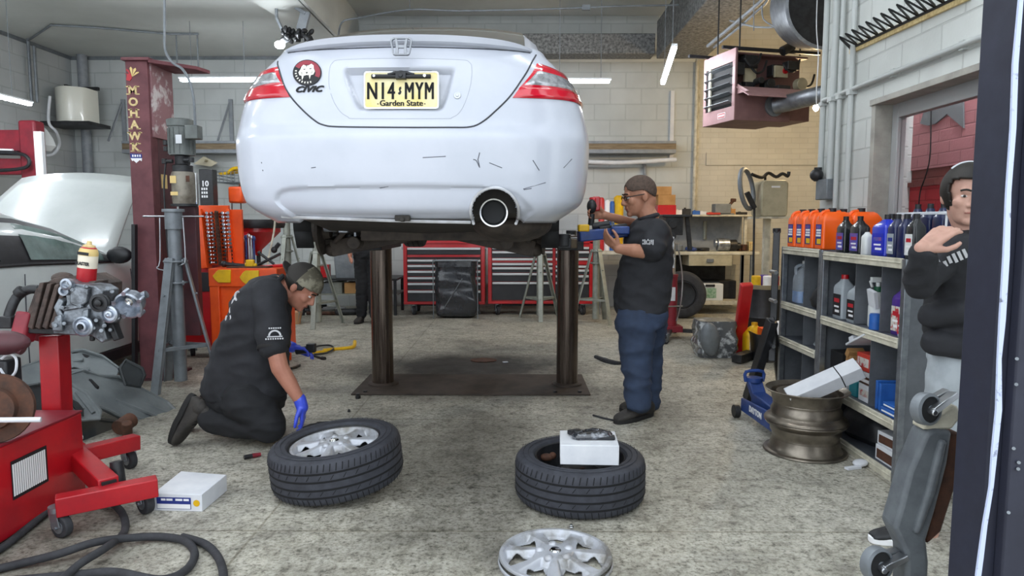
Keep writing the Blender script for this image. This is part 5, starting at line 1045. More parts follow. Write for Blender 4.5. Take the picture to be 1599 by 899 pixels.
# ---------------------------------------------------------------- blue floor jack, black stand
jk = thing('floor_jack', 'low blue floor jack with white lettering beside the steel rims', 'jack', (1.72, 4.75, 0))
A = gr(1178, 640, .05); Bq = gr(1252, 690, .05)
d = (Bq-A).normalized(); n = V((-d.y, d.x, 0))
b = MB()
for s in (-.09, .09):
    Q = [A+n*s+V((0, 0, z)) for z in ()]
    b.add([A+n*(s-.01)+V((0, 0, .0)), A+n*(s+.01), Bq+n*(s+.01), Bq+n*(s-.01), A+n*(s-.01)+V((0, 0, .09)), A+n*(s+.01)+V((0, 0, .09)), Bq+n*(s+.01)+V((0, 0, .13)), Bq+n*(s-.01)+V((0, 0, .13))], [(0, 3, 2, 1), (4, 5, 6, 7), (0, 1, 5, 4), (1, 2, 6, 5), (2, 3, 7, 6), (3, 0, 4, 7)])
b.build('side_frame', M_['blue_paint'], jk, world=True, bevel=.006)
b = MB(); b.bar(A+d*.05+V((0, 0, .10)), Bq+V((0, 0, .06)), .10, .09); b.bar(A+d*.08+V((0, 0, .10)), A-d*.02+V((0, 0, .20)), .10, .05); b.build('lift_beam', M_['blue_paint'], jk, world=True, bevel=.008)
b = MB(); q = A-d*.02+V((0, 0, .2)); b.cyl(q, q+V((0, 0, .03)), .055, n=20); b.tube([q+n*.06, q+n*.06+V((0, 0, .07)), q-n*.06+V((0, 0, .07)), q-n*.06], .012, 8, sm=3); b.build('saddle', M_['blue_paint'], jk, world=True)
for s in (-.13, .13):
    b = MB(); c = A+n*s+V((0, 0, 0)); c.z = .045; b.cyl(c-n*.02, c+n*.02, .045, n=20); b.build('wheel', M_['dark_metal'], jk, world=True, bevel=.004)
b = MB(); fn = -n if (-n).y < 0 else n; q = A.lerp(Bq, .36)+fn*.1015+V((0, 0, .055)); put_text(b, 'DAYTON', .055, facing(q, fn), bold=.002, sx=.85, space=1.05); b.build('lettering', M_['ink_white'], jk, world=True)
bs = thing('crane_leg', 'black folded crane leg leaning upright beside the shelving', 'stand', gr(1185, 615)); b = MB(); b.bar(at(1213, 362, 5.3), at(1205, 565, 5.0), .05, .05); b.cyl(at(1213, 356, 5.3), at(1213, 364, 5.3), .03); b.build('upright', M_['black_plastic'], bs, world=True, bevel=.006)
b = MB(); b.bar(at(1206, 500, 5.0), gr(1168, 624, .02), .10, .06, up=(1, 0, 0)); b.bar(at(1205, 500, 5.0), gr(1218, 600, .05), .06, .05, up=(1, 0, 0)); b.bar(gr(1165, 622, .03), gr(1190, 612, .03), .05, .05); b.build('leg', M_['black_plastic'], bs, world=True, bevel=.006)
b = MB()
for p in ((1211, 470), (1208, 540), (1212, 425)): b.cyl(at(p[0], p[1], 4.98)-V((.01, .03, 0)), at(p[0], p[1], 4.98)+V((0, .1, 0)), .014, n=10)
b.build('pin', M_['brushed_steel'], bs, world=True)
mk('conduit_paint', '#b4b8b6', .5)
# ---------------------------------------------------------------- right wall: conduits, coil rack, heater, ducts
b = MB(); P = [atx(1286, 157, XR-.03), atx(1400, 111, XR-.03), atx(1540, 55, XR-.03)]; b.tube(P, .018, 10)
for p in ((1300, 151), (1392, 114), (1500, 71)): q = atx(p[0], p[1], XR-.03); b.box(q+V((.0, -.02, -.026)), q+V((.03, .02, .026)))
single(b, 'conduit', M_['conduit_paint'], 'painted pipe running along the right wall above the red window', 'pipe')
for i, (px, r, top, bot, l) in enumerate(((1281, .022, 0, 285, 'vertical grey pipe nearest the wall corner, left of the others'), (1289, .026, 0, 300, 'thick vertical grey pipe, second from the wall corner'), (1299, .018, 0, 420, 'thin vertical grey pipe, third from the wall corner'), (1316, .020, 0, 330, 'vertical grey pipe farthest from the corner on the right wall'))):
    x = XR-.035 if i > 0 else XR-.02; y = x*1080/(px-806)
    if i == 0: y = YC-.03
    b = MB(); b.cyl((x, y, ZH), (x, y, atx(px, bot, x).z), r, n=12)
    for z in (3.2, 2.3): b.box((x-r*1.2, y-r*1.4, z), (XR, y+r*1.4, z+.03))
    single(b, 'conduit', M_['conduit_paint'], l, 'pipe')
eb = thing('electrical_box', 'grey electrical box at the bottom of the corner pipes', 'box', atx(1287, 300, XR-.06)); q = atx(1287, 292, XR-.05); b = MB(); b.box(q+V((-.03, -.11, -.10)), q+V((.05, .09, .06))); b.build('box', M_['grey_metal'], eb, world=True, bevel=.006)
b = MB(); b.ell(q+V((-.03, .08, .10)), (.05, .06, .05)); b.cyl(q+V((-.02, .08, .05)), q+V((-.02, .08, .16)), .03); b.build('fitting', M_['dark_metal'], eb, world=True)
rk = thing('wire_rack', 'black zigzag wire rack high on the right wall', 'rack', atx(1400, 45, XR-.05)); b = MB(); n_ = 15; W_ = []
for i in range(n_*2):
    t_ = i/(n_*2-1); bx_, by_ = lerp(1330, 1510, t_**1.15), lerp(74, -12, t_**1.15)
    if i % 2 == 0: W_ += [atx(bx_, by_, XR-.02)]
    else: W_ += [atx(bx_-22-8*t_, by_-14-10*t_, XR-.20)]
b.tube(W_, .007, 6, sm=4); b.tube([atx(1328, 76, XR-.02), atx(1515, -14, XR-.02)], .010, 8); b.tube([atx(1312, 60, XR-.19), atx(1328, 76, XR-.02)], .007, 6); b.build('wire', M_['black_plastic'], rk, world=True)
b = MB(); b.bar(atx(1328, 79, XR-.01), atx(1515, -8, XR-.01), .02, .05); b.build('backing_strip', M_['letter_cream'], rk, world=True, bevel=.002)
mk('heater_pink', '#b08b8c', .5, col2='#9c7779', vs=4, lo=.35, hi=.7); mk('heater_brown', '#7c5c5c', .55, col2='#6a4d4e', vs=5)
Nn = at(1147, 187, 7.2); Ll = at(1096, 199, 7.75); ux = V((.68, .2, 0)).normalized(); uy = V((Ll.x-Nn.x, Ll.y-Nn.y, 0)).normalized()
hz = math.atan2(ux.y, ux.x); ht = thing('unit_heater', 'pink ceiling-hung unit heater with a louvred front and open burner side', 'heater', (Nn.x, Nn.y, Nn.z), hz)
zh = at(1150, 74, 7.2).z-Nn.z; wy = .58; wx = .74
b = MB(); b.box((0, 0, 0), (.66, wy, zh*.36)); b.box((.0, .0, zh*.36), (.02, wy, zh)); b.box((.02, wy-.03, zh*.36), (.98, wy, zh)); b.box((.02, .15, zh-.02), (.98, wy, zh)); b.box((.02, .28, zh*.36), (.98, .3, zh)); b.box((.66, .1, zh*.05), (.98, wy, zh*.36)); b.build('casing', M_['heater_brown'], ht, bevel=.004)
b = MB(); b.box((-.012, -.004, 0), (0, wy+.004, zh*.20)); b.box((-.012, -.004, zh*.82), (0, wy+.004, zh)); b.box((-.012, -.004, zh*.2), (0, .045, zh*.82)); b.box((-.012, wy-.045, zh*.2), (0, wy+.004, zh*.82)); b.build('front_panel', M_['heater_pink'], ht, bevel=.003)
b = MB(); b.box((-.003, .045, zh*.2), (-.001, wy-.045, zh*.82)); b.build('dark_recess', M_['black_matte'], ht)
for k in range(5):
    z = zh*(.26+.125*k); b = MB(); b.cb((-.02, wy/2, z), (.06, wy-.1, .004), (0, R(28), 0)); b.build('louver', M_['grey_metal'], ht)
b = MB(); b.box((-.03, .42, zh*.2), (-.012, .455, zh*.82)); b.build('mullion', M_['shelf_edge'], ht)
b = MB(); b.cb((.47, -.09, zh*.385), (.92, .28, .012), (R(28), 0, 0)); b.prism([(0, 0), (.0, .10), (-.2, 0)], 0, .01, Matrix(((0, 0, 1, .02), (1, 0, 0, 0), (0, 1, 0, zh*.36), (0, 0, 0, 1)))); b.build('open_flap', M_['heater_pink'], ht, bevel=.002)
rr = random.Random(5); b = MB()
for k in range(16):
    x = rr.uniform(.1, .92); z = zh*rr.uniform(.42, .9); y = rr.uniform(.08, .22)
    if k % 3 == 0: b.cb((x, y, z), (rr.uniform(.08, .16), .1, rr.uniform(.06, .14)))
    elif k % 3 == 1: b.cyl((x, y-.05, z), (x, y+.06, z), rr.uniform(.03, .06), n=16)
    else: MB().tube([(x, y, z), (x+.05, y-.04, z-.08), (x+.14, y-.03, z-.05), (x+.2, y, z+.06)], .012, 8, sm=3).build('gas_pipe', M_['black_plastic'], ht)
b.build('burner_part', M_['dark_metal'], ht, bevel=.005)
b = MB(); b.cb((.28, .17, zh*.7), (.14, .03, .16)); b.build('control_box', M_['beige_metal'], ht, bevel=.004); b = MB(); b.cb((.62, .12, zh*.75), (.16, .03, .12)); b.build('valve_box', M_['beige_metal'], ht, bevel=.004); b = MB(); b.cyl((.85, .06, zh*.58), (.85, .14, zh*.58), .065, n=20); b.build('blower', M_['beige_metal'], ht, bevel=.004); b = MB(); b.cyl((.66, .09, zh*.76), (.66, .11, zh*.76), .03, n=16); b.build('knob', M_['red_paint'], ht)
b = MB(); Mx = facing((-.0125, .22, zh*.1), (-1, 0, 0)); b.box((-.07, -.028, 0), (.07, .028, .002), 0, Mx); b.box((-.062, -.021, .002), (.062, .021, .003), 1, Mx); [b.box((-.055+i*.019, -.012, .003), (-.042+i*.019, .012, .0035), 0, Mx) for i in range(6)]; b.build('maker_plate', [M_['ink_white'], M_['ink_red'], M_['shelf_edge']], ht)
b = MB(); b.cyl((.46, .0, .16), (.46, -.02, .16), .11, n=24); b.build('flue_collar', M_['grey_metal'], ht)
b = MB(); b.bar((-.1, .1, zh+.02), (1.05, .06, zh+.02), .03, .03); b.bar((-.25, .5, zh+.01), (.3, .5, zh+.01), .03, .03); b.cyl((.1, .1, zh), (.1, .1, ZH-Nn.z), .008, n=8); b.cyl((.85, .12, zh), (.85, .12, ZH-Nn.z), .008, n=8); b.cyl((.1, .5, zh), (.1, .5, ZH-Nn.z), .008, n=8); b.cyl((.6, .08, zh+.02), (.72, .08, zh+.08), .05, n=10); b.build('hanger_bar', M_['black_plastic'], ht)
fp = MB(); Wt = WM[ht.name]; p0 = Wt @ V((.46, -.02, .16)); p1 = at(1290, 146, 6.75); fp.tube([p0, p0+V((.1, -.12, .01)), p1, p1+V((.4, -.02, .05))], .085, 20, sm=5)
single(fp, 'flue_pipe', M_['galvanized'], 'round galvanized flue pipe leaving the pink heater to the right', 'pipe')
b = MB(); c0 = at(1306, -2, 6.3); c1 = at(1272, 6, 6.95); ax = (c0-c1).normalized(); q = frame(ax).to_4x4(); q.translation = c0; Ld = (c0-c1).length; b.lathe([(0, -Ld), (.40, -Ld), (.42, -Ld+.02), (.42, -.02), (.43, -.02), (.43, .0), (.40, .0), (.395, -.12)], 48, q, 0, caps=False); b.lathe([(0, -.12), (.395, -.12)], 48, q, 1, caps=False); b.cyl(c1+V((.1, .1, .3)), V((c1.x+.1, c1.y+.1, ZH-.002)), .01, n=8, mi=0)
single(b, 'round_duct', [M_['galvanized'], M_['dark_metal']], 'wide open round metal duct under the ceiling above the pink heater', 'duct')
struct(MB().box((2.06, 3.0, 3.76), (2.76, 10.45, 4.3)), 'trim_8', M_['duct_speck'], bevel=.01)
za, zb = at(900, 84, 10.5).z, at(900, 52, 10.5).z
struct(MB().box((-2.43, 10.5, za), (2.05, 10.85, zb)), 'trim_9', M_['duct_speck'], bevel=.01)
b = MB(); z = at(900, 90, 11.1).z; b.cyl((-2.43, 11.15, z), (2.8, 11.15, z), .06, n=16); single(b, 'white_pipe', M_['ceiling_white'], 'thick white pipe along the top of the back wall', 'pipe')
b = MB(); b.tube([at(528, 60, 9.4), at(534, 35, 9.2), at(560, 28, 9.2), at(640, 15, 9), at(720, 17, 9), at(860, 14, 9), at(960, 10, 9), at(1060, 8, 9)], .012, 8, sm=4); b.cb(at(915, 12, 9), (.1, .05, .06)); b.tube([at(640, 15, 9), V((at(640, 15, 9).x, 9, ZH))], .006, 6); single(b, 'ceiling_cable', M_['grey_metal'], 'grey cable strung across under the right-hand ceiling', 'cable')
b = MB(); b.tube([at(1105, 72, 8.5), at(1150, 35, 7.8), at(1185, 5, 7.2), at(1200, -10, 7)], .02, 8); b.tube([at(1115, 74, 8.5), at(1160, 38, 7.8), at(1195, 6, 7.2), at(1205, -10, 7)], .014, 8); b.tube([at(1140, 32, 8), at(1180, 42, 7.5), at(1222, 42, 7)], .01, 6, sm=3); b.tube([at(1190, 8, 7.1), at(1192, 30, 7.1), at(1210, 42, 7)], .008, 6, sm=3); b.tube([at(1177, 0, 7.3), at(1177, 48, 7.3)], .006, 6); single(b, 'pipe_bundle', M_['grey_paint'], 'bundle of thin pipes and cables beside the right ceiling duct', 'pipe')
b = MB(); b.tube([at(1276, 0, 6.2), at(1275, 45, 6.2), at(1278, 90, 6.15), at(1275, 140, 6.1), at(1275, 165, 6.1)], .005, 6, sm=4); single(b, 'light_flex', M_['white_card'], 'thin white cord hanging beside the round metal duct', 'cord')
# ---------------------------------------------------------------- tool chests along the back
mk('chest_red', '#c31a22', .35, col2='#ad171f', vs=4, coat=.3); mk('drawer_black', '#26272b', .45, col2='#303136', vs=6); mk('silver_trim', '#cfd1d4', .35, .2)
YT_ = 10.15
def chest(px0, px1, top, bot, rows, label, split=None, panel=None):
    x0, x1 = at(px0, 430, YT_).x, at(px1, 430, YT_).x; z0, z1 = at(700, bot, YT_).z, at(700, top, YT_).z
    t = thing('tool_chest', label, 'tool chest', ((x0+x1)/2, YT_+.25, 0))
    b = MB(); b.box((x0, YT_+.012, z0), (x1, YT_+.55, z1)); b.box((x0, YT_-.004, z0), (x0+.055, YT_+.012, z1)); b.box((x1-.055, YT_-.004, z0), (x1, YT_+.012, z1)); b.box((x0, YT_-.012, z0-.02), (x1, YT_+.55, z0+.02)); b.box((x0, YT_-.004, z1-.03), (x1, YT_+.55, z1+.012))
    b.build('cabinet_body', M_['chest_red'], t, world=True, bevel=.005)
    cols = [(x0+.06, x1-.06)] if not split else [(x0+.06, at(split, 430, YT_).x-.02), (at(split, 430, YT_).x+.02, x1-.06)]
    for ci, (a, c) in enumerate(cols):
        rw = rows if ci == 0 else panel
        for (ya, yb, red) in rw:
            za, zb = at(700, ya, YT_).z, at(700, yb, YT_).z
            b = MB(); b.box((a, YT_-.014, zb), (c, YT_+.01, za-.004)); d = b.build('drawer', M_['chest_red' if red == 1 else 'drawer_black'], t, world=True, bevel=.003)
            b = MB(); b.box((a+.005, YT_-.032, za-.036), (c-.005, YT_-.012, za-.004)); b.build('drawer_pull', M_['silver_trim'] if red != 2 else M_['chest_red'], d, world=True, bevel=.004)
    for x in (x0+.14, x1-.14):
        for y in (YT_+.06, YT_+.48): caster(t, (x, y, 0), .065, R(20))
    b = MB(); b.box((x0+.2, YT_+.02, .14), (x1-.2, YT_+.5, z0)); b.build('chassis', M_['black_matte'], t, world=True)
    b = MB(); b.cyl((x0-.05, YT_+.1, z1-.1), (x0-.05, YT_+.45, z1-.1), .014); b.cyl((x0-.05, YT_+.12, z1-.1), (x0, YT_+.12, z1-.1), .01); b.cyl((x0-.05, YT_+.43, z1-.1), (x0, YT_+.43, z1-.1), .01); b.build('side_handle', M_['silver_trim'], t, world=True)
    return t
chest(630, 757, 377, 473, [(386, 397, 0), (397.5, 404, 2), (404.5, 412, 0), (413, 421, 0), (422, 431, 0), (432, 440, 0), (441, 452, 0), (453, 470, 0)], 'red tool chest with black drawers standing behind the black bin bag')
chest(762, 926, 377, 472, [(385, 391, 0), (391.5, 402, 0), (402.5, 409, 1), (410, 416, 0), (416.5, 425, 0), (425.5, 439, 0), (439.5, 468, 0)], 'wide red tool chest with black drawers behind the right lift column', split=865, panel=[(385, 391, 0), (391.5, 402, 0), (402.5, 413, 1), (414, 419, 0), (420, 428, 0), (429, 439, 0), (439.5, 468, 0)])
zc = at(700, 376, YT_).z+.013
tb = thing('tool_box', 'small red tool box on top of the left red tool chest', 'tool box', (at(683, 370, YT_).x, YT_+.2, zc)); b = MB(); b.box((-.15, -.1, 0), (.15, .12, .20)); b.build('box_body', M_['chest_red'], tb, bevel=.006)
for k in range(2): b = MB(); b.box((-.12, -.108, .02+.09*k), (.13, -.09, .095+.09*k)); d = b.build('drawer', M_['chest_red'], tb, bevel=.003); b = MB(); b.box((-.1, -.118, .07+.09*k), (.11, -.105, .088+.09*k)); b.build('drawer_pull', M_['silver_trim'], d)
b = MB(); b.box((-.16, -.109, 0), (-.13, -.09, .2)); b.build('end_trim', M_['silver_trim'], tb)
bw = thing('power_washer', 'blue and white power tool lying on the left red tool chest', 'tool', (at(726, 370, YT_).x, YT_+.2, zc)); b = MB(); b.cyl((-.18, 0, .08), (.16, 0, .09), .055, n=16); b.cb((-.02, 0, .05), (.3, .12, .09)); b.build('tool_body', M_['blue_paint'], bw, bevel=.01); b = MB(); b.ell((.05, -.03, .14), (.06, .05, .06)); b.build('cup', M_['ink_white'], bw); b = MB(); b.cyl((.16, 0, .06), (.26, 0, .05), .05, n=14); b.build('nozzle', M_['chest_red'], bw)
# ---------------------------------------------------------------- bin bag in a wire frame
mk('bag_black', '#212329', .25, col2='#2b2e35', vs=6, bump=1, bs=9, coat=.6)
bn = thing('waste_bin', 'black bin bag hanging in a wire frame before the tool chests', 'bin', gr(712, 500)); c = gr(712, 497); w = .30
def bagfn():
    rg = []
    for i in range(15):
        v = i/14; k = lerp(1.06, .96, v) if v > .1 else lerp(.93, 1.04, v/.1); sh = .03*math.sin(v*5)
        z = v*.82+.005; ring = []
        for x, y in rrect(2*w*k, 1.6*w*k, .08, 6):
            n = mnoise.noise(V((x*7, y*7+3, z*3)))*.10+.03*math.sin(x*30+z*26); s = 1-abs(v-.5)*.6
            ring.append(V((c.x+x*(1+n)+sh*(.3), c.y+.2+y*(1+n*s*1.3), z)))
        rg.append(ring)
    return rg
b = MB(); b.loft(bagfn()); b.build('bin_bag', M_['bag_black'], bn, world=True, sub=1, ang=80)
b = MB(); z = .83; fr = [(c.x-w*1.05, c.y-.06), (c.x+w*1.05, c.y-.06), (c.x+w*1.05, c.y+.46), (c.x-w*1.05, c.y+.46)]; b.tube([V((x, y, z)) for x, y in fr], .010, 8, closed=True)
for x, y in fr: b.tube([V((x, y, z)), V((x, y, .0))], .007, 6)
b.tube([V((c.x-w*.55, c.y-.075, .15)), V((c.x+.1, c.y-.085, .58))], .006, 6); b.build('wire_frame', M_['grey_metal'], bn, world=True)
b = MB(); rg = [[V((p.x+(p.x-c.x)*.05, p.y+(p.y-c.y-.2)*.05, .835-.012*j)) for p in bagfn()[-1]] for j in (0, 4, 8)]; b.loft(rg, caps=False); b.build('folded_rim', M_['bag_black'], bn, world=True, ang=80)
# ---------------------------------------------------------------- stands behind the car
for px, py, zt_, ft, rz, l in ((452, 500, 1.62, .34, 10, 'pale tripod stand behind the raised coupe, leftmost of the back ones'), (497, 508, 1.34, .36, 25, 'pale tripod stand between the kneeling man and the grey tub'), (843, 498, 1.27, .33, 20, 'pale tripod stand just left of the right lift column'), (930, 503, 1.36, .33, 50, 'pale tripod stand between the right lift column and the standing man')):
    g = gr(px, py); make_stand(l, (g.x, g.y, 0), zt_, ft, 'stand_pale', R(rz), 'pale tripod stands behind the car', r=.042, leg=(.06, .012), thand=False)
# ---------------------------------------------------------------- low bench with tub behind the left column
tbx = at(540, 434, 10.2); tbn = thing('low_table', 'low dark table at the back wall holding the grey tub', 'table', (tbx.x, 10.4, 0)); b = MB(); b.box((at(470, 434, 10.2).x, 10.1, tbx.z-.03), (at(622, 434, 10.2).x, 10.8, tbx.z)); b.build('table_top', M_['black_plastic'], tbn, world=True, bevel=.004)
for x in (at(474, 434, 10.2).x, at(618, 434, 10.2).x):
    for y in (10.13, 10.77): b = MB(); b.bar((x, y, 0), (x, y, tbx.z-.03), .04, .04); b.build('leg', M_['black_plastic'], tbn, world=True)
b = MB(); b.box((at(470, 434, 10.2).x, 10.12, .30), (at(622, 434, 10.2).x, 10.75, .32)); b.build('lower_shelf', M_['stand_pale'], tbn, world=True)
tx0, tx1 = at(519, 400, 10.15).x, at(558, 400, 10.15).x; zt1 = at(540, 390, 10.15).z; xm = (tx0+tx1)/2; hw_ = (tx1-tx0)/2
b = MB(); b.loft([[V((xm+x, 10.4+y, z)) for x, y in rrect(2*hw_*k, .44*k, .04, 4)] for z, k in ((tbx.z+.001, .88), (tbx.z+.01, .9), (zt1-.06, 1), (zt1-.05, 1.06), (zt1, 1.07), (zt1, 1.0), (tbx.z+.03, .86))]); single(b, 'storage_tub', M_['grey_paint'], 'grey plastic tub on the low table left of the lift column', 'tub')
for i, (px, py, w_, h_, m, l) in enumerate(((510, 447, .16, .16, 'grey_metal', 'grey parts box on the table lower shelf, leftmost'), (527, 447, .14, .17, 'stand_pale', 'ribbed pale box in the middle of the table lower shelf'), (547, 447, .17, .16, 'cardboard', 'brown carton on the lower shelf nearest the left lift column'))):
    q = at(px, py, 10.2); b = MB(); b.box((q.x-w_/2, 10.18, .321), (q.x+w_/2, 10.5, .321+h_)); single(b, 'carton', M_[m], l, 'carton', bevel=.004)
b = MB(); q = at(505, 408, 10.2); b.cb((q.x, 10.3, tbx.z+.10), (.13, .12, .19)); single(b, 'carton', M_['chest_red'], 'red carton on the low table left of the grey tub', 'carton', bevel=.004)
rr = random.Random(11)
for i, (px, py, L, an, r, m, l) in enumerate(((470, 488, .55, .2, .03, 'dark_metal', 'dark axle shaft on the floor left of the pale tripod'), (505, 492, .5, -.1, .028, 'rusty', 'brown pipe lying on the floor before the low table'), (545, 492, .35, .5, .05, 'dark_metal', 'dark exhaust piece on the floor beside the black trousers'), (515, 470, .5, .05, .03, 'silver_trim', 'white rail lying under the low table'), (480, 472, .5, .1, .04, 'black_plastic', 'black damper lying under the low table'), (495, 478, .3, .6, .045, 'black_matte', 'black coupling lying before the low table'))):
    q = gr(px, py); q = q if q.y < 10.9 else at(px, 480, 10.7); d = V((math.cos(an), math.sin(an)*.4, 0)).normalized(); b = MB(); c = V((q.x, q.y, r+.001)); b.cyl(c-d*L/2, c+d*L/2, r, n=12); b.cyl(c+d*L*.2, c+d*L*.36, r*1.0, n=12); b.ell(c-d*L*.45, (r, r, r)); single(b, 'car_part', M_[m], l, 'car part', bevel=.004)
b = MB(); q = gr(455, 505); b.lathe([(0, .0), (.12, 0), (.15, .16), (.14, .16), (.115, .015), (0, .015)], 24, TM((q.x, q.y, 0))); single(b, 'bucket', mk('bucket_cream', '#cfa27e', .5), 'pale orange bucket on the floor beyond the kneeling man', 'bucket')
# ---------------------------------------------------------------- workbench
YW = 10.25; zb_ = at(1100, 393, YW).z; wx0, wx1 = at(931, 393, YW).x, at(1187, 393, YW).x; ux0, ux1 = at(1010, 335, YW+.25).x, at(1175, 335, YW+.25).x; zu = at(1100, 335, YW+.25).z
wb = thing('workbench', 'long steel workbench with an upper shelf at the back right', 'workbench', ((wx0+wx1)/2, YW+.35, 0))
b = MB(); b.box((wx0, YW, zb_-.05), (wx1, YW+.75, zb_)); b.build('worktop', M_['shelf_edge'], wb, world=True, bevel=.012)
b = MB(); b.box((ux0, YW+.22, zu-.03), (ux1, YW+.72, zu)); b.build('upper_shelf', M_['shelf_edge'], wb, world=True, bevel=.008)
b = MB(); b.box((ux0, YW+.72, zb_), (ux1, YW+.74, zu)); b.build('backboard', M_['grey_paint'], wb, world=True)
for x in (wx0+.05, ux1-.06, ux1-.2, wx1-.25):
    b = MB(); b.box((x-.02, YW+.02, 0), (x+.02, YW+.06, zb_-.05)); b.build('leg', M_['grey_metal'], wb, world=True)
for x in (ux0+.03, ux1-.08): b = MB(); b.box((x-.02, YW+.3, zb_), (x+.02, YW+.34, zu-.03)); b.build('shelf_post', M_['shelf_edge'], wb, world=True)
b = MB(); q0, q1 = at(1076, 397, YW-.01), at(1143, 415, YW-.01); b.box((q0.x, YW-.012, q1.z), (q1.x, YW+.4, zb_-.052)); dr = b.build('drawer', M_['beige_metal'], wb, world=True, bevel=.004); b = MB(); q = at(1109, 406, YW-.02); b.box(q+V((-.05, -.02, -.035)), q+V((.05, .005, .02))); b.build('drawer_pull', M_['grey_metal'], dr, world=True, bevel=.006)
b = MB(); zl_ = at(1100, 470, YW).z; b.box((at(1040, 470, YW).x, YW+.02, zl_-.06), (wx1-.3, YW+.7, zl_)); b.build('lower_shelf', M_['shelf_edge'], wb, world=True, bevel=.004)
b = MB(); b.box((at(1040, 470, YW).x, YW+.68, zl_), (wx1-.3, YW+.7, zb_-.05)); b.build('back_panel', M_['dark_metal'], wb, world=True)
def bxp(name, label, cat, px0, px1, py0, z, Y, d, m, m2=None, grp=None):
    a, c = at(px0, py0, Y), at(px1, py0, Y); b = MB(); b.box((a.x, Y, z+.0005), (c.x, Y+d, a.z), 0)
    if m2: b.box((a.x+.01, Y-.003, lerp(z, a.z, .3)), (c.x-.01, Y, lerp(z, a.z, .75)), 1)
    return single(b, name, [M_[m], M_[m2 or m]], label, cat, grp, bevel=.004)
zq = at(1020, 318, YW+.3).z; YU = YW+.3
bxp('carton', 'red carton lowest in the stack on the upper bench shelf', 'carton', 1027, 1056, 320, zu, YU, .3, 'chest_red'); zs_ = at(1020, 320, YU).z
bxp('carton', 'open brown carton on the red one on the bench shelf', 'carton', 1028, 1055, 304, zs_, YU, .28, 'cardboard'); bxp('carton', 'brown carton topmost of the stack on the bench shelf', 'carton', 1024, 1049, 291, at(1020, 304, YU).z, YU, .26, 'cardboard')
vs_ = thing('bench_grinder', 'grey boxy machine with a bent arm on the bench shelf', 'machine', (at(1132, 325, YU).x, YU, zu)); q0, q1 = at(1117, 318, YU), at(1142, 318, YU); b = MB(); b.box((q0.x, YU, zu+.02), (q1.x, YU+.2, q0.z)); b.box((q0.x-.03, YU+.02, zu), (q1.x+.06, YU+.2, zu+.022)); b.build('machine_body', M_['grey_metal'], vs_, world=True, bevel=.008); b = MB(); b.bar(q1+V((0, .1, -.02)), q1+V((.07, .1, .06)), .04, .04); b.bar(q1+V((.02, .1, .06)), q1+V((.10, .1, .055)), .05, .05); b.build('arm', M_['rusty'], vs_, world=True, bevel=.01)
for px, w_, h_, m, l in ((1062, .10, .07, 'ink_white', 'small white item on the bench shelf right of the cartons'), (1075, .12, .09, 'dark_metal', 'dark fitting near the left post of the bench shelf'), (1090, .11, .06, 'card_blue', 'pale blue pack in the middle of the bench shelf'), (1101, .10, .05, 'white_card', 'white pack left of the grey boxy machine'), (1147, .09, .09, 'cardboard', 'small brown carton right of the grey boxy machine'), (1162, .16, .04, 'black_plastic', 'flat dark tray at the right end of the bench shelf'), (1112, .2, .03, 'card_red', 'flat red pack lying before the grey boxy machine')):
    q = at(px, 330, YU); b = MB(); yb = YU+.12 if px != 1112 else YU-.07; b.cb((q.x, yb, zu+h_/2+.0005), (w_, .06, h_)); b.cyl((q.x-w_*.2, yb, zu+h_), (q.x-w_*.2, yb, zu+h_*1.2), w_*.15, n=10); single(b, 'parts_pack', M_[m], l, 'parts', bevel=.004)
alt = thing('alternator', 'silver and black alternator on the workbench', 'car part', (at(1135, 385, YW+.2).x, YW+.2, zb_)); q = at(1133, 380, YW+.2); b = MB(); b.cyl((q.x-.13, YW+.2, zb_+.10), (q.x+.05, YW+.2, zb_+.10), .095, n=20); b.cyl((q.x-.17, YW+.2, zb_+.12), (q.x-.13, YW+.2, zb_+.12), .06, n=16); b.build('housing', M_['alu_bright'], alt, world=True, bevel=.008); b = MB(); b.cyl((q.x+.05, YW+.2, zb_+.09), (q.x+.16, YW+.2, zb_+.09), .085, n=18); b.cyl((q.x+.16, YW+.2, zb_+.08), (q.x+.22, YW+.2, zb_+.08), .05, n=14); b.build('rear_cover', M_['black_plastic'], alt, world=True, bevel=.006)
b = MB(); q = at(1077, 388, YW+.15); b.ell((q.x, YW+.15, zb_+.04), (.07, .06, .04)); b.ell((q.x+.05, YW+.12, zb_+.03), (.05, .03, .03)); single(b, 'glove', M_['blue_paint'], 'crumpled blue glove on the workbench', 'glove')
for px, w_, h_, m, l in ((1095, .24, .05, 'dark_metal', 'dark flat casting on the workbench between the blue glove and alternator'), (1060, .2, .10, 'grey_metal', 'grey parts tray on the bench behind the hoist rod'), (1160, .13, .10, 'rusty', 'brown part at the right of the alternator'), (1173, .08, .14, 'letter_cream', 'pale small box at the right end of the workbench')):
    q = at(px, 388, YW+.25); b = MB(); b.cb((q.x, YW+.3, zb_+h_/2+.0005), (w_, .14, h_)); b.cyl((q.x, YW+.22, zb_+.012), (q.x, YW+.22, zb_+h_*.9), w_*.25, n=12); single(b, 'car_part', M_[m], l, 'car part', bevel=.006)
b = MB(); q = at(1101, 362, YW+.68); b.cyl((q.x, YW+.70, at(1101, 375, YW).z), (q.x, YW+.70, at(1101, 345, YW).z), .03, n=10); single(b, 'chain', M_['stand_pale'], 'pale rod hanging on the bench backboard', 'tool')
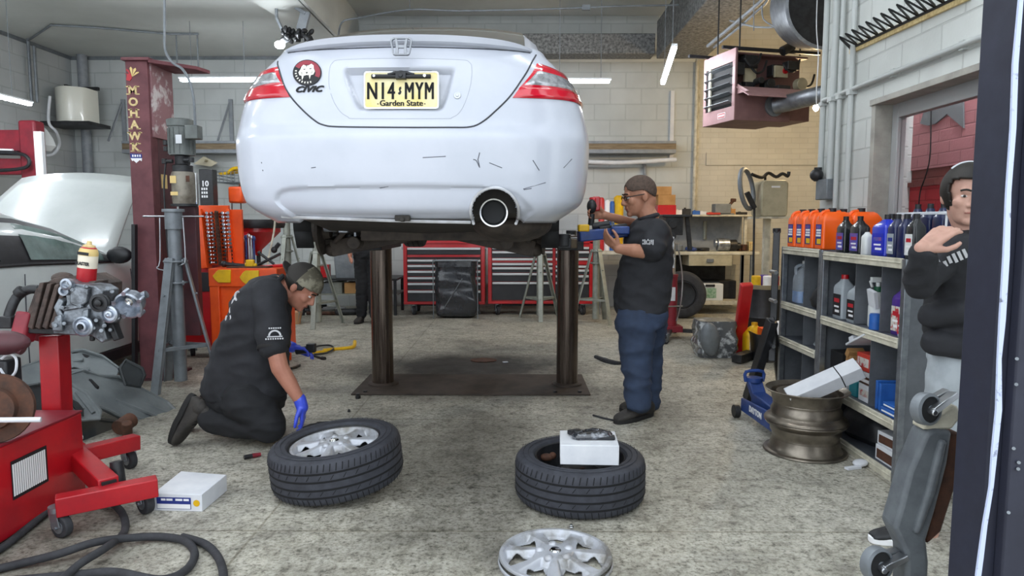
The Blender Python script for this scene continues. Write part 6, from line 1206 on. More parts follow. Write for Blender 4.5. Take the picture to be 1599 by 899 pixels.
for i, (px, py, m, l) in enumerate(((940, 308, 'chest_red', 'red bottle on the bench left of the man, leftmost'), (949, 312, 'ink_white', 'white can on the bench beside the red bottle'), (957, 314, 'card_blue', 'blue can on the bench near the face of the standing man'), (967, 305, 'yellow', 'yellow round tub on the bench just before the face of the man'))):
    q0 = at(px, py, YW+.4); r = .045 if i < 3 else .075; b = MB(); b.lathe([(0, zb_+.001), (r, zb_+.001), (r, q0.z-.03), (r*.5, q0.z), (0, q0.z)], 16, TM((q0.x, YW+.45, 0))); single(b, 'can', M_[m], l, 'can')
fa = thing('first_aid_case', 'white case with a green print on the lower bench shelf', 'case', (at(1108, 460, YW).x, YW+.1, zl_)); q0, q1 = at(1086, 443, YW+.05), at(1130, 443, YW+.05); b = MB(); b.box((q0.x, YW+.05, zl_), (q1.x, YW+.3, q0.z)); b.build('case', M_['bottle_white'], fa, world=True, bevel=.012); b = MB(); q = at(1109, 458, YW+.047); b.box(q+V((-.09, 0, -.07)), q+V((.09, .004, .08))); b.build('print', mk('print_green', '#9fb7a3', .6, col2='#5f8f6c', vs=25), fa, world=True); b = MB(); q = at(1109, 446, YW+.045); b.box(q+V((-.07, -.01, -.015)), q+V((.07, .01, .02))); b.build('handle', M_['black_plastic'], fa, world=True, bevel=.004)
b = MB(); a = at(1075, 438, YW+.32); c = at(1150, 438, YW+.32); b.box((a.x, YW+.32, zl_), (c.x, YW+.6, a.z)); single(b, 'tool_case', M_['black_plastic'], 'black case with orange latches behind the white case', 'case', bevel=.01)
ty = gr(1066, 497); tr = thing('spare_tyre', 'black tyre standing upright behind the red hoist', 'tyre', (ty.x, 9.9, 0)); b = MB(); Mw = facing((ty.x, 9.9, .34), (-.2, -1, 0)); b.lathe(tyre_prof(.335, .2, .2), 40, Mw, 0, caps=False); b.lathe([(0, -.05), (.2, -.04)], 30, Mw, 1, caps=False); b.build('tyre', [M_['dark_rubber'], M_['black_matte']], tr, world=True); b = MB(); b.lathe([(.2, .04), (.206, .08), (.19, .085), (.18, .02), (.06, .0), (.0, .01)], 36, Mw, caps=False); b.build('rim', M_['dark_metal'], tr, world=True)
# red hoist
gx = gr(1047, 528); ho = thing('transmission_jack', 'red upright hydraulic jack with a chrome rod on casters behind the man', 'jack', (gx.x, gx.y, 0)); hx, hy = gx.x, gx.y; z_ = lambda py: at(1047, py, hy).z
b = MB(); b.lathe([(0, .10), (.068, .10), (.068, z_(432)), (.074, z_(432)), (.074, z_(428)), (0, z_(428))], 24, TM((hx, hy, 0))); b.cb((hx, hy, .12), (.24, .2, .07)); b.build('cylinder', M_['red_dirty'], ho, world=True, bevel=.005)
b = MB(); b.cyl((hx, hy, z_(428)), (hx, hy, z_(380)), .04, n=20); b.build('ram', M_['chrome'], ho, world=True)
b = MB(); b.cb((hx-.0, hy, z_(352)), (.2, .16, .22)); b.cb((hx+.03, hy, z_(337)), (.34, .2, .03)); b.bar((hx+.16, hy, z_(337)), (hx+.20, hy-.02, z_(390)), .05, .04); b.cyl((hx-.02, hy-.1, z_(350)), (hx-.02, hy, z_(350)), .05, n=16); b.cyl((hx-.02, hy-.1, z_(368)), (hx-.02, hy, z_(368)), .04, n=16); b.build('saddle_head', M_['dark_metal'], ho, world=True, bevel=.006)
for an in (R(-20), R(70), R(160), R(250)):
    d = V((math.cos(an), math.sin(an), 0)); b = MB(); b.bar(V((hx, hy, .1))+d*.1, V((hx, hy, .1))+d*.42, .06, .04); b.build('leg', M_['dark_metal'], ho, world=True); caster(ho, V((hx, hy, 0))+d*.42, .045, an+1)
b = MB(); b.box((-.03, -.08, 0), (.03, .08, .002), 0, facing((hx, hy-.0685, z_(458)), FRONT)); b.build('label', M_['white_card'], ho, world=True); b = MB(); b.cyl((hx-.1, hy-.08, z_(477)), (hx+.12, hy-.05, z_(477)), .009, n=8); b.tube([(hx+.06, hy, z_(380)), (hx+.12, hy, z_(430)), (hx+.1, hy-.05, z_(470)), (hx+.05, hy-.06, z_(500))], .01, 6, sm=4); b.build('pump_handle', M_['brushed_steel'], ho, world=True)
# wrapped block, red jack handle, oil cans
g0 = gr(1122, 560); wr_ = thing('wrapped_part', 'gearbox wrapped in clear and grey plastic film on the floor', 'parcel', (g0.x, g0.y+.2, 0))
b = MB(); rg = []
for i in range(9):
    v = i/8; z = .37*v+.002; ring = []
    for x, y in rrect(.40, .34, .06, 5):
        n = mnoise.noise(V((x*9+z*7, y*9, z*16)))*.16; k = (.9+.14*math.sin(v*PI))*(1+n); ring.append(V((g0.x+x*k, g0.y+.18+y*k, z+.02*n)))
    rg.append(ring)
b.loft(rg); b.build('film', mk('film', '#56595c', .25, col2='#b9bdc0', vs=11, lo=.5, hi=.62, coat=.6), wr_, world=True, ang=25); b = MB(); b.ell((g0.x-.09, g0.y-.0, .2), (.10, .05, .17), (0, R(-8), 0)); b.build('bulge', M_['grey_metal'], wr_, world=True)
fl = thing('long_jack', 'red upright jack handle leaning beside the wrapped gearbox', 'jack', gr(1152, 548)); b = MB(); b.bar(gr(1152, 548, .03), at(1166, 443, 6.75), .12, .07, up=(0, 1, 0)); b.build('handle_tube', M_['chest_red'], fl, world=True, bevel=.012); b = MB(); b.bar(gr(1150, 560, .05), gr(1175, 552, .05), .1, .08); b.build('pivot', M_['dark_metal'], fl, world=True, bevel=.004)
t = put('oil_can', 'yellow plastic can on the floor behind the red jack handle', 'can', (at(1177, 542, 6.95).x, 6.95, 0)); b = MB(); rg = [[V((x, y, z)) for x, y in rrect(.2*k, .16*k, .03, 3)] for z, k in ((0, .95), (.01, 1), (.24, 1), (.30, .6), (.33, .3), (.36, .3))]; b.loft(rg); b.build('can_body', M_['yellow'], t); b = MB(); b.box((-.07, -.083, .08), (.07, -.08, .2)); b.build('label', M_['label_mix'], t)
b = MB(); q = at(1197, 545, 6.8); b.loft([[V((q.x+x, 6.8+y, z)) for x, y in rrect(.30*k, .3*k, .03, 3)] for z, k in ((.0, .85), (.01, .87), (.28, 1), (.28, .94), (.03, .8))]); single(b, 'crate', M_['black_plastic'], 'black open bin beside the yellow can', 'bin'); b = MB(); b.box((q.x-.08, 6.7, .03), (q.x+.04, 6.85, .33)); single(b, 'carton', M_['orange_paint'], 'orange carton standing in the black open bin', 'carton', bevel=.004); b = MB(); b.box((q.x+.05, 6.68, .03), (q.x+.13, 6.8, .40)); single(b, 'jug', M_['ink_white'], 'white jug standing in the black open bin', 'jug', bevel=.02)
dm = at(1192, 480, 7.6); dr = thing('oil_drum', 'dark waste drum topped with trays of small tins beside the shelving', 'drum', (dm.x, 7.6, 0)); b = MB(); zz_ = at(1190, 450, 7.6).z; b.lathe([(0, 0), (.19, 0), (.2, .02), (.2, zz_*.5), (.207, zz_*.52), (.2, zz_*.54), (.2, zz_), (.0, zz_)], 28, TM((dm.x, 7.6, 0))); b.build('drum_body', M_['black_plastic'], dr, world=True)
b = MB(); b.lathe([(0, zz_+.001), (.2, zz_+.001), (.23, zz_+.05), (.22, zz_+.05), (.19, zz_+.015), (0, zz_+.015)], 28, TM((dm.x, 7.6, 0))); b.build('tray', M_['beige_metal'], dr, world=True)
for i, (dx, dy, m, l) in enumerate(((-.11, -.06, 'yellow', 'yellow tin on the waste drum tray'), (.0, -.1, 'ink_white', 'white tin on the waste drum tray'), (.09, -.06, 'chest_red', 'red tin on the waste drum tray'), (.02, .06, 'bottle_purple', 'purple tin at the back of the waste drum tray'))):
    b = MB(); b.lathe([(0, 0), (.05, 0), (.05, .12), (.04, .13), (0, .13)], 16, TM((dm.x+dx, 7.6+dy, zz_+.016))); single(b, 'tin', M_[m], l, 'tin')
st_ = thing('tyre_hoop', 'dark hoop on a thin upright rod beside the beige box', 'hoop', (at(1178, 420, 8.2).x, 8.2, 0)); b = MB(); P_ = [at(1166+15*math.cos(a)*1.0+4*math.sin(a)*-1, 295-31*math.sin(a), 8.2)+V((0, .12*math.cos(a), 0)) for a in [2*PI*i/30 for i in range(30)]]; b.tube(P_, .028, 8, closed=True); b.build('ring', M_['grey_metal'], st_, world=True); b = MB(); b.bar(at(1166, 300, 8.2), at(1178, 325, 8.2), .06, .05); b.cyl(at(1178, 322, 8.2), V((at(1178, 420, 8.2).x, 8.2, 0)), .014, n=8); b.lathe([(0, 0), (.16, 0), (.16, .015), (0, .02)], 20, TM((at(1178, 420, 8.2).x, 8.2, 0))); b.build('rod', M_['dark_metal'], st_, world=True, bevel=.004)
cbx = thing('post_cabinet', 'beige metal cabinet raised on a post left of the shelving', 'cabinet', (at(1200, 420, 8.3).x, 8.3, 0)); a, c = at(1190, 281, 8.2), at(1230, 338, 8.2); b = MB(); b.prism([(a.x+.03, a.z), (a.x, a.z-.03), (a.x, c.z+.03), (a.x+.02, c.z), (c.x-.02, c.z), (c.x, c.z+.03), (c.x, a.z-.03), (c.x-.03, a.z)], -8.55, -8.2, Matrix(((1, 0, 0, 0), (0, 0, -1, 0), (0, 1, 0, 0), (0, 0, 0, 1)))); b.build('cabinet_box', M_['beige_metal'], cbx, world=True, bevel=.015); b = MB(); x = at(1198, 400, 8.3).x; b.bar((x, 8.35, 0), (x, 8.35, c.z), .07, .07); b.box((x-.15, 8.2, 0), (x+.15, 8.5, .02)); b.box((a.x-.04, 8.15, c.z-.025), (c.x+.03, 8.55, c.z)); b.build('post', M_['shelf_edge'], cbx, world=True); b = MB(); b.box(at(1205, 290, 8.198), at(1218, 293, 8.205)); b.build('name_plate', M_['ink_white'], cbx, world=True); b = MB(); b.tube([at(1174, 272, 8.2), at(1190, 277, 8.25), at(1200, 270, 8.3), at(1212, 276, 8.3), at(1222, 271, 8.3), at(1230, 275, 8.3), at(1232, 268, 8.3)], .02, 8, sm=4); b.tube([V((at(1195, 281, 8.3).x, 8.3, a.z-.01)), at(1195, 275, 8.3)], .015, 6); b.build('coiled_cable', M_['dark_metal'], cbx, world=True)
for b_, l, n in ((MB().tube([gr(930, 557, .008), gr(945, 563, .01), gr(960, 567, .01), gr(975, 567, .008)], [.02, .03, .028, .012], 8, sm=4), 'black rubber strip on the floor left of the standing man', 'rubber_strip'), (MB().tube([gr(926, 648, .006), gr(940, 652, .006), gr(958, 656, .006)], .007, 6), 'thin dark rod on the floor beside the shoes of the standing man', 'rod')): single(b_, n, M_['dark_rubber'], l, 'strip')
# ---------------------------------------------------------------- back wall fittings
mk('shelf_wood', '#8a7a60', .7, col2='#6c5a44', vs=4, stretch=(1, 10, 10))
def wshelf(px0, px1, py, label):
    a, c = at(px0, py, YB-.3), at(px1, py, YB-.3); t = thing('wall_shelf', label, 'shelf', ((a.x+c.x)/2, YB-.15, a.z)); b = MB(); b.box((a.x, YB-.3, a.z-.11), (c.x, YB-.02, a.z-.02), 0); b.box((a.x, YB-.31, a.z-.02), (c.x, YB, a.z+.02), 1); b.box((a.x, YB-.31, a.z-.17), (c.x, YB, a.z-.11), 1); b.build('board', [M_['shelf_wood'], M_['grey_paint']], t, world=True, bevel=.003); return t, a, c
t, a, c = wshelf(190, 372, 222, 'long wooden shelf board on the back wall left of the coupe'); 
for px in (360, 192): q = at(px, 155, YB-.02); b = MB(); b.box((q.x-.03, YB-.04, a.z), (q.x+.03, YB, q.z)); b.bar((q.x-.12, YB-.28, a.z+.02), (q.x-.01, YB-.03, q.z-.05), .025, .025); b.build('bracket', M_['grey_paint'], t, world=True)
t, a, c = wshelf(905, 1056, 222, 'long wooden shelf board on the back wall right of the coupe')
for px in (1050,): q = at(px, 142, YB-.02); b = MB(); b.box((q.x-.03, YB-.05, a.z-.25), (q.x+.03, YB, q.z)); b.build('bracket', M_['white_card'], t, world=True)
b = MB(); b.tube([at(905, 252, YB-.25), at(960, 254, YB-.25), at(1010, 252, YB-.25), at(1056, 249, YB-.25)], .035, 10, sm=4); single(b, 'white_pipe', M_['white_card'], 'white pipe slung under the right wall shelf board', 'pipe')
b = MB(); b.tube([at(905, 252, YB-.06), at(1000, 252, YB-.06), at(1007, 258, YB-.06), at(1007, 285, YB-.06), at(1007, 330, YB-.06)], .03, 8); single(b, 'conduit', M_['grey_paint'], 'grey pipe bending down the back wall above the standing man', 'pipe')
b = MB(); x = at(1084, 300, YB-.06).x; b.cyl((x, YB-.06, 1.2), (x, YB-.06, at(1084, 95, YB-.06).z), .03, n=10); b.box((x+.04, YB-.01, 1.3), (x+.07, YB, 3.6)); single(b, 'conduit', M_['shelf_edge'], 'vertical pipe on the back wall left of the pink heater', 'pipe')
b = MB(); q0, q1 = at(1103, 238, YB-.02), at(1240, 258, YB-.02); b.box((q0.x, YB-.03, q1.z), (q1.x+.5, YB, q0.z)); struct(b, 'trim_10', M_['brick_cream'], bevel=.004)
b = MB(); x = at(134, 200, YB-.12).x; b.cyl((x, YB-.12, 0), (x, YB-.12, ZL), .075, n=18); single(b, 'drain_pipe', M_['grey_paint'], 'thick grey vertical pipe in the left back corner', 'pipe')
wh = thing('wall_heater', 'cream rounded wall unit on a dark bracket in the left corner', 'wall unit', at(110, 190, 10.6)); a, c = at(82, 136, 10.6), at(134, 190, 10.6); b = MB(); rg = []
for z in (c.z, c.z+.02, a.z-.02, a.z): k = 1 if c.z < z < a.z else .96; rg.append([V((lerp(a.x, c.x, u), 10.66-.16*k*math.sin(PI*u)-.02, z+.06*u*0)) for u in [i/12 for i in range(13)]]+[V((c.x, 10.95, z)), V((a.x, 10.95, z))])
b.loft(rg); b.build('casing', mk('cream_enamel', '#e0dfd3', .25, coat=.5), wh, world=True, ang=70); b = MB(); b.box((a.x-.12, 10.45, c.z-.06), (c.x+.14, 11.0, c.z-.01)); b.box((a.x-.02, 10.9, c.z), (a.x+.02, YB, a.z+.1)); b.box((a.x-.25, 10.95, a.z+.02), (c.x, 11.0, a.z+.07)); b.build('bracket', M_['dark_metal'], wh, world=True)
b = MB(); b.tube([at(78, 150, 10.35), at(76, 190, 10.35), at(88, 206, 10.4), at(93, 225, 10.6), at(84, 240, 10.6), at(70, 243, 10.6)], .02, 8, sm=5); single(b, 'cable', M_['white_card'], 'white cable drooping below the cream wall unit', 'cable')
for px, top, bot, l in ((42, 38, 160, 'dark conduit dropping from the ceiling in the left corner, nearer one'), (53, 72, 160, 'dark conduit dropping in the left corner, right one')):
    q = at(px, top, 10.2); b = MB(); b.cyl((q.x, 10.2, at(px, bot, 10.2).z), (q.x, 10.2, ZL-.0 if px == 42 else q.z), .022, n=8); single(b, 'conduit', M_['grey_metal'], l, 'pipe')
b = MB(); b.tube([V((at(42, 38, 10.2).x, 10.2, ZL-.03)), gr(80, 39, ZL-.02), gr(150, 43, ZL-.02), gr(265, 53, ZL-.02), gr(310, 53, ZL-.02)], .015, 8); [b.tube([gr(px, 54, ZL-.02), at(px+2, 112, gr(px, 54, ZL-.02).y)], .012, 6) for px in (275, 308)]; single(b, 'ceiling_conduit', M_['grey_metal'], 'thin conduit running along the left ceiling towards the lift post', 'pipe')
sg = thing('wall_sign', 'small blue and white sign on the back wall left of the bonnet', 'sign', at(112, 286, 10.9)); a, c = at(94, 280, 10.9), at(129, 291, 10.9); b = MB(); b.box((a.x, 10.89, c.z), (c.x, YB, a.z)); b.build('sign_board', M_['ink_blue'], sg, world=True)
b = MB(); [b.box((lerp(a.x, c.x, .1+.11*i), 10.885, lerp(c.z, a.z, .3)), (lerp(a.x, c.x, .1+.11*i+.07), 10.89, lerp(c.z, a.z, .75))) for i in range(8)]; b.build('sign_marks', M_['ink_white'], sg, world=True)
pn = thing('wall_panel', 'grey metal panel cabinet on the back wall below the small sign', 'panel', at(86, 300, 11)); a, c = at(70, 284, 10.95), at(94, 380, 10.95); b = MB(); b.box((a.x, 10.95, c.z), (c.x, YB, a.z)); b.build('panel_box', M_['grey_paint'], pn, world=True, bevel=.01); b = MB(); b.tube([at(69, 205, 10.95), at(70, 275, 10.95), at(74, 284, 10.95)], .025, 8); b.build('feed_pipe', M_['grey_paint'], pn, world=True)
b = MB(); rg = [[V((at(66, 215, 9).x+r*.7*math.cos(an)*(1+.2*math.sin(3*an))+z*.25, 9+r*math.sin(an), at(66, 215, 9).z-z)) for an in [2*PI*i/12 for i in range(12)]] for r, z in ((.03, -.18), (.09, -.1), (.13, .0), (.14, .1), (.06, .17))]; b.loft(rg); single(b, 'hanging_bag', M_['bottle_white'], 'white plastic bag hanging beside the red lift arm', 'bag')
# red hoist arm at the left edge
hb = thing('hoist_arm', 'dark red hoist head with two arms and a hose at the left edge', 'hoist', (at(40, 300, 8.6).x, 8.7, 0)); Y7 = 8.6; xa, xb = at(27, 200, Y7).x, at(54, 200, Y7).x
b = MB(); b.box((xa, Y7, at(40, 281, Y7).z), (xb, Y7+.2, at(40, 187, Y7).z)); b.box((xa+.03, Y7+.02, 0), (xb-.03, Y7+.18, at(40, 281, Y7).z)); b.build('mast', M_['red_dirty'], hb, world=True, bevel=.03)
for y0, y1 in ((202, 236), (247, 272)): b = MB(); b.box((xa-.9, Y7+.03, at(20, y1, Y7).z), (xa+.03, Y7+.17, at(20, y0, Y7).z)); b.build('arm', M_['red_dirty'], hb, world=True, bevel=.012)
b = MB(); b.cyl(at(-40, 237, Y7-.02), at(28, 239, Y7-.02), .03, n=12); b.cyl(at(-40, 233, Y7-.01), at(20, 235, Y7-.01), .02, n=10, mi=1); b.tube([at(20, 239, Y7-.05), at(38, 242, Y7-.08), at(46, 252, Y7-.08), at(38, 262, Y7-.08), at(0, 266, Y7-.08), at(-40, 266, Y7-.08)], .022, 8, sm=5, mi=0); b.build('hose', [M_['black_plastic'], M_['ink_white']], hb, world=True)
b = MB(); b.tube([at(38, 282, Y7+.1), at(52, 283, Y7+.1), at(54, 305, Y7+.1)], .05, 10); b.build('hook', M_['black_plastic'], hb, world=True)
b = MB(); x = at(60, 240, 8.2).x; b.box((x-.045, 8.2, 0), (x+.045, 8.26, at(60, 205, 8.2).z)); b.box((x-.01, 8.19, 0), (x+.01, 8.2, at(60, 207, 8.2).z)); single(b, 'steel_post', M_['white_paint'], 'white upright steel channel beside the red hoist head', 'post', bevel=.004)
# lamp on a bracket under the soffit beam
sl = thing('lamp_bracket', 'bright small lamp with a dark chain bracket under the ceiling beam', 'light', at(452, 60, 8.5)); b = MB(); b.bar(at(432, 28, 8.5), at(446, 58, 8.5), .05, .03); b.bar(at(478, 18, 8.5), at(470, 48, 8.5), .11, .06); b.bar(at(462, 12, 8.5), at(478, 22, 8.5), .08, .04); b.tube([at(432, 28, 8.5), V((at(432, 28, 8.5).x, 8.5, ZL-.05))], .02, 6); b.tube([at(470, 18, 8.5), V((at(470, 18, 8.5).x, 8.5, ZL-.05))], .02, 6); b.build('bracket', M_['grey_paint'], sl, world=True, bevel=.004)
b = MB(); rr = random.Random(2)
for i in range(40): q = at(446+rr.uniform(-2, 40), 55+rr.uniform(-7, 8), 8.5); b.ell(q+V((0, rr.uniform(-.1, .1), 0)), (.03, .03, .045), (rr.uniform(0, 3), rr.uniform(0, 3), 0), 8, 5)
b.build('chain_heap', M_['dark_metal'], sl, world=True); b = MB(); b.ell(at(437, 70, 8.4), (.06, .06, .045)); b.build('bulb', M_['tube_glow'], sl, world=True); b = MB(); b.bar(at(437, 69, 8.45), at(452, 60, 8.5), .05, .05); b.build('bulb_holder', M_['grey_metal'], sl, world=True)
# ---------------------------------------------------------------- orange tool cart and things round it
Yc = 6.35; cx0, cx1 = at(326, 430, Yc).x, at(432, 430, Yc).x; zc_ = at(390, 419, Yc).z
oc = thing('tool_cart', 'orange tool cart with an open lid full of sockets behind the kneeling man', 'tool cart', ((cx0+cx1)/2, Yc+.25, 0))
b = MB(); b.box((cx0, Yc, .121), (cx0+.09, Yc+.5, zc_-.16)); b.box((cx1-.06, Yc, .121), (cx1, Yc+.5, zc_-.16)); b.box((cx0-.004, Yc-.004, zc_-.17), (cx1+.004, Yc+.504, zc_)); b.box((cx0+.08, Yc+.03, .14), (cx1-.05, Yc+.49, zc_-.165)); b.box((cx0-.002, Yc-.002, .12), (cx1+.002, Yc+.502, .2)); [b.cyl((x, y, 0), (x, y, .125), .03, n=10) for x in (cx0+.06, cx1-.06) for y in (Yc+.06, Yc+.44)]; b.build('cart_body', M_['orange_paint'], oc, world=True, bevel=.008)
for px0, px1, py0, py1 in ((333, 361, 421, 441), (375, 405, 422, 443)):
    P_ = [at(px0, (py0+py1)/2, Yc-.002), at(px0+5, py0+3, Yc-.006), at(px0+9, py0, Yc-.002), at(px1, py0, Yc-.002), at(px1, py1, Yc-.002), at(px0+9, py1, Yc-.002), at(px0+4, py1-4, Yc-.002)]; b = MB(); b.prism([(p.x, p.z) for p in P_], 0, .02, Matrix(((1, 0, 0, 0), (0, 0, -1, Yc), (0, 1, 0, 0), (0, 0, 0, 1)))); b.build('yellow_plate', M_['yellow'], oc, world=True, bevel=.003)
lid0, lid1 = at(312, 327, Yc+.5), at(358, 327, Yc+.5); b = MB(); b.bar(at(322, 419, Yc+.45), lid0, .07, .12, up=(0, 1, 0)); b.box((lid0.x, Yc+.5, zc_), (lid1.x+.12, Yc+.54, lid0.z)); b.bar(at(362, 419, Yc+.45), lid1, .03, .08, up=(0, 1, 0)); b.bar(lid0, lid1, .05, .08); b.build('lid', M_['orange_paint'], oc, world=True, bevel=.004)
b = MB(); b2 = MB(); rr = random.Random(8)
for j in range(5):
    for i in range(14):
        px = 322+j*8.3+i*.5; py = 333+i*5.9; q = at(px, py, Yc+.46)
        if j == 2: b2.cyl(q+V((0, -.02, -.02)), q+V((.01, -.03, .02)), .02, n=8)
        else: b.cyl(q+V((-.016, 0, 0)), q+V((.016, -.03, .004)), .013+.004*rr.random(), n=10)
b.build('socket', M_['chrome'], oc, world=True)['kind'] = 'stuff'; b2.build('socket_rail', M_['rusty'], oc, world=True)
b = MB(); b.box((cx0+.14, Yc+.06, zc_), (cx1-.1, Yc+.4, zc_+.012)); b.build('top_tray', M_['rusty'], oc, world=True)
for p0, p1, r, m, l in (((350, 412), (392, 416), .02, 'black_plastic', 'black ratchet lying on the orange cart'), ((395, 418), (452, 413), .016, 'chest_red', 'red handled tool lying on the right edge of the orange cart'), ((402, 414), (438, 396), .014, 'dark_metal', 'dark bar sticking up from the orange cart, longer one'), ((428, 390), (436, 380), .02, 'black_plastic', 'black clamp end above the orange cart'), ((405, 395), (428, 412), .013, 'black_plastic', 'black bar crossing the dark bar on the orange cart')):
    b = MB(); y = Yc+.2; P0, P1 = at(*p0, y), at(*p1, y); b.cyl(P0, P1, r, n=8); b.ell(P0, (r*1.6,)*3, nu=8, nv=6); single(b, 'hand_tool', M_[m], l, 'tool')
b = MB(); q = at(391, 411, Yc+.15); b.cb(q, (.075, .05, .07)); b.cyl(q+V((-.05, 0, -.01)), q+V((.06, 0, -.02)), .02); single(b, 'tape_measure', M_['yellow'], 'small yellow tool on the orange cart', 'tool', bevel=.01)
rc = thing('tool_trolley', 'red tool trolley half hidden behind the lift post and orange cart', 'tool cart', (at(290, 500, 6.9).x, 6.95, 0)); x0_, x1_ = at(272, 420, 6.85).x, at(330, 420, 6.85).x; b = MB(); b.box((x0_, 6.85, .12), (x1_, 7.2, at(290, 400, 6.85).z)); b.build('cart_body', M_['chest_red'], rc, world=True, bevel=.008); b = MB(); b.box((x0_+.02, 6.84, at(290, 455, 6.85).z), (x1_-.02, 6.852, at(290, 425, 6.85).z)); b.build('drawer', M_['drawer_black'], rc, world=True, bevel=.004); [caster(rc, (x, 7.0, 0), .06, .4) for x in (x0_+.08, x1_-.08)]
b = MB(); q = at(300, 390, 6.95); b.cb((q.x, 7.0, at(290, 400, 6.85).z+.06), (.32, .22, .11)); single(b, 'tool_bag', M_['grey_paint'], 'pale grey box on the red trolley', 'box', bevel=.01)
rd = thing('oil_drain', 'red oil drain funnel with a black rim on a thin pole', 'drain', (at(402, 420, 7.4).x, 7.4, 0)); q = at(402, 350, 7.4); b = MB(); b.lathe([(.27, 0), (.235, .0), (.235, -.05), (.04, -.24), (.03, -.30), (.0, -.3)], 32, TM((q.x, 7.4, q.z-.03)), caps=False); b.build('funnel', M_['chest_red'], rd, world=True); b = MB(); b.lathe([(.20, .0), (.27, -.04), (.285, .0), (.275, .05), (.20, .03)], 36, TM((q.x, 7.4, q.z)), caps=False); b.build('rim', M_['black_plastic'], rd, world=True); b = MB(); b.cyl((q.x, 7.4, q.z-.33), (q.x, 7.4, 0.02), .022); b.lathe([(0, 0), (.2, 0), (.2, .05), (0, .08)], 24, TM((q.x, 7.4, 0))); b.build('pole', M_['dark_metal'], rd, world=True)
b = MB(); b.tube([at(430, 330, 7.0), at(428, 360, 7.0), at(420, 400, 6.95), at(418, 416, 6.9), at(417, 560, 6.9)], .010, 6, sm=4); single(b, 'thin_rod', M_['shelf_edge'], 'thin bent rod rising past the red funnel', 'rod')
rp = thing('wrench_board', 'red panel with hanging wrenches behind the socket lid', 'tool panel', (at(385, 390, 7.0).x, 7.0, 0)); a, c = at(358, 362, 7.05), at(388, 416, 7.05); b = MB(); b.box((a.x, 7.05, c.z), (c.x, 7.09, a.z)); b.box((a.x+.02, 7.05, 0), (a.x+.05, 7.09, c.z)); b.box((c.x-.05, 7.05, 0), (c.x-.02, 7.09, c.z)); b.build('panel', M_['chest_red'], rp, world=True)
for i in range(7): q = at(372+i*4, 372+rr.uniform(-3, 6), 7.0); b = MB(); b.cyl(q, q-V((0, 0, .2+.08*rr.random())), .011, n=8); b.ell(q, (.022, .012, .03), nu=8, nv=6); b.build('wrench', M_['brushed_steel' if i % 3 else 'blue_paint'], rp, world=True)
Yk = 9.2
bb = thing('display_box', 'tall black printed box standing upright behind the socket lid', 'box', at(315, 330, Yk)); a, c = at(310, 264, Yk), at(334, 330, Yk); b = MB(); b.box((a.x, Yk, 0), (c.x, Yk+.15, a.z)); b.build('box', M_['black_plastic'], bb, world=True, bevel=.01); b = MB(); Mx = facing(at(320, 287, Yk-.003), FRONT); put_text(b, '10', .10, Mx, bold=.003); [b.box((-.05+.03*(i % 3), -.08-.05*(i//3), 0), (-.03+.03*(i % 3), -.05-.05*(i//3), .002), 0, Mx) for i in range(9)]; b.build('print', M_['ink_white'], bb, world=True)
pb = thing('poster', 'narrow blue and white printed strip beside the tall black box', 'poster', at(303, 300, Yk)); a, c = at(298, 270, Yk+.05), at(309, 345, Yk+.05); b = MB(); b.box((a.x, Yk+.05, 0), (c.x, Yk+.1, a.z), 0); [b.box((a.x+.01, Yk+.046, lerp(c.z, a.z, .08+.13*i)), (c.x-.01, Yk+.05, lerp(c.z, a.z, .08+.13*i+.06)), 1+i % 2) for i in range(7)]; b.build('strip', [M_['bottle_white'], M_['card_blue'], M_['dark_metal']], pb, world=True)
rl = thing('cord_reel', 'orange cord reel hanging on the back wall left of the coupe bumper', 'reel', at(366, 303, 9.6)); a, c = at(355, 291, 9.6), at(378, 317, 9.6); b = MB(); b.box((a.x, 9.6, c.z), (c.x, 9.8, a.z)); b.build('reel_body', M_['orange_paint'], rl, world=True, bevel=.03); b = MB(); [b.tube([at(px, 316, 9.7), at(px+1, 345, 9.7), at(px+3, 375, 9.7)], .008, 6) for px in (362, 376)]; b.box((lerp(a.x, c.x, .4), 9.8, a.z-.1), (lerp(a.x, c.x, .6), YB, a.z+.05)); b.build('cord', M_['rusty'], rl, world=True)
wr2 = thing('wire_basket', 'wire basket with yellow cables on the back wall above the orange reel', 'basket', at(360, 280, 10.6)); b = MB(); a, c = at(336, 268, 10.6), at(385, 284, 10.6)
for k in range(4): z = lerp(c.z, a.z, k/3); b.tube([(a.x, YB, z), (a.x, 10.6, z), (c.x, 10.6, z), (c.x, YB, z)], .008, 6)
for k in range(9): x = lerp(a.x, c.x, k/8); b.tube([(x, 10.6, a.z), (x, 10.6, c.z), (x, YB, c.z)], .006, 6)
b.build('wire', M_['grey_metal'], wr2, world=True); b = MB(); b.tube([at(342, 272, 10.7), at(355, 270, 10.7), at(364, 263, 10.7), at(378, 262, 10.7)], .025, 8, sm=4); b.tube([at(355, 270, 10.8), at(370, 268, 10.8), at(380, 270, 10.8)], .03, 8, sm=4); b.build('cable', M_['yellow'], wr2, world=True)
b = MB(); q = at(318, 250, 10.6); b.cyl(q, q+V((0, .4, 0)), .02); b.loft([[at(302, 256, 10.7), at(318, 244, 10.7), at(340, 254, 10.7), at(330, 260, 10.7)], [at(302, 256, 11.2), at(318, 244, 11.2), at(340, 254, 11.2), at(330, 260, 11.2)]]); single(b, 'grinding_hood', M_['beige_metal'], 'brownish angled hood under the left wall shelf', 'hood')
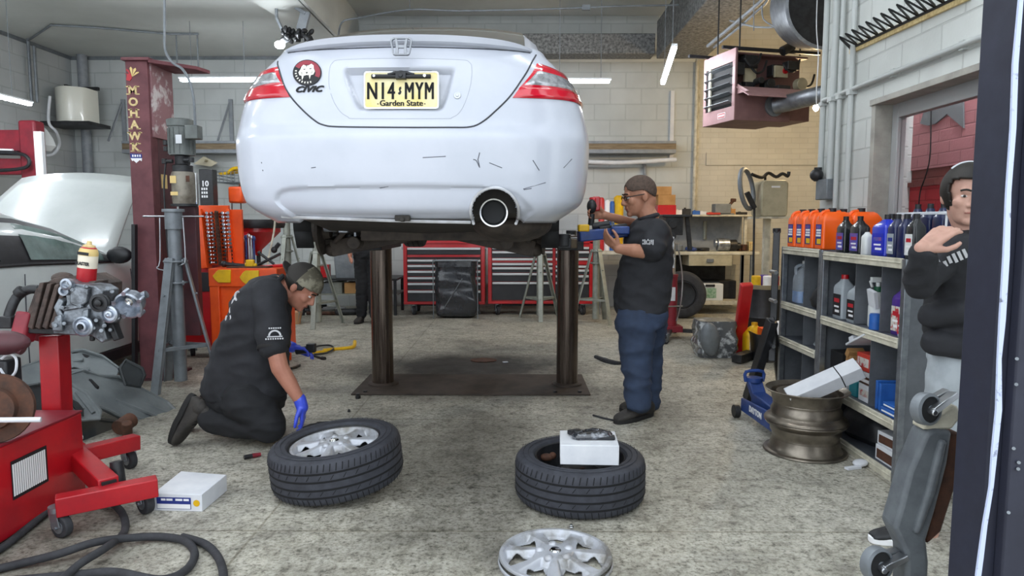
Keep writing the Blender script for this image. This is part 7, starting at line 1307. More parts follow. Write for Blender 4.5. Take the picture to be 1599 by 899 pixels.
# ---------------------------------------------------------------- wheels and hub cap on the floor
mk('hubcap', '#b8bbc2', .4, .35, col2='#7f7c76', vs=7, lo=.48, hi=.68)
def tread(t, r, w, M=None, k=72, name='tread'):
    b = MB(); M = M or Matrix.Identity(4)
    b.lathe(tyre_prof(r, w, r*.69), 72, M, 0, caps=False)
    for z in (-.27, -.10, .08, .26): b.lathe([(r+.0015, w*z-.005), (r+.0022, w*z), (r+.0015, w*z+.005)], 72, M, 1, caps=False)
    for i in range(k):
        a = 2*PI*i/k
        for z0, z1, sk, rr_ in ((.30, .46, .02, 0), (-.46, -.30, -.02, 0), (.12, .22, .05, 0), (-.22, -.13, .05, 0)):
            if abs(z0) < .25 and i % 2: continue
            q = [];
            for zz, aa in ((z0, a), (z1, a+sk)):
                rad = r+.0018 if abs(zz) < .35 else r*.975+.004
                q.append((rad, zz*w, aa))
            vs = []
            for rad, zz, aa in q:
                for d in (-.006, .006): vs.append((rad*math.cos(aa+d), rad*math.sin(aa+d), zz))
            b.add(vs, [(0, 1, 3, 2)], 1, M)
    for rr_, z in ((r*.80, w*.523), (r*.88, w*.519)): b.lathe([(rr_-.002, z), (rr_, z+.002), (rr_+.002, z)], 60, M, 0, caps=False)
    return b.build('tyre', [M_['rubber_tread'], M_['groove']], t)
def hubcap(t, Rr, M=None, lift=0, name='hub_cap', par=None):
    M = M or Matrix.Identity(4); nr, ns, nt = 56, 7, 64; NT = ns*nt; vs = []; fs = []
    def hh(r, th):
        x = r/Rr; ph = (th*ns/(2*PI)) % 1; d = abs(ph-.5)*2         # d = 1 mid spoke, 0 mid window
        base = .036-.012*sstep((x-.2)/.5)-.006*sstep((x-.6)/.35)
        sp = float(sstep((d-.42)/.36)); mid = float(sstep((x-.30)/.12)*(1-sstep((x-.86)/.06)))
        return base-(1-sp)*mid*.026+(.010 if x > .93 else 0)*float(1-sstep((x-.985)/.015))
    for i in range(nr+1):
        r = Rr*(.10+.90*i/nr)
        for j in range(NT): a = 2*PI*j/NT; vs.append((r*math.cos(a), r*math.sin(a), hh(r, a)+lift))
    for i in range(nr):
        x = .10+.90*(i+.5)/nr
        for j in range(NT):
            ph = ((j+.5)/nt) % 1; d = abs(ph-.5)*2; wv = .62*math.sin(PI*min(1, max(0, (x-.44)/.40))**1.35)**.75 if .44 < x < .84 else 0
            if d < wv: continue
            fs.append((i*NT+j, i*NT+(j+1) % NT, (i+1)*NT+(j+1) % NT, (i+1)*NT+j))
    b = MB(); b.add(vs, fs, 0, M); b.lathe([(Rr, lift+.004), (Rr+.003, lift-.004), (Rr-.002, lift-.02)], 80, M, 0, caps=False)
    o = b.build(name, M_['hubcap'], par or t, ang=45, solid=.004)
    b = MB(); b.lathe([(0, .048+lift), (.018, .046+lift), (.024, .040+lift), (.024, .03+lift)], 24, M, caps=False); q = b.build('centre_emblem', M_['chrome'], o)
    for k in range(5): a = 2*PI*k/5+.3; b = MB(); b.ell((M @ V((.062*math.cos(a), .062*math.sin(a), .032+lift))), (.020, .020, .016), nu=14, nv=8); b.build('nut_cover', M_['hubcap'], o)
    return o
w1_ = thing('mounted_tyre', 'car tyre with its silver seven-spoke cover lying in front of the kneeling man', 'wheel', (-.925, 3.465, 0), 0, None, rot=(R(3), R(-5.5), 0)); w1_.location.z = .149; WM[w1_.name] = TM((-.925, 3.465, .149), (R(3), R(-5.5), 0))
tread(w1_, .333, .222)
b = MB(); b.lathe([(.232, .085), (.230, .10), (.224, .095), (.212, .03), (.20, -.1)], 60, caps=False); b.lathe([(0, .0), (.21, .0)], 40, caps=False); b.build('rim', M_['dark_metal'], w1_)
hubcap(w1_, .227, Matrix.Rotation(.2, 4, 'Z'), .062)
w2_ = thing('mounted_tyre', 'car tyre on a black steel rim lying under the white parts box', 'wheel', (.318, 3.355, .113)); tread(w2_, .322, .215, k=64)
b = MB(); b.lathe([(.224, .085), (.223, .098), (.217, .094), (.214, .06), (.205, .03), (.19, -.02), (.17, -.03), (.15, .0), (.10, .02), (.06, .0), (.035, .005), (.034, -.05)], 60, caps=False); b.build('rim', M_['black_plastic'], w2_)
b = MB()
for k in range(10): a = 2*PI*k/10; b.cyl((.168*math.cos(a), .168*math.sin(a), -.03), (.168*math.cos(a), .168*math.sin(a), -.02), .016, n=12)
b.build('rim_hole', M_['groove'], w2_); b = MB()
for k in range(5): a = 2*PI*k/5; b.cyl((.057*math.cos(a), .057*math.sin(a), 0), (.057*math.cos(a), .057*math.sin(a), .012), .012, n=10)
b.build('nut_seat', M_['rusty'], w2_)
b = MB(); b.ell((-.16, .10, .05), (.035, .025, .02)); b.ell((-.13, .11, .055), (.02, .02, .018)); single(MB().add([WM[w2_.name] @ V(v) for v in b.v], b.f), 'rusty_clip', M_['rusty'], 'rusty clip resting inside the rim left of the white parts box', 'part')
hc = thing('wheel_cover', 'loose silver seven-spoke wheel cover on the floor at the bottom centre', 'wheel cover', (.158, 2.67, .012), R(8)); o = hubcap(hc, .226, None, .0)
pbx = thing('parts_box', 'white parts box lying on the right-hand wheel', 'box', (.352, 3.28, .222), R(-3)); b = MB(); b.box((-.138, -.11, 0), (.138, .12, .098)); b.build('box', M_['white_card'], pbx, bevel=.004); b = MB(); b.box((-.138, -.1115, .0), (.139, -.110, .004)); b.box((.136, -.1, .0), (.1385, .06, .03)); b.build('flap_edge', M_['dark_metal'], pbx)
bp_ = thing('pad_packet', 'clear packet of black brake parts on top of the white parts box', 'packet', (.362, 3.29, .321)); b = MB(); b.cb((.03, .01, .012), (.15, .05, .02), (0, 0, .12)); b.cb((-.07, .03, .014), (.06, .06, .022), (0, 0, .5)); b.cb((.05, -.03, .01), (.13, .04, .016), (0, 0, -.05)); b.cyl((-.08, .0, .02), (-.05, .03, .02), .016, n=10); b.build('pads', M_['black_plastic'], bp_, bevel=.004)
b = MB(); rg = [[V((x*(1+.06*math.sin(9*x+7*y)), y, z+.006*math.sin(30*x+20*y))) for x, y in rrect(.20*k, .10*k, .03, 4)] for z, k in ((.001, .97), (.012, 1), (.028, .85), (.036, .4))]; b.loft(rg); b.build('film', mk('film_dark', '#2c2e33', .12, col2='#8d929a', vs=26, lo=.5, hi=.68, coat=1), bp_, ang=20)
# ---------------------------------------------------------------- small things on the floor
sd = thing('screwdriver', 'red and black handled screwdriver on the floor left of the left wheel', 'tool', gr(395, 713)); b = MB(); b.cyl(gr(381, 714, .014), gr(396, 711, .014), .013, .012, n=12); b.build('handle', M_['black_plastic'], sd, world=True); b = MB(); b.cyl(gr(394, 711.5, .014), gr(407, 709, .014), .014, .011, n=12); b.build('handle_band', M_['red_dirty'], sd, world=True)
for px, py, r, h, m, l, n in ((559, 622, .022, .04, 'black_plastic', 'small black socket on the floor left of the lift floor plate', 'socket_bit'), (892, 826, .012, .022, 'chrome', 'small wheel nut on the floor between the right wheel and the loose cover', 'wheel_nut'), (545, 643, .012, .02, 'dark_metal', 'small dark nut on the floor above the left wheel', 'nut')):
    q = gr(px, py); b = MB(); b.cyl((q.x, q.y, .0), (q.x, q.y, h*.6), r, n=6); b.cyl((q.x, q.y, h*.6), (q.x, q.y, h), r*.7, n=10); single(b, n, M_[m], l, 'part', bevel=.002)
b = MB(); b.tube([gr(473, 668, .01), gr(485, 664, .012), gr(496, 661, .012)], [.008, .012, .006], 8); b.cyl(gr(495, 661, .014), gr(512, 659, .012), .012, .008, n=8); single(b, 'small_tool', M_['dark_metal'], 'small dark tool on the floor beside the blue glove', 'tool')
b = MB(); b.cb(gr(789, 565, .006), (.05, .03, .008), (0, 0, .3)); single(b, 'paper_scrap', M_['white_card'], 'small pale scrap on the oily floor between the lift columns', 'paper')
b = MB(); q = gr(755, 562, .004); b.lathe([(0, 0), (.13, 0), (.13, .006), (0, .006)], 24, TM((q.x, q.y, .001), (0, 0, 0)) @ Matrix.Diagonal((1, .8, 1, 1))); single(b, 'drain_cover', M_['rusty'], 'small rusty round plate on the floor between the lift columns', 'plate')
b = MB(); b.tube([gr(505, 547, .012), gr(525, 545, .012), gr(545, 543, .014), gr(553, 540, .03), gr(554, 533, .06)], .02, 8, sm=4); b.tube([gr(478, 552, .012), gr(490, 551, .012), gr(510, 548, .012)], .016, 8); single(b, 'yellow_strap', M_['yellow'], 'yellow strap lying on the floor right of the kneeling man', 'strap')
b = MB(); b.tube([gr(484, 545, .02), gr(497, 540, .02), gr(515, 539, .02), gr(521, 544, .02), gr(510, 551, .02), gr(490, 553, .02)], .011, 6, sm=5); single(b, 'cable_loop', M_['black_plastic'], 'black cable loop lying over the yellow strap', 'cable')
b = MB(); b.cyl(gr(484, 553, .01), gr(505, 560, .012), .012, n=8); b.cyl(gr(503, 559, .012), gr(507, 560, .012), .02, n=8); single(b, 'ratchet', M_['dark_metal'], 'thin dark ratchet on the floor below the black cable loop', 'tool')
b = MB(); b.tube([gr(455, 575, .012), gr(462, 573, .012), gr(468, 570, .012)], .012, 6); single(b, 'bolt_piece', M_['black_plastic'], 'short black piece on the floor behind the forearm of the kneeling man', 'part')
# ---------------------------------------------------------------- people
mk('shirt_black', '#232428', .85, col2='#2b2c31', vs=6, bump=.1, bs=200); mk('trousers_navy', '#33415a', .85, col2='#2a3549', vs=6, bump=.1, bs=220); mk('trousers_black', '#191a1d', .85, col2='#222327', vs=6)
mk('jeans_pale', '#a9b0b5', .85, col2='#969da3', vs=9); mk('boot', '#2e2b29', .7, col2='#3f3b37', vs=14, bump=.2, bs=40); mk('sole', '#1d1c1c', .8); mk('hair_grey', '#5d4c42', .9, col2='#463a33', vs=60); mk('hair_black', '#16130f', .6, col2='#241f1a', vs=18)
mk('camo', '#8c8876', .8, col2='#5f5a4c', vs=14, lo=.45, hi=.55); mk('cap_dark', '#35322f', .85); mk('nitrile', '#3f55d8', .35, col2='#3448c4', vs=8, coat=.2); mk('eye_white', '#d8d4cf', .3); mk('iris', '#241a14', .2); mk('lips', '#9a5f55', .5); mk('print_white', '#c9cacd', .7)
def hframe(f, u):
    f = V(f).normalized(); r = f.cross(V(u)).normalized(); return f, r.cross(f), r
def HP(c, fr, a, b, d, s=1): return V(c)+(fr[0]*a+fr[1]*b+fr[2]*d)*s
def hell(mb, c, fr, a, b, d, ra, rb, rd, s=1, **k):
    M = Matrix((fr[0], fr[2], fr[1])).transposed().to_4x4(); M.translation = HP(c, fr, a, b, d, s); t = MB(); t.ell((0, 0, 0), (ra*s, rd*s, rb*s), **k); mb.add(t.v, t.f, 0, M)
def head(mb, c, fr, s, neck):
    P = lambda a, b, d: HP(c, fr, a, b, d, s)
    hell(mb, c, fr, -.012, .035, 0, .100, .092, .078, s, nu=24, nv=16); hell(mb, c, fr, .026, -.03, 0, .070, .088, .062, s, nu=20, nv=14); hell(mb, c, fr, .034, -.078, 0, .056, .038, .048, s); hell(mb, c, fr, .074, -.097, 0, .022, .02, .024, s); hell(mb, c, fr, -.05, -.03, 0, .055, .07, .058, s)
    mb.cap(P(.091, .008, 0), P(.110, -.028, 0), .010*s, .0135*s); [hell(mb, c, fr, .098, -.034, d, .012, .010, .010, s) for d in (-.012, .012)]
    mb.cap(P(.080, .025, -.034), P(.087, .023, -.008), .012*s); mb.cap(P(.080, .025, .034), P(.087, .023, .008), .012*s)
    mb.cap(P(.090, -.058, -.016), P(.090, -.058, .016), .009*s); mb.cap(P(.086, -.071, -.013), P(.086, -.071, .013), .009*s)
    for d in (-1, 1):
        hell(mb, c, fr, .058, -.022, d*.038, .030, .028, .026, s); hell(mb, c, fr, -.012, -.006, d*.079, .019, .032, .010, s); hell(mb, c, fr, -.016, -.004, d*.086, .016, .026, .006, s)
    mb.cap(P(-.022, -.06, 0), V(neck), .058*s, .064*s)
def face_parts(t, c, fr, s, brow='hair_black', sides=(-1, 1)):
    for d in sides:
        b = MB(); hell(b, c, fr, .0805, .004, d*.031, .010, .006, .0125, s); e = b.build('eye', M_['eye_white'], t, world=True); b = MB(); hell(b, c, fr, .0885, .004, d*.031, .0035, .0055, .0058, s); b.build('iris', M_['iris'], e, world=True)
        b = MB(); b.tube([HP(c, fr, .0835, .026, d*.047, s), HP(c, fr, .0955, .031, d*.03, s), HP(c, fr, .0985, .027, d*.012, s)], .0042*s, 6, sm=3); b.build('eyebrow', M_[brow], t, world=True)
    b = MB(); b.tube([HP(c, fr, .090, -.064, -.022, s), HP(c, fr, .0985, -.063, -.008, s), HP(c, fr, .0985, -.063, .008, s), HP(c, fr, .090, -.064, .022, s)], .0035*s, 6, sm=3); b.build('mouth', M_['lips'], t, world=True)
def hair(t, c, fr, s, cond, m, grow=.006, name='hair', extra=None, rough=.0):
    nu, nv = 88, 56; vs = []; fs = []; rng = random.Random(1)
    for j in range(nv+1):
        th = PI*j/nv
        for i in range(nu):
            a = 2*PI*i/nu; x, y, z = math.sin(th)*math.cos(a), math.sin(th)*math.sin(a), math.cos(th); g = grow+rng.uniform(-rough, rough)
            vs.append((-.012+(.100+g)*x, (.035+(.094+g)*z), (.078+g)*y))
    for j in range(nv):
        for i in range(nu):
            q = (j*nu+i, j*nu+(i+1) % nu, (j+1)*nu+(i+1) % nu, (j+1)*nu+i); m_ = [sum(vs[k][n] for k in q)/4 for n in range(3)]
            if cond(*m_): fs.append(q)
    b = MB(); b.add([HP(c, fr, *v, s) for v in vs], fs); return b.build(name, M_[m], t, world=True, solid=.012*s, ang=80)
def hand(mb, w, d, n, side, curl=(.25, .3, .35, .4), s=1.0, thumb=.6, spread=.06):
    d = V(d).normalized(); n = (V(n)-d*V(n).dot(d)).normalized(); t = d.cross(n)*side
    w = V(w)
    for k, o in enumerate((.030, .011, -.009, -.027)): mb.cap(w+t*o*.55*s, w+(d*.085+t*o)*s, .0155*s, .0115*s, 10)
    mb.ell(w+d*.045*s, (.022*s,)*3, nu=10, nv=8)
    for k, (o, L) in enumerate(((.030, .074), (.011, .084), (-.009, .078), (-.027, .060))):
        p = w+(d*(.086-abs(o)*.15)+t*o)*s; a = 0; dd = (d+t*(o*spread*20*.5)).normalized()
        for q, (l, r) in enumerate(((.45, .0098), (.31, .0088), (.24, .0078))):
            a += curl[k]*(1 if q else .8); e = p+(dd*math.cos(a)+n*math.sin(a))*L*l*s; mb.cap(p, e, r*s, r*.92*s, 10); p = e
    p = w+(d*.022+t*.026+n*.006)*s; e1 = p+(d*.032+t*.030*thumb/.6+n*.014)*s; e2 = e1+(d*.030+t*.008+n*.012*thumb)*s; e3 = e2+(d*.022-t*.002+n*.010*thumb)*s
    mb.cap(p, e1, .0165*s, .012*s, 10); mb.cap(e1, e2, .0115*s, .0105*s, 10); mb.cap(e2, e3, .0105*s, .0085*s, 10)
def rings(mb, rows, Yc, n=24, power=2.4):
    out = []
    for py, x0, x1, hd, dy in rows:
        a, c = at(x0, py, Yc+dy), at(x1, py, Yc+dy); m = (a+c)/2; hw = (c.x-a.x)/2; r = []
        for i in range(n):
            an = 2*PI*i/n; cx_, sx_ = math.cos(an), math.sin(an); r.append(V((m.x+hw*math.copysign(abs(cx_)**(2/power), cx_), m.y+hd*math.copysign(abs(sx_)**(2/power), sx_), m.z)))
        out.append(r)
    mb.loft(out)
def shoe(t, heel, toe, up, w=.05, h=.10, m='boot', sm='sole', name='shoe', shaft=None, sole_h=.028):
    heel, toe, up = V(heel), V(toe), V(up); d = toe-heel; L = d.length; d.normalize(); up = (up-d*up.dot(d)).normalized(); sd = d.cross(up)
    def sec(u, ww, z0, z1):
        c = heel+d*(u*L); r = []
        for i in range(16): a = 2*PI*i/16; x = math.copysign(abs(math.cos(a))**.8, math.cos(a))*ww; z = lerp(z0, z1, (math.copysign(abs(math.sin(a))**.7, math.sin(a))+1)/2); r.append(c+sd*x+up*z)
        return r
    b = MB(); b.loft([sec(.0, w*.55, sole_h*.6, h*.75), sec(.04, w*.72, sole_h*.6, h*1.0), sec(.2, w*.78, sole_h*.6, h*1.15), sec(.36, w*.8, sole_h*.6, h*1.08), sec(.5, w*.84, sole_h*.6, h*.86), sec(.68, w*.97, sole_h*.6, h*.66), sec(.84, w*.95, sole_h*.6, h*.56), sec(.95, w*.72, sole_h*.6, h*.46), sec(1.0, w*.4, sole_h*.7, h*.36)])
    if shaft is not None: b.cap(heel+d*L*.17+up*h*.8, shaft, .058, .066, 14)
    o = b.build(name, M_[m], t, world=True, sub=1, ang=80)
    b = MB(); n = 22; out = []
    for i in range(n):
        a = 2*PI*i/n; x = math.cos(a); y = math.sin(a); u = .5+.52*x; ww = w*(1.02 if u > .5 else .84)*math.copysign(abs(y)**.75, y); out.append((u*L, ww))
    b.add([heel+d*x+sd*y for x, y in out]+[heel+d*x+sd*y+up*sole_h for x, y in out], [tuple(range(n-1, -1, -1)), tuple(range(n, 2*n))]+[(i, (i+1) % n, n+(i+1) % n, n+i) for i in range(n)]); b.build('sole', M_[sm], o, world=True, bevel=.005)
    b = MB()
    for k in range(4): c = heel+d*L*(.42+.085*k)+up*(h*(.99-.125*k)); b.tube([c-sd*w*.5-up*.012, c+up*.004, c+sd*w*.5-up*.012], .0045, 6)
    b.build('lace', M_['sole'], o, world=True); return o
def marks(t, name, pts, Yc, size, seed, m='print_white', nrm=FRONT):
    b = MB(); rg = random.Random(seed)
    for px, py, dy, n_, txt in pts:
        M = facing(at(px, py, Yc+dy), n_)
        for k in range(7): b.box((-size+k*size*.3, -size*.3*rg.random(), 0), (-size+k*size*.3+size*.18, size*.35*rg.random()+.002, .0015), 0, M)
    return b.build(name, M_[m], t, world=True)
# ---- standing man, in profile facing left under the car
YS = 4.78; Q = lambda px, py, dy=0: at(px, py, YS+dy)
man = thing('person', 'person in black polo shirt and navy trousers standing at the right lift column', 'person', gr(1000, 655))
hf = hframe((-.96, -.12, -.16), (0, 0, 1)); hc_ = Q(998, 307); hs = 1.09
sk = MB(); head(sk, hc_, hf, hs, Q(1014, 345)); sk.cap(Q(1013, 340), Q(1005, 480), .07, .09); sk.cap(Q(1000, 480, -.07), Q(1000, 620, -.08), .05, .035); sk.cap(Q(1012, 480, .07), Q(1012, 620, .08), .05, .035)
sk.cap(Q(1022, 362, -.15), Q(1017, 394, -.22), .05, .047); sk.cap(Q(1017, 394, -.22), Q(990, 391, -.235), .048, .046); sk.cap(Q(990, 391, -.235), Q(965, 388, -.20), .045, .032)
hand(sk, Q(965, 388, -.20), V((-.72, .12, .62)), V((.5, .6, .4)), -1, (.35, .4, .45, .5), 1.0)
sk.cap(Q(1018, 362, .15), Q(1000, 352, .26), .045, .042); sk.cap(Q(1000, 352, .26), Q(944, 336, .16), .040, .029)
hand(sk, Q(944, 336, .16), V((-1, -.1, .12)), V((0, -1, -.1)), 1, (.6, .62, .65, .7), 1.0)
remesh(sk, 'body', M_['skin_tan'], man, .006, 2)
sh = MB(); rings(sh, [(341, 1000, 1026, .08, 0), (347, 992, 1036, .15, 0), (357, 984, 1043, .205, 0), (374, 977, 1047, .215, 0), (400, 973, 1048, .205, 0), (430, 966, 1047, .20, 0), (456, 961, 1044, .20, 0), (478, 961, 1041, .195, 0), (489, 964, 1040, .19, 0)], YS)
sh.cap(Q(1026, 364, -.14), Q(1018, 388, -.225), .088, .082, 16); sh.cap(Q(1020, 362, .14), Q(1004, 356, .23), .085, .075, 16)
remesh(sh, 'polo_shirt', M_['shirt_black'], man, .011, 5, wr=.013, wscale=8)
b = MB(); nb = [Q(1013+13*math.cos(a)*1.05, 339-4*math.cos(a), .085*math.sin(a)) for a in [2*PI*i/20 for i in range(20)]]; b.tube(nb, .016, 8, closed=True); b.build('collar', M_['shirt_black'], man, world=True)
b = MB(); c = Q(1017, 390, -.225); b.lathe([(.084, -.012), (.087, 0), (.084, .012)], 24, Matrix.Translation(c) @ frame(V((-.10, -.02, -.2))).to_4x4(), caps=False); b.build('sleeve_hem', M_['sole'], man, world=True)
tr_ = MB(); rings(tr_, [(480, 965, 1040, .185, 0), (492, 965, 1039, .19, 0), (506, 968, 1036, .185, 0)], YS)
tr_.cap(Q(993, 502, -.085), Q(993, 560, -.10), .135, .098, 16); tr_.cap(Q(993, 560, -.10), Q(997, 628, -.10), .098, .080, 16); tr_.cap(Q(1012, 502, .085), Q(1013, 560, .09), .13, .09, 16); tr_.cap(Q(1013, 560, .09), Q(1013, 626, .10), .09, .074, 16)
remesh(tr_, 'trousers', M_['trousers_navy'], man, .011, 5, wr=.017, wscale=7)
shoe(man, gr(1018, 648, .0), gr(961, 662, .0), (0, 0, 1), .058, .115); shoe(man, gr(1022, 636, .0), gr(969, 643, .0), (0, 0, 1), .055, .115)
hair(man, hc_, hf, hs, lambda a, b_, d: b_ > .04-.7*max(0, -a-.005)+.5*max(0, a-.05) and b_ > -.045 and a < .075, 'hair_grey', -.001, rough=.001)
face_parts(man, hc_, hf, hs)
b = MB()
for d in (-1, 1):
    ctr = HP(hc_, hf, .098, .003, d*.032, hs); b.tube([ctr+(hf[2]*.022*math.cos(a)+hf[1]*.014*math.sin(a))*hs for a in [2*PI*i/16 for i in range(16)]], .0028, 6, closed=True); b.tube([HP(hc_, hf, .096, .008, d*.054, hs), HP(hc_, hf, .07, .010, d*.075, hs), HP(hc_, hf, -.01, .012, d*.088, hs)], .003, 6)
b.tube([HP(hc_, hf, .103, .006, -.010, hs), HP(hc_, hf, .108, .009, 0, hs), HP(hc_, hf, .103, .006, .010, hs)], .0026, 6); b.build('glasses', M_['black_plastic'], man, world=True)
marks(man, 'shirt_print', [(1012, 376, -.318, V((-.2, -1, .1)), ''), (1012, 380, -.318, V((-.2, -1, .1)), '')], YS, .035, 3)
b = MB(); rg = random.Random(4)
for k in range(9): q = Q(1046.5-.08*k, 372+k*5.4, -.10+.004*k); b.cb(q+V((.012, 0, 0)), (.012, .05*rg.uniform(.5, 1), .022), (0, R(8), R(25)))
b.build('back_print', M_['print_white'], man, world=True)
# tools in his hands, lift arm he works at
gun = thing('impact_gun', 'red and dark impact wrench held up under the coupe by the standing man', 'tool', Q(930, 325, .16)); b = MB(); b.cyl(Q(925, 330, .14), Q(927, 308, .14), .030, n=14); b.cb(Q(931, 318, .14), (.05, .05, .10)); b.build('tool_body', M_['chest_red'], gun, world=True, bevel=.008); b = MB(); b.ell(Q(924, 322, .12), (.035, .035, .05)); b.cyl(Q(924, 334, .13), Q(923, 352, .13), .022, n=12); b.build('grip', M_['dark_metal'], gun, world=True)
sa = lift; b = MB(); b.bar(Q(903, 369, -.02), Q(978, 361, .02), .11, .075); b.box(Q(955, 366, -.08), Q(978, 353, .08)); bm_ = b.build('swing_arm', M_['blue_paint'], sa, world=True, bevel=.01); bm_['label'] = 'blue swing arm'; b = MB(); b.cb(Q(911, 356, -.03), (.075, .09, .05)); b.build('pad_block', M_['yellow'], bm_, world=True, bevel=.01); b = MB(); b.bar(Q(935, 357, -.03), Q(978, 352, -.01), .05, .03); b.cyl(Q(925, 354, .05), Q(952, 349, .05), .025, n=10); b.build('arm_rail', M_['dark_metal'], bm_, world=True, bevel=.005)
b = MB(); b.cyl(Q(956, 362, -.06), Q(956, 347, -.06), .007, n=8); b.cyl(Q(956, 348, -.06), Q(956, 346, -.06), .014, n=8); b.build('pin', M_['grey_metal'], bm_, world=True)
# ---- kneeling man, facing right and bending down
YK = 4.25; K = lambda px, py, dy=0: at(px, py, YK+dy)
kn = thing('person', 'person kneeling in black shirt, backward camouflage cap and blue gloves', 'person', gr(400, 690))
kf = hframe((.74, -.06, -.67), (.6, 0, .8)); kc = K(470, 449); ks = 1.06
sk = MB(); head(sk, kc, kf, ks, K(432, 447)); sk.cap(K(430, 450), K(385, 600), .08, .10); sk.cap(K(385, 605, -.1), K(420, 665, -.12), .06, .05); sk.cap(K(385, 605, .1), K(420, 665, .12), .06, .05)
sk.cap(K(424, 465, -.16), K(430, 545, -.25), .055, .052); sk.cap(K(430, 545, -.25), K(437, 574, -.26), .053, .052); sk.cap(K(437, 574, -.26), K(452, 598, -.25), .052, .046); sk.cap(K(452, 598, -.25), K(470, 628, -.235), .046, .031)
sk.cap(K(428, 465, .18), K(432, 530, .32), .05, .045); sk.cap(K(432, 530, .32), K(452, 541, .42), .042, .032)
remesh(sk, 'body', M_['skin'], kn, .006, 2)
gl = MB(); hand(gl, K(471, 631, -.235), V((.05, .02, -1)), V((-.8, -.1, -.1)), -1, (.28, .3, .33, .36), 1.08); gl.cap(K(468, 623, -.235), K(472, 636, -.235), .038, .036); remesh(gl, 'glove', M_['nitrile'], kn, .0045, 2)
gl = MB(); hand(gl, K(454, 542, .42), V((.95, .1, -.15)), V((0, -.3, -1)), 1, (.4, .45, .5, .55), 1.1); gl.cap(K(446, 539, .42), K(456, 542, .42), .042, .038); remesh(gl, 'glove', M_['nitrile'], kn, .0045, 2)
sh = MB(); rings(sh, [(432, 410, 434, .09, 0), (438, 396, 441, .15, 0), (449, 382, 446, .19, 0), (470, 367, 449, .22, 0), (500, 354, 449, .215, 0), (540, 338, 448, .205, 0), (580, 324, 446, .205, 0), (606, 319, 446, .20, 0), (617, 322, 445, .19, 0)], YK, power=2.2)
sh.cap(K(420, 460, -.15), K(426, 535, -.24), .095, .089, 16); sh.cap(K(426, 462, .16), K(431, 512, .28), .09, .08, 16)
remesh(sh, 'shirt', M_['shirt_black'], kn, .011, 5, wr=.014, wscale=7)
b = MB(); nb = [K(430+11*math.cos(a)+3*math.sin(a)*0, 444-13*math.cos(a), .08*math.sin(a)) for a in [2*PI*i/20 for i in range(20)]]; b.tube(nb, .016, 8, closed=True); b.build('collar', M_['shirt_black'], kn, world=True)
tr_ = MB(); rings(tr_, [(600, 328, 440, .19, 0), (625, 328, 442, .19, 0), (640, 340, 440, .17, 0)], YK)
tr_.cap(K(385, 622, -.11), K(420, 664, -.13), .145, .095, 16); tr_.cap(K(418, 668, -.13), K(330, 656, -.12), .082, .072, 16); tr_.cap(K(388, 622, .12), K(422, 660, .14), .14, .09, 16); tr_.cap(K(420, 662, .14), K(338, 648, .14), .08, .068, 16); tr_.cap(K(375, 640, -.1), K(372, 655, -.1), .10, .08)
remesh(tr_, 'trousers', M_['trousers_black'], kn, .011, 5, wr=.016, wscale=8)
shoe(kn, K(298, 614, -.08), gr(258, 701, .0)+V((0, .06, .02)), (1, -.05, .45), .062, .125, name='boot', shaft=K(332, 652, -.11), sole_h=.035); shoe(kn, K(318, 610, .16), gr(282, 672, .0)+V((0, 0, .02)), (1, 0, .45), .060, .12, name='boot', shaft=K(342, 640, .15), sole_h=.035)
hair(kn, kc, kf, ks, lambda a, b_, d: b_ > -.04+.9*max(0, a+.03) and a < .03 and not (abs(d) > .07 and b_ < .0 and a > -.03), 'hair_black', .002)
hair(kn, kc, kf, ks, lambda a, b_, d: b_ > .035+.12*a and a > -.02, 'camo', .014, 'cap_front'); cp = hair(kn, kc, kf, ks, lambda a, b_, d: b_ > .02 and a <= -.015, 'cap_dark', .0135, 'cap_back')
b = MB(); rg = []
for u in [i/8 for i in range(9)]:
    r = []
    for v in [j/12 for j in range(13)]:
        d = (-1+2*v); ext = .10+.075*u*math.sqrt(max(0, 1-(d*.85)**2)); r.append(HP(kc, kf, -ext-.0, .025+.012*(1-d*d)+.015*u, d*.072*(1-.12*u), ks))
    rg.append(r)
b.loft(rg, closed=False); b.build('cap_bill', M_['cap_dark'], kn, world=True, solid=.006); face_parts(kn, kc, kf, ks)
b = MB(); c = K(427, 541, -.243); b.lathe([(.091, -.012), (.094, 0), (.091, .012)], 24, Matrix.Translation(c) @ frame(K(426, 535, -.24)-K(420, 460, -.15)).to_4x4(), caps=False); b.build('sleeve_hem', M_['sole'], kn, world=True)
Ms = facing(K(429, 524, -.342), V((.25, -1, .0))); b = MB(); b.lathe([(.022, 0), (.03, 0), (.03, .002), (.022, .002)], 20, Ms, arc=PI) if 0 else None
b.add([(x*k, y*k, z) for z in (0,) for k in (1, .72) for x, y in [(.036*math.cos(R(180*i/12)), .034*math.sin(R(180*i/12))) for i in range(13)]], [(i, i+1, 14+i, 13+i) for i in range(12)], 0, Ms)
b.box((-.042, -.008, 0), (.042, -.002, .001), 0, Ms); [b.box((-.052+.013*i, -.022, 0), (-.044+.013*i, -.013, .001), 0, Ms) for i in range(8)]; [b.box((-.032+.012*i, .040, 0), (-.024+.012*i, .048, .001), 0, Ms) for i in range(6)]; b.build('sleeve_print', M_['print_white'], kn, world=True, ang=0)
b = MB(); rg = random.Random(9); Mb = facing(K(366, 474, -.172), V((-.72, -.68, .12)))
for k, (px, py) in enumerate(((370, 462), (366, 473), (362, 484), (356, 497), (352, 508))):
    M = facing(K(px+1, py, -.185+.004*k), V((-.62, -.75, .2))); a0 = rg.uniform(0, 3)
    b.tube([M @ V((.028*math.cos(a0+a), .026*math.sin(a0+a), 0)) for a in [i*.45 for i in range(11 if k % 2 else 9)]], .0065, 5)
b.build('back_print', M_['print_white'], kn, world=True)
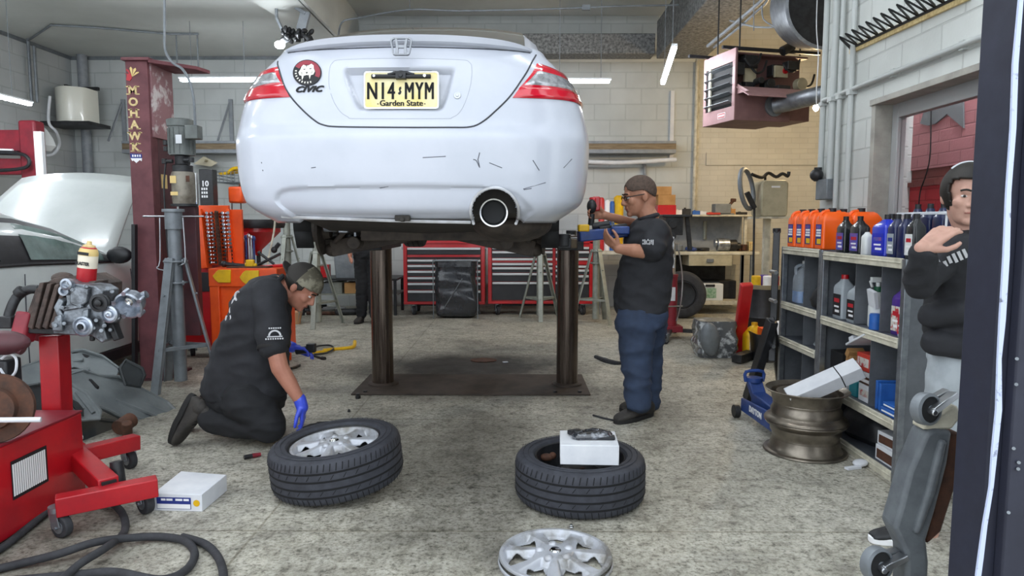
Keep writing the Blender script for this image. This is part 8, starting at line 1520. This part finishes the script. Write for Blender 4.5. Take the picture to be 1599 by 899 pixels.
rt = thing('air_tool', 'black air tool in the far gloved hand of the kneeling man', 'tool', K(476, 545, .42)); b = MB(); b.cyl(K(462, 548, .42), K(484, 545, .42), .026, n=12); b.cb(K(486, 543, .42), (.06, .05, .06)); b.build('tool_body', M_['black_plastic'], rt, world=True, bevel=.006)
# ---- person at the right edge, partly behind the door jamb
YW_ = 2.95; G = lambda px, py, dy=0: at(px, py, YW_+dy)
wo = thing('person', 'person in a black hoodie and pale jeans peeking from behind the door jamb', 'person', gr(1460, 848))
wf = hframe((-.30, -.95, -.05), (.08, 0, 1)); wc = G(1509, 308); ws = 1.0
sk = MB(); head(sk, wc, wf, ws, G(1520, 365)); sk.cap(G(1520, 360), G(1515, 540), .06, .09); sk.cap(G(1500, 560, -.02), G(1450, 830, -.02), .06, .04); sk.cap(G(1535, 560, .05), G(1540, 830, .1), .06, .04)
sk.cap(G(1490, 390, 0), G(1436, 442, -.14), .045, .04); sk.cap(G(1436, 442, -.14), G(1440, 388, -.24), .04, .03); hand(sk, G(1440, 388, -.24), V((.62, -.05, .55)), V((.5, .6, -.6)), -1, (.3, .35, .4, .42), 1.02, spread=.03)
remesh(sk, 'body', M_['skin_pale'], wo, .005, 2)
sh = MB(); rings(sh, [(360, 1498, 1540, .07, 0), (372, 1472, 1566, .11, 0), (392, 1452, 1590, .135, 0), (430, 1452, 1590, .14, 0), (470, 1452, 1585, .14, 0), (495, 1446, 1585, .145, 0), (520, 1452, 1585, .145, 0), (552, 1456, 1585, .14, 0)], YW_)
sh.cap(G(1480, 395, -.02), G(1438, 440, -.14), .075, .062, 16); sh.cap(G(1437, 442, -.14), G(1441, 398, -.22), .062, .050, 16); sh.cap(G(1455, 492, -.05), G(1500, 488, -.12), .05, .05); sh.cap(G(1458, 535, -.06), G(1505, 540, -.12), .05, .05)
remesh(sh, 'hoodie', M_['shirt_black'], wo, .009, 5, wr=.007, wscale=10)
tr_ = MB(); rings(tr_, [(540, 1458, 1580, .13, 0), (560, 1456, 1580, .13, 0), (580, 1462, 1575, .12, 0)], YW_); tr_.cap(G(1487, 572, -.03), G(1468, 690, -.05), .095, .072, 16); tr_.cap(G(1468, 690, -.05), G(1432, 822, -.02), .072, .055, 16); tr_.cap(G(1540, 572, .03), G(1545, 690, .05), .09, .07, 16); tr_.cap(G(1545, 690, .05), G(1550, 825, .1), .07, .055, 16)
remesh(tr_, 'jeans', M_['jeans_pale'], wo, .010, 4, wr=.006, wscale=9)
shoe(wo, gr(1435, 846), gr(1358, 846), (0, 0, 1), .046, .085, 'black_plastic', 'ink_white', sole_h=.03); shoe(wo, gr(1560, 838), gr(1500, 842), (0, 0, 1), .046, .085, 'black_plastic', 'ink_white', sole_h=.03)
hair(wo, wc, wf, ws, lambda a, b_, d: (b_ > .075-.3*max(0, abs(d)-.05)) or (a < .045 and b_ > -.035) or (a < .0 and b_ > -.07), 'hair_black', .013)
b = MB(); b.tube([HP(wc, wf, -.005, .035+.112*math.sin(a), .097*math.cos(a), ws) for a in [R(45+i*90/14) for i in range(15)]], .006, 8); b.build('headband', M_['white_card'], wo, world=True); face_parts(wo, wc, wf, ws)
b = MB(); rg = random.Random(6); Mh = facing(G(1487, 410, -.158), V((-.25, -1, .05))) @ Matrix.Rotation(R(25), 4, 'Z'); [b.box((-.05+.02*i, -.012*rg.random(), 0), (-.038+.02*i, .03*rg.random()+.01, .0015), 0, Mh) for i in range(6)]; b.build('chest_print', M_['print_white'], wo, world=True)
# ---- person behind the left column: legs show below the coupe
YL = 9.15; lg = gr(572, 506); pl_ = thing('person', 'person in black clothes behind the left lift column, only the legs showing', 'person', lg)
bx_, by_ = lg.x, lg.y; B = lambda dx, z, dy=0: V((bx_+dx, by_+.15+dy, z))
sk = MB(); pf = hframe((-.3, -.9, 0), (0, 0, 1)); head(sk, B(0, 1.60), pf, 1, B(0, 1.45, .02)); sk.cap(B(0, 1.45), B(0, .95), .09, .1); [sk.cap(B(s*.1, .95), B(s*.1, .12), .06, .04) for s in (-1, 1)]; [(sk.cap(B(s*.19, 1.40), B(s*.25, 1.12), .045, .04), sk.cap(B(s*.25, 1.12), B(s*.2, .92, -.15), .038, .03), hand(sk, B(s*.2, .92, -.15), V((-.2*s, -.8, -.4)), V((-s, 0, -.3)), s, s=.95)) for s in (-1, 1)]
remesh(sk, 'body', M_['skin'], pl_, .009, 2)
sh = MB(); sh.cap(B(0, 1.36), B(0, .98), .155, .15, 18); sh.cap(B(-.14, 1.40), B(.14, 1.40), .09); [sh.cap(B(s*.18, 1.39), B(s*.25, 1.14), .07, .06) for s in (-1, 1)]; remesh(sh, 'shirt', M_['shirt_black'], pl_, .013, 4, wr=.006)
tr_ = MB(); tr_.cap(B(-.05, .98), B(.05, .98), .15); tr_.cap(B(-.075, .92), B(-.08, .5), .115, .085); tr_.cap(B(-.08, .5), B(-.10, .12, .02), .085, .07); tr_.cap(B(.09, .92), B(.09, .5), .115, .085); tr_.cap(B(.09, .5), B(.08, .12), .085, .07); remesh(tr_, 'trousers', M_['trousers_black'], pl_, .013, 4, wr=.008)
shoe(pl_, B(-.10, 0, .08), B(-.14, 0, -.17), (0, 0, 1), .05, .10); shoe(pl_, B(.08, 0, .04), B(.12, 0, -.22), (0, 0, 1), .05, .10); hair(pl_, B(0, 1.60), pf, 1, lambda a, b_, d: b_ > .05 or a < -.02 and b_ > -.03, 'hair_black')
# ---------------------------------------------------------------- mechanic's creeper leaning by the jamb
mk('creeper_grey', '#5d6266', .6, col2='#4a4e53', vs=12, bump=.15, bs=50)
cr_ = thing('creeper', 'grey mechanic creeper board standing on end beside the dark door jamb', 'creeper', gr(1420, 1010))
YA = 1.93
def ppoly(pts, y0, y1, mb, mi=0): Pq = [at(x, y, YA) for x, y in pts]; mb.prism([(p.x, -p.z) for p in Pq], y0, y1, Matrix(((1, 0, 0, 0), (0, 0, 1, YA), (0, -1, 0, 0), (0, 0, 0, 1))), mi)
b = MB(); ppoly([(1437, 672), (1448, 665), (1478, 668), (1470, 720), (1452, 790), (1438, 836), (1442, 870), (1430, 1104), (1398, 1104), (1407, 880), (1406, 856), (1388, 818), (1398, 785), (1412, 730)], -.03, .05, b); b.build('board', M_['creeper_grey'], cr_, world=True, bevel=.018, seg=3)
b = MB(); ppoly([(1474, 672), (1500, 676), (1492, 760), (1470, 830), (1448, 850), (1458, 790), (1472, 730)], .0, .04, b); b.build('underside', M_['rusty'], cr_, world=True, bevel=.006)
b = MB(); ppoly([(1455, 680), (1466, 681), (1448, 760), (1424, 825), (1414, 823), (1434, 760)], -.045, -.02, b); b.build('pad', M_['creeper_grey'], cr_, world=True, bevel=.01, seg=3)
for (px, py, r, ex_, ey_) in ((1446, 638, .046, 1490, 615), (1369, 880, .050, 1412, 868)):
    c = at(px, py, YA-.03); b = MB(); M = facing(c, V((.35, -1, .1))); b.lathe([(.012, -.02), (r*.72, -.018), (r*.78, -.014), (r*.80, -.018), (r*.97, -.014), (r, 0), (r*.97, .014), (r*.80, .018), (r*.78, .012), (r*.3, .014), (.012, .018)], 36, M, 0, caps=True); w_ = b.build('caster', M_['grey_metal'], cr_, world=True)
    b = MB(); b.lathe([(.0, .019), (r*.76, .0145), (r*.76, -.0185), (0, -.02)], 30, M); b.build('wheel_hub', M_['black_matte'], w_, world=True)
    b = MB(); e = at(ex_, ey_, YA-.02); b.bar(c+V((0, -.025, 0)), e, .018, .03, up=(0, 1, 0)); b.bar(c+V((0, .03, 0)), e+V((0, .03, 0)), .018, .03, up=(0, 1, 0)); b.cyl(c+V((0, -.045, 0)), c+V((0, .045, 0)), .009, n=10); b.build('fork', M_['brushed_steel'], w_, world=True, bevel=.006)
b = MB(); ppoly([(1434, 668), (1440, 650), (1470, 645), (1490, 630), (1494, 650), (1480, 668)], -.02, .04, b); b.build('caster_bracket', M_['shelf_edge'], cr_, world=True, bevel=.008)
